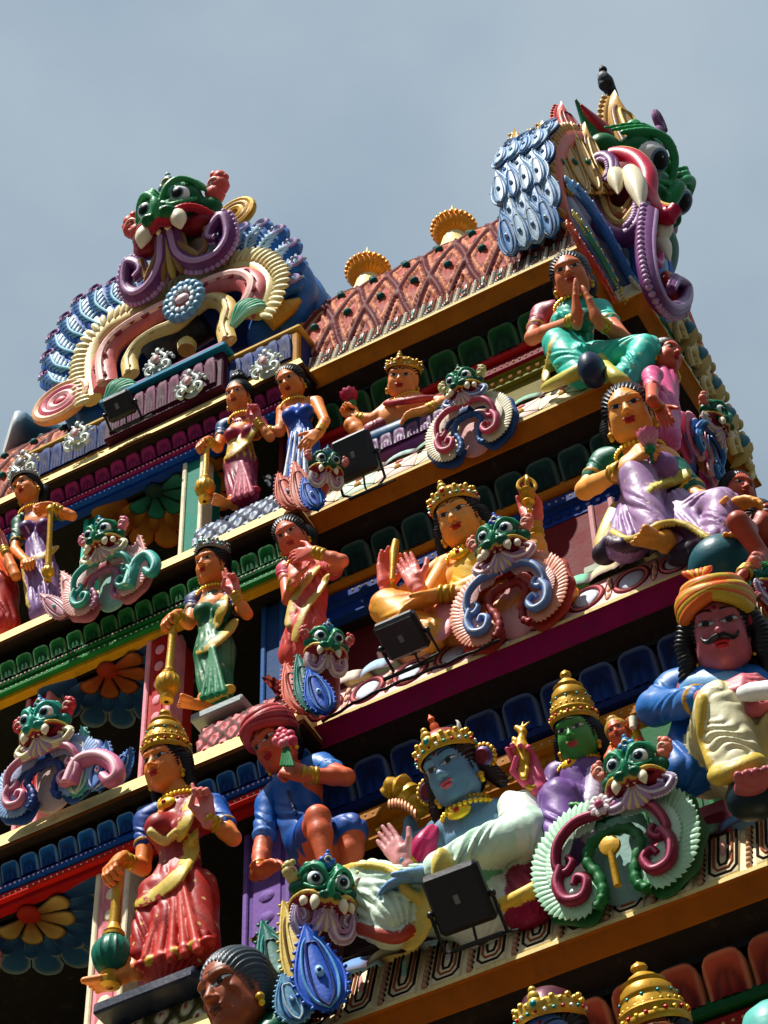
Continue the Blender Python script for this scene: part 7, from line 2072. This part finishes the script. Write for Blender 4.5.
for q_ in (.22, .40):
    g = G(); c = hb_ + V3(.15, -.03, q_)
    g.tube([c + V3(0, math.cos(a), math.sin(a) * 1.2) * .075 * (1 - a * .1) for a in np.linspace(0, 7, 18)], .024, (130, 80, 130), n=8); g.build('horn_curl', gr)
# stepped plinth under it
stp = G(); zt = TIER['T'][2] + PANH['T']
for k, (h0, h1, e, c) in enumerate(((0, .05, .02, (60, 150, 90)), (.05, .09, .07, (220, 206, 150)), (.09, .13, .12, (30, 120, 80)), (.13, .18, .16, (50, 110, 190)))):
    stp.box((XG - .5, y0 - .70 + e, zt + h0), (XG + .22 - e * .6, y0 + .70 - e, zt + h1), c, bev=.008)
for k in range(14):
    stp.ell((XG + .22, y0 - .66 + k * .10, zt + .03), (.012, .035, .02), (220, 190, 120), n=6)
stp.build('gable_platform', tower, sharp=30)

# -------- palmettes along the side eave, little crests at the foot of the left gable
def palmette(label, o, u, w, h, cols, name='palmette', group='palmettes along the right eave'):
    root = thing(name, label, 'ornament', o, group)
    fr = Fr(o, u, w, tilt=.1); g = G()
    for s_ in (-1, 1):
        g.tube(spiral(fr, .28 * h, .2 * h, .22 * h, .03 * h, -PI / 2, .95 * 1, .0, sx=s_), .065 * h, cols[0], n=8)
        g.tube(smooth_path([fr(s_ * .05 * h, .2 * h), fr(s_ * .3 * h, .55 * h), fr(s_ * .12 * h, .85 * h), fr(s_ * .22 * h, .98 * h)], 5), list(np.linspace(.09, .03, 16) * h), cols[0], n=8)
        for k in range(6):
            a = .3 + k * .45
            g.ell(fr(s_ * (.22 + .34 * math.cos(a)) * h, (.35 + .42 * math.sin(a)) * h, -.01), (.07 * h,) * 3, cols[1], n=8)
    g.ell(fr(0, .5 * h, .02), (.13 * h, .10 * h, .2 * h), cols[2], n=10)
    g.ell(fr(0, 1.0 * h, 0), (.09 * h, .08 * h, .13 * h), cols[1], n=8)
    g.ell(fr(0, .3 * h, -.03), (.34 * h, .06 * h, .34 * h), cols[1], n=12)
    g.build('leaves', root)
for (px, py, lab) in ((690, 352, 'nearest the gable'), (703, 378, 'second from the gable'), (717, 408, 'third from the gable'), (731, 438, 'fourth from the gable'), (745, 466, 'at the far corner')):
    palmette('cream and gold leaf palmette on the right eave, ' + lab, atx(px - 4, py - 2, TIER['T'][0] + SB), (0, 1, 0), (1, 0, 0), .32, ((226, 204, 140), (200, 176, 110), (60, 120, 140)))
for (px, py, lab) in ((77, 438, 'leftmost, under the black lamp'), (190, 386, 'on the teal edge beneath the purple petals'), (158, 364, 'on the violet roll'), (266, 366, 'right one above the blue dress statue')):
    palmette('small white and mint leaf curl ornament, ' + lab, at(px, py + 8, YT - .04), (1, 0, 0), (0, -1, 0), .17, ((206, 216, 206), (190, 200, 196), (214, 170, 170)), group='white leaf curls at the foot of the left gable')
palmette('small white leaf curl at the left edge of the eave by the red roof', at(22, 476, YT - .04), (1, 0, 0), (0, -1, 0), .18, ((206, 210, 200), (196, 196, 186), (150, 150, 150)), group='white leaf curls at the foot of the left gable')

# -------- blue drum at the left edge, bird, lamps
o = thing('stone_drum', 'grey blue round drum with pale top at the left edge of the roof', 'drum', at(18, 450, 7.3))
g = G(); g.lathe([(.15, -.45), (.15, -.05), (.165, -.02), (.165, .03), (.15, .05), (.0, .055)], [(40, 90, 110), (40, 90, 110), (60, 110, 130), (150, 170, 180), (206, 210, 206), (206, 210, 206)], at(16, 438, 7.3), (-.62, -.72, .05), n=32)
g.build('drum', o, sharp=50)

bt = ht + V3(0, 0, .01)
o = thing('bird', 'dark grey crow perched on the tip of the gold horn', 'bird', bt)
s = S(bt - .2, bt + .35, .0045)
q = lambda x, y, d=0.0: atx(x, y, ht[0] + d)
s.cone(q(613, 96), .036, q(606, 82), .048, (20, 22, 26), .02); s.cone(q(606, 84), .05, q(603, 76), .034, (24, 26, 30), .02)
s.ell(q(603, 77), .032, (150, 156, 162), .01); s.ell(q(603, 70), .027, (16, 18, 22), .012)
s.cone(q(602, 69), .012, q(601, 64), .004, (14, 14, 16), .006)
s.cone(q(612, 92), .03, q(619, 103), .012, (18, 20, 24), .015, flat=((1, 0, 0), .5))
for dy in (-2, 3): s.cone(q(609 + dy, 95), .008, q(608 + dy, 103), .006, (30, 26, 24), .004)
s.build('body', o, 'feathers')

def floodlight(label, px, py, Y, w, h, dn, foot, yaw=0.0, rx=.0):
    c = at(px, py, Y)
    X_ = nrm(V3(math.cos(yaw), math.sin(yaw), rx)); D_ = nrm(np.array(dn, float)); D_ = nrm(D_ - X_ * (D_ @ X_)); N_ = np.cross(D_, X_)
    if N_ @ (CAM - c) < 0 and False: N_ = -N_
    N_ = N_ if N_[1] < 0 else -N_
    root = thing('floodlight', label, 'floodlight', c, 'black floodlights on the ledges')
    g = G(); g.box((-w / 2, -h / 2, -.03), (w / 2, h / 2, .02), (14, 15, 18), bev=.014, fr=(c, X_, D_, N_))
    g.box((-w / 2 + .012, -h / 2 + .012, .018), (w / 2 - .012, h / 2 - .012, .026), (22, 24, 28), bev=.004, fr=(c, X_, D_, N_))
    for k in range(7):
        u = -w * .36 + k * w * .12
        g.box((u - .003, -h * .3, -.045), (u + .003, h * .3, -.028), (16, 16, 18), bev=.001, fr=(c, X_, D_, N_))
    g.build('housing', root, 'black_plastic', sharp=35)
    g = G(); g.box((-.010, -.016, .025), (.010, .016, .029), (120, 122, 124), bev=.002, fr=(c + D_ * .0, X_, D_, N_)); g.build('label_plate', root, 'black_plastic')
    g = G(); fp = at(foot[0], foot[1], Y + foot[2])
    for s_ in (-1, 1):
        g.tube([c + X_ * s_ * (w / 2 + .012) + D_ * h * .1, c + X_ * s_ * (w / 2 + .012) + D_ * h * .75, fp + X_ * s_ * w * .3], .007, (16, 16, 18), n=6)
        g.ell(c + X_ * s_ * (w / 2 + .012) + D_ * h * .1, .014, (20, 20, 22), n=8)
    g.tube([fp - X_ * w * .45, fp + X_ * w * .45], .009, (18, 18, 20), n=6)
    g.build('bracket', root, 'black_plastic')
    g = G(); g.tube(smooth_path([c + D_ * h * .4 - N_ * .04, c + D_ * h * .8 - N_ * .02, fp + V3(.05, .02, .02), fp + V3(.16, -.01, -.02)], 6), .005, (12, 12, 12), n=6)
    g.build('cable', root, 'black_plastic')
DNL = (0, .72, -.69)
floodlight('square black floodlight with grey label, the lowest, in front of the blue faced deity', 459, 898, 5.90, .215, .215, DNL, (478, 942, .10), rx=-.02)
floodlight('black floodlight tipped face down on the pink ledge below the orange robed statue', 402, 636, 6.20, .19, .17, (.35, .9, -.35), (402, 672, .10))
floodlight('square black floodlight on the upper ledge beneath the crowned child', 355, 456, 6.52, .20, .215, (0, .50, -.86), (366, 492, .06))
floodlight('small black floodlight fixed under the left gable', 119, 406, 6.66, .17, .135, (0, .72, -.69), (128, 425, .06))
for lab, pts, Y in (('thin black cable lying along the pink oval ledge', [(322, 722), (360, 700), (400, 682), (450, 662), (500, 640)], 6.33), ('thin black cable along the cream ledge beneath the blue faced deity', [(318, 965), (380, 945), (440, 922), (500, 905)], 6.10)):
    P_ = smooth_path([at(x, y, Y) for x, y in pts], 6)
    o = thing('cable', lab, 'cable', P_[0], 'black cables on the ledges')
    g = G(); g.tube([p + V3(0, 0, .004 * math.sin(i * 1.7)) for i, p in enumerate(P_)], .007, (10, 10, 10), n=6); g.build('cord', o, 'black_plastic')
# ground
g = G()
g.grid(np.array([[(x, y, 0) for y in np.linspace(-1500, 1500, 13)] for x in np.linspace(-1500, 1500, 13)], float), (64, 62, 60), flip=True)
tag(g.build('ground', None), kind='structure')
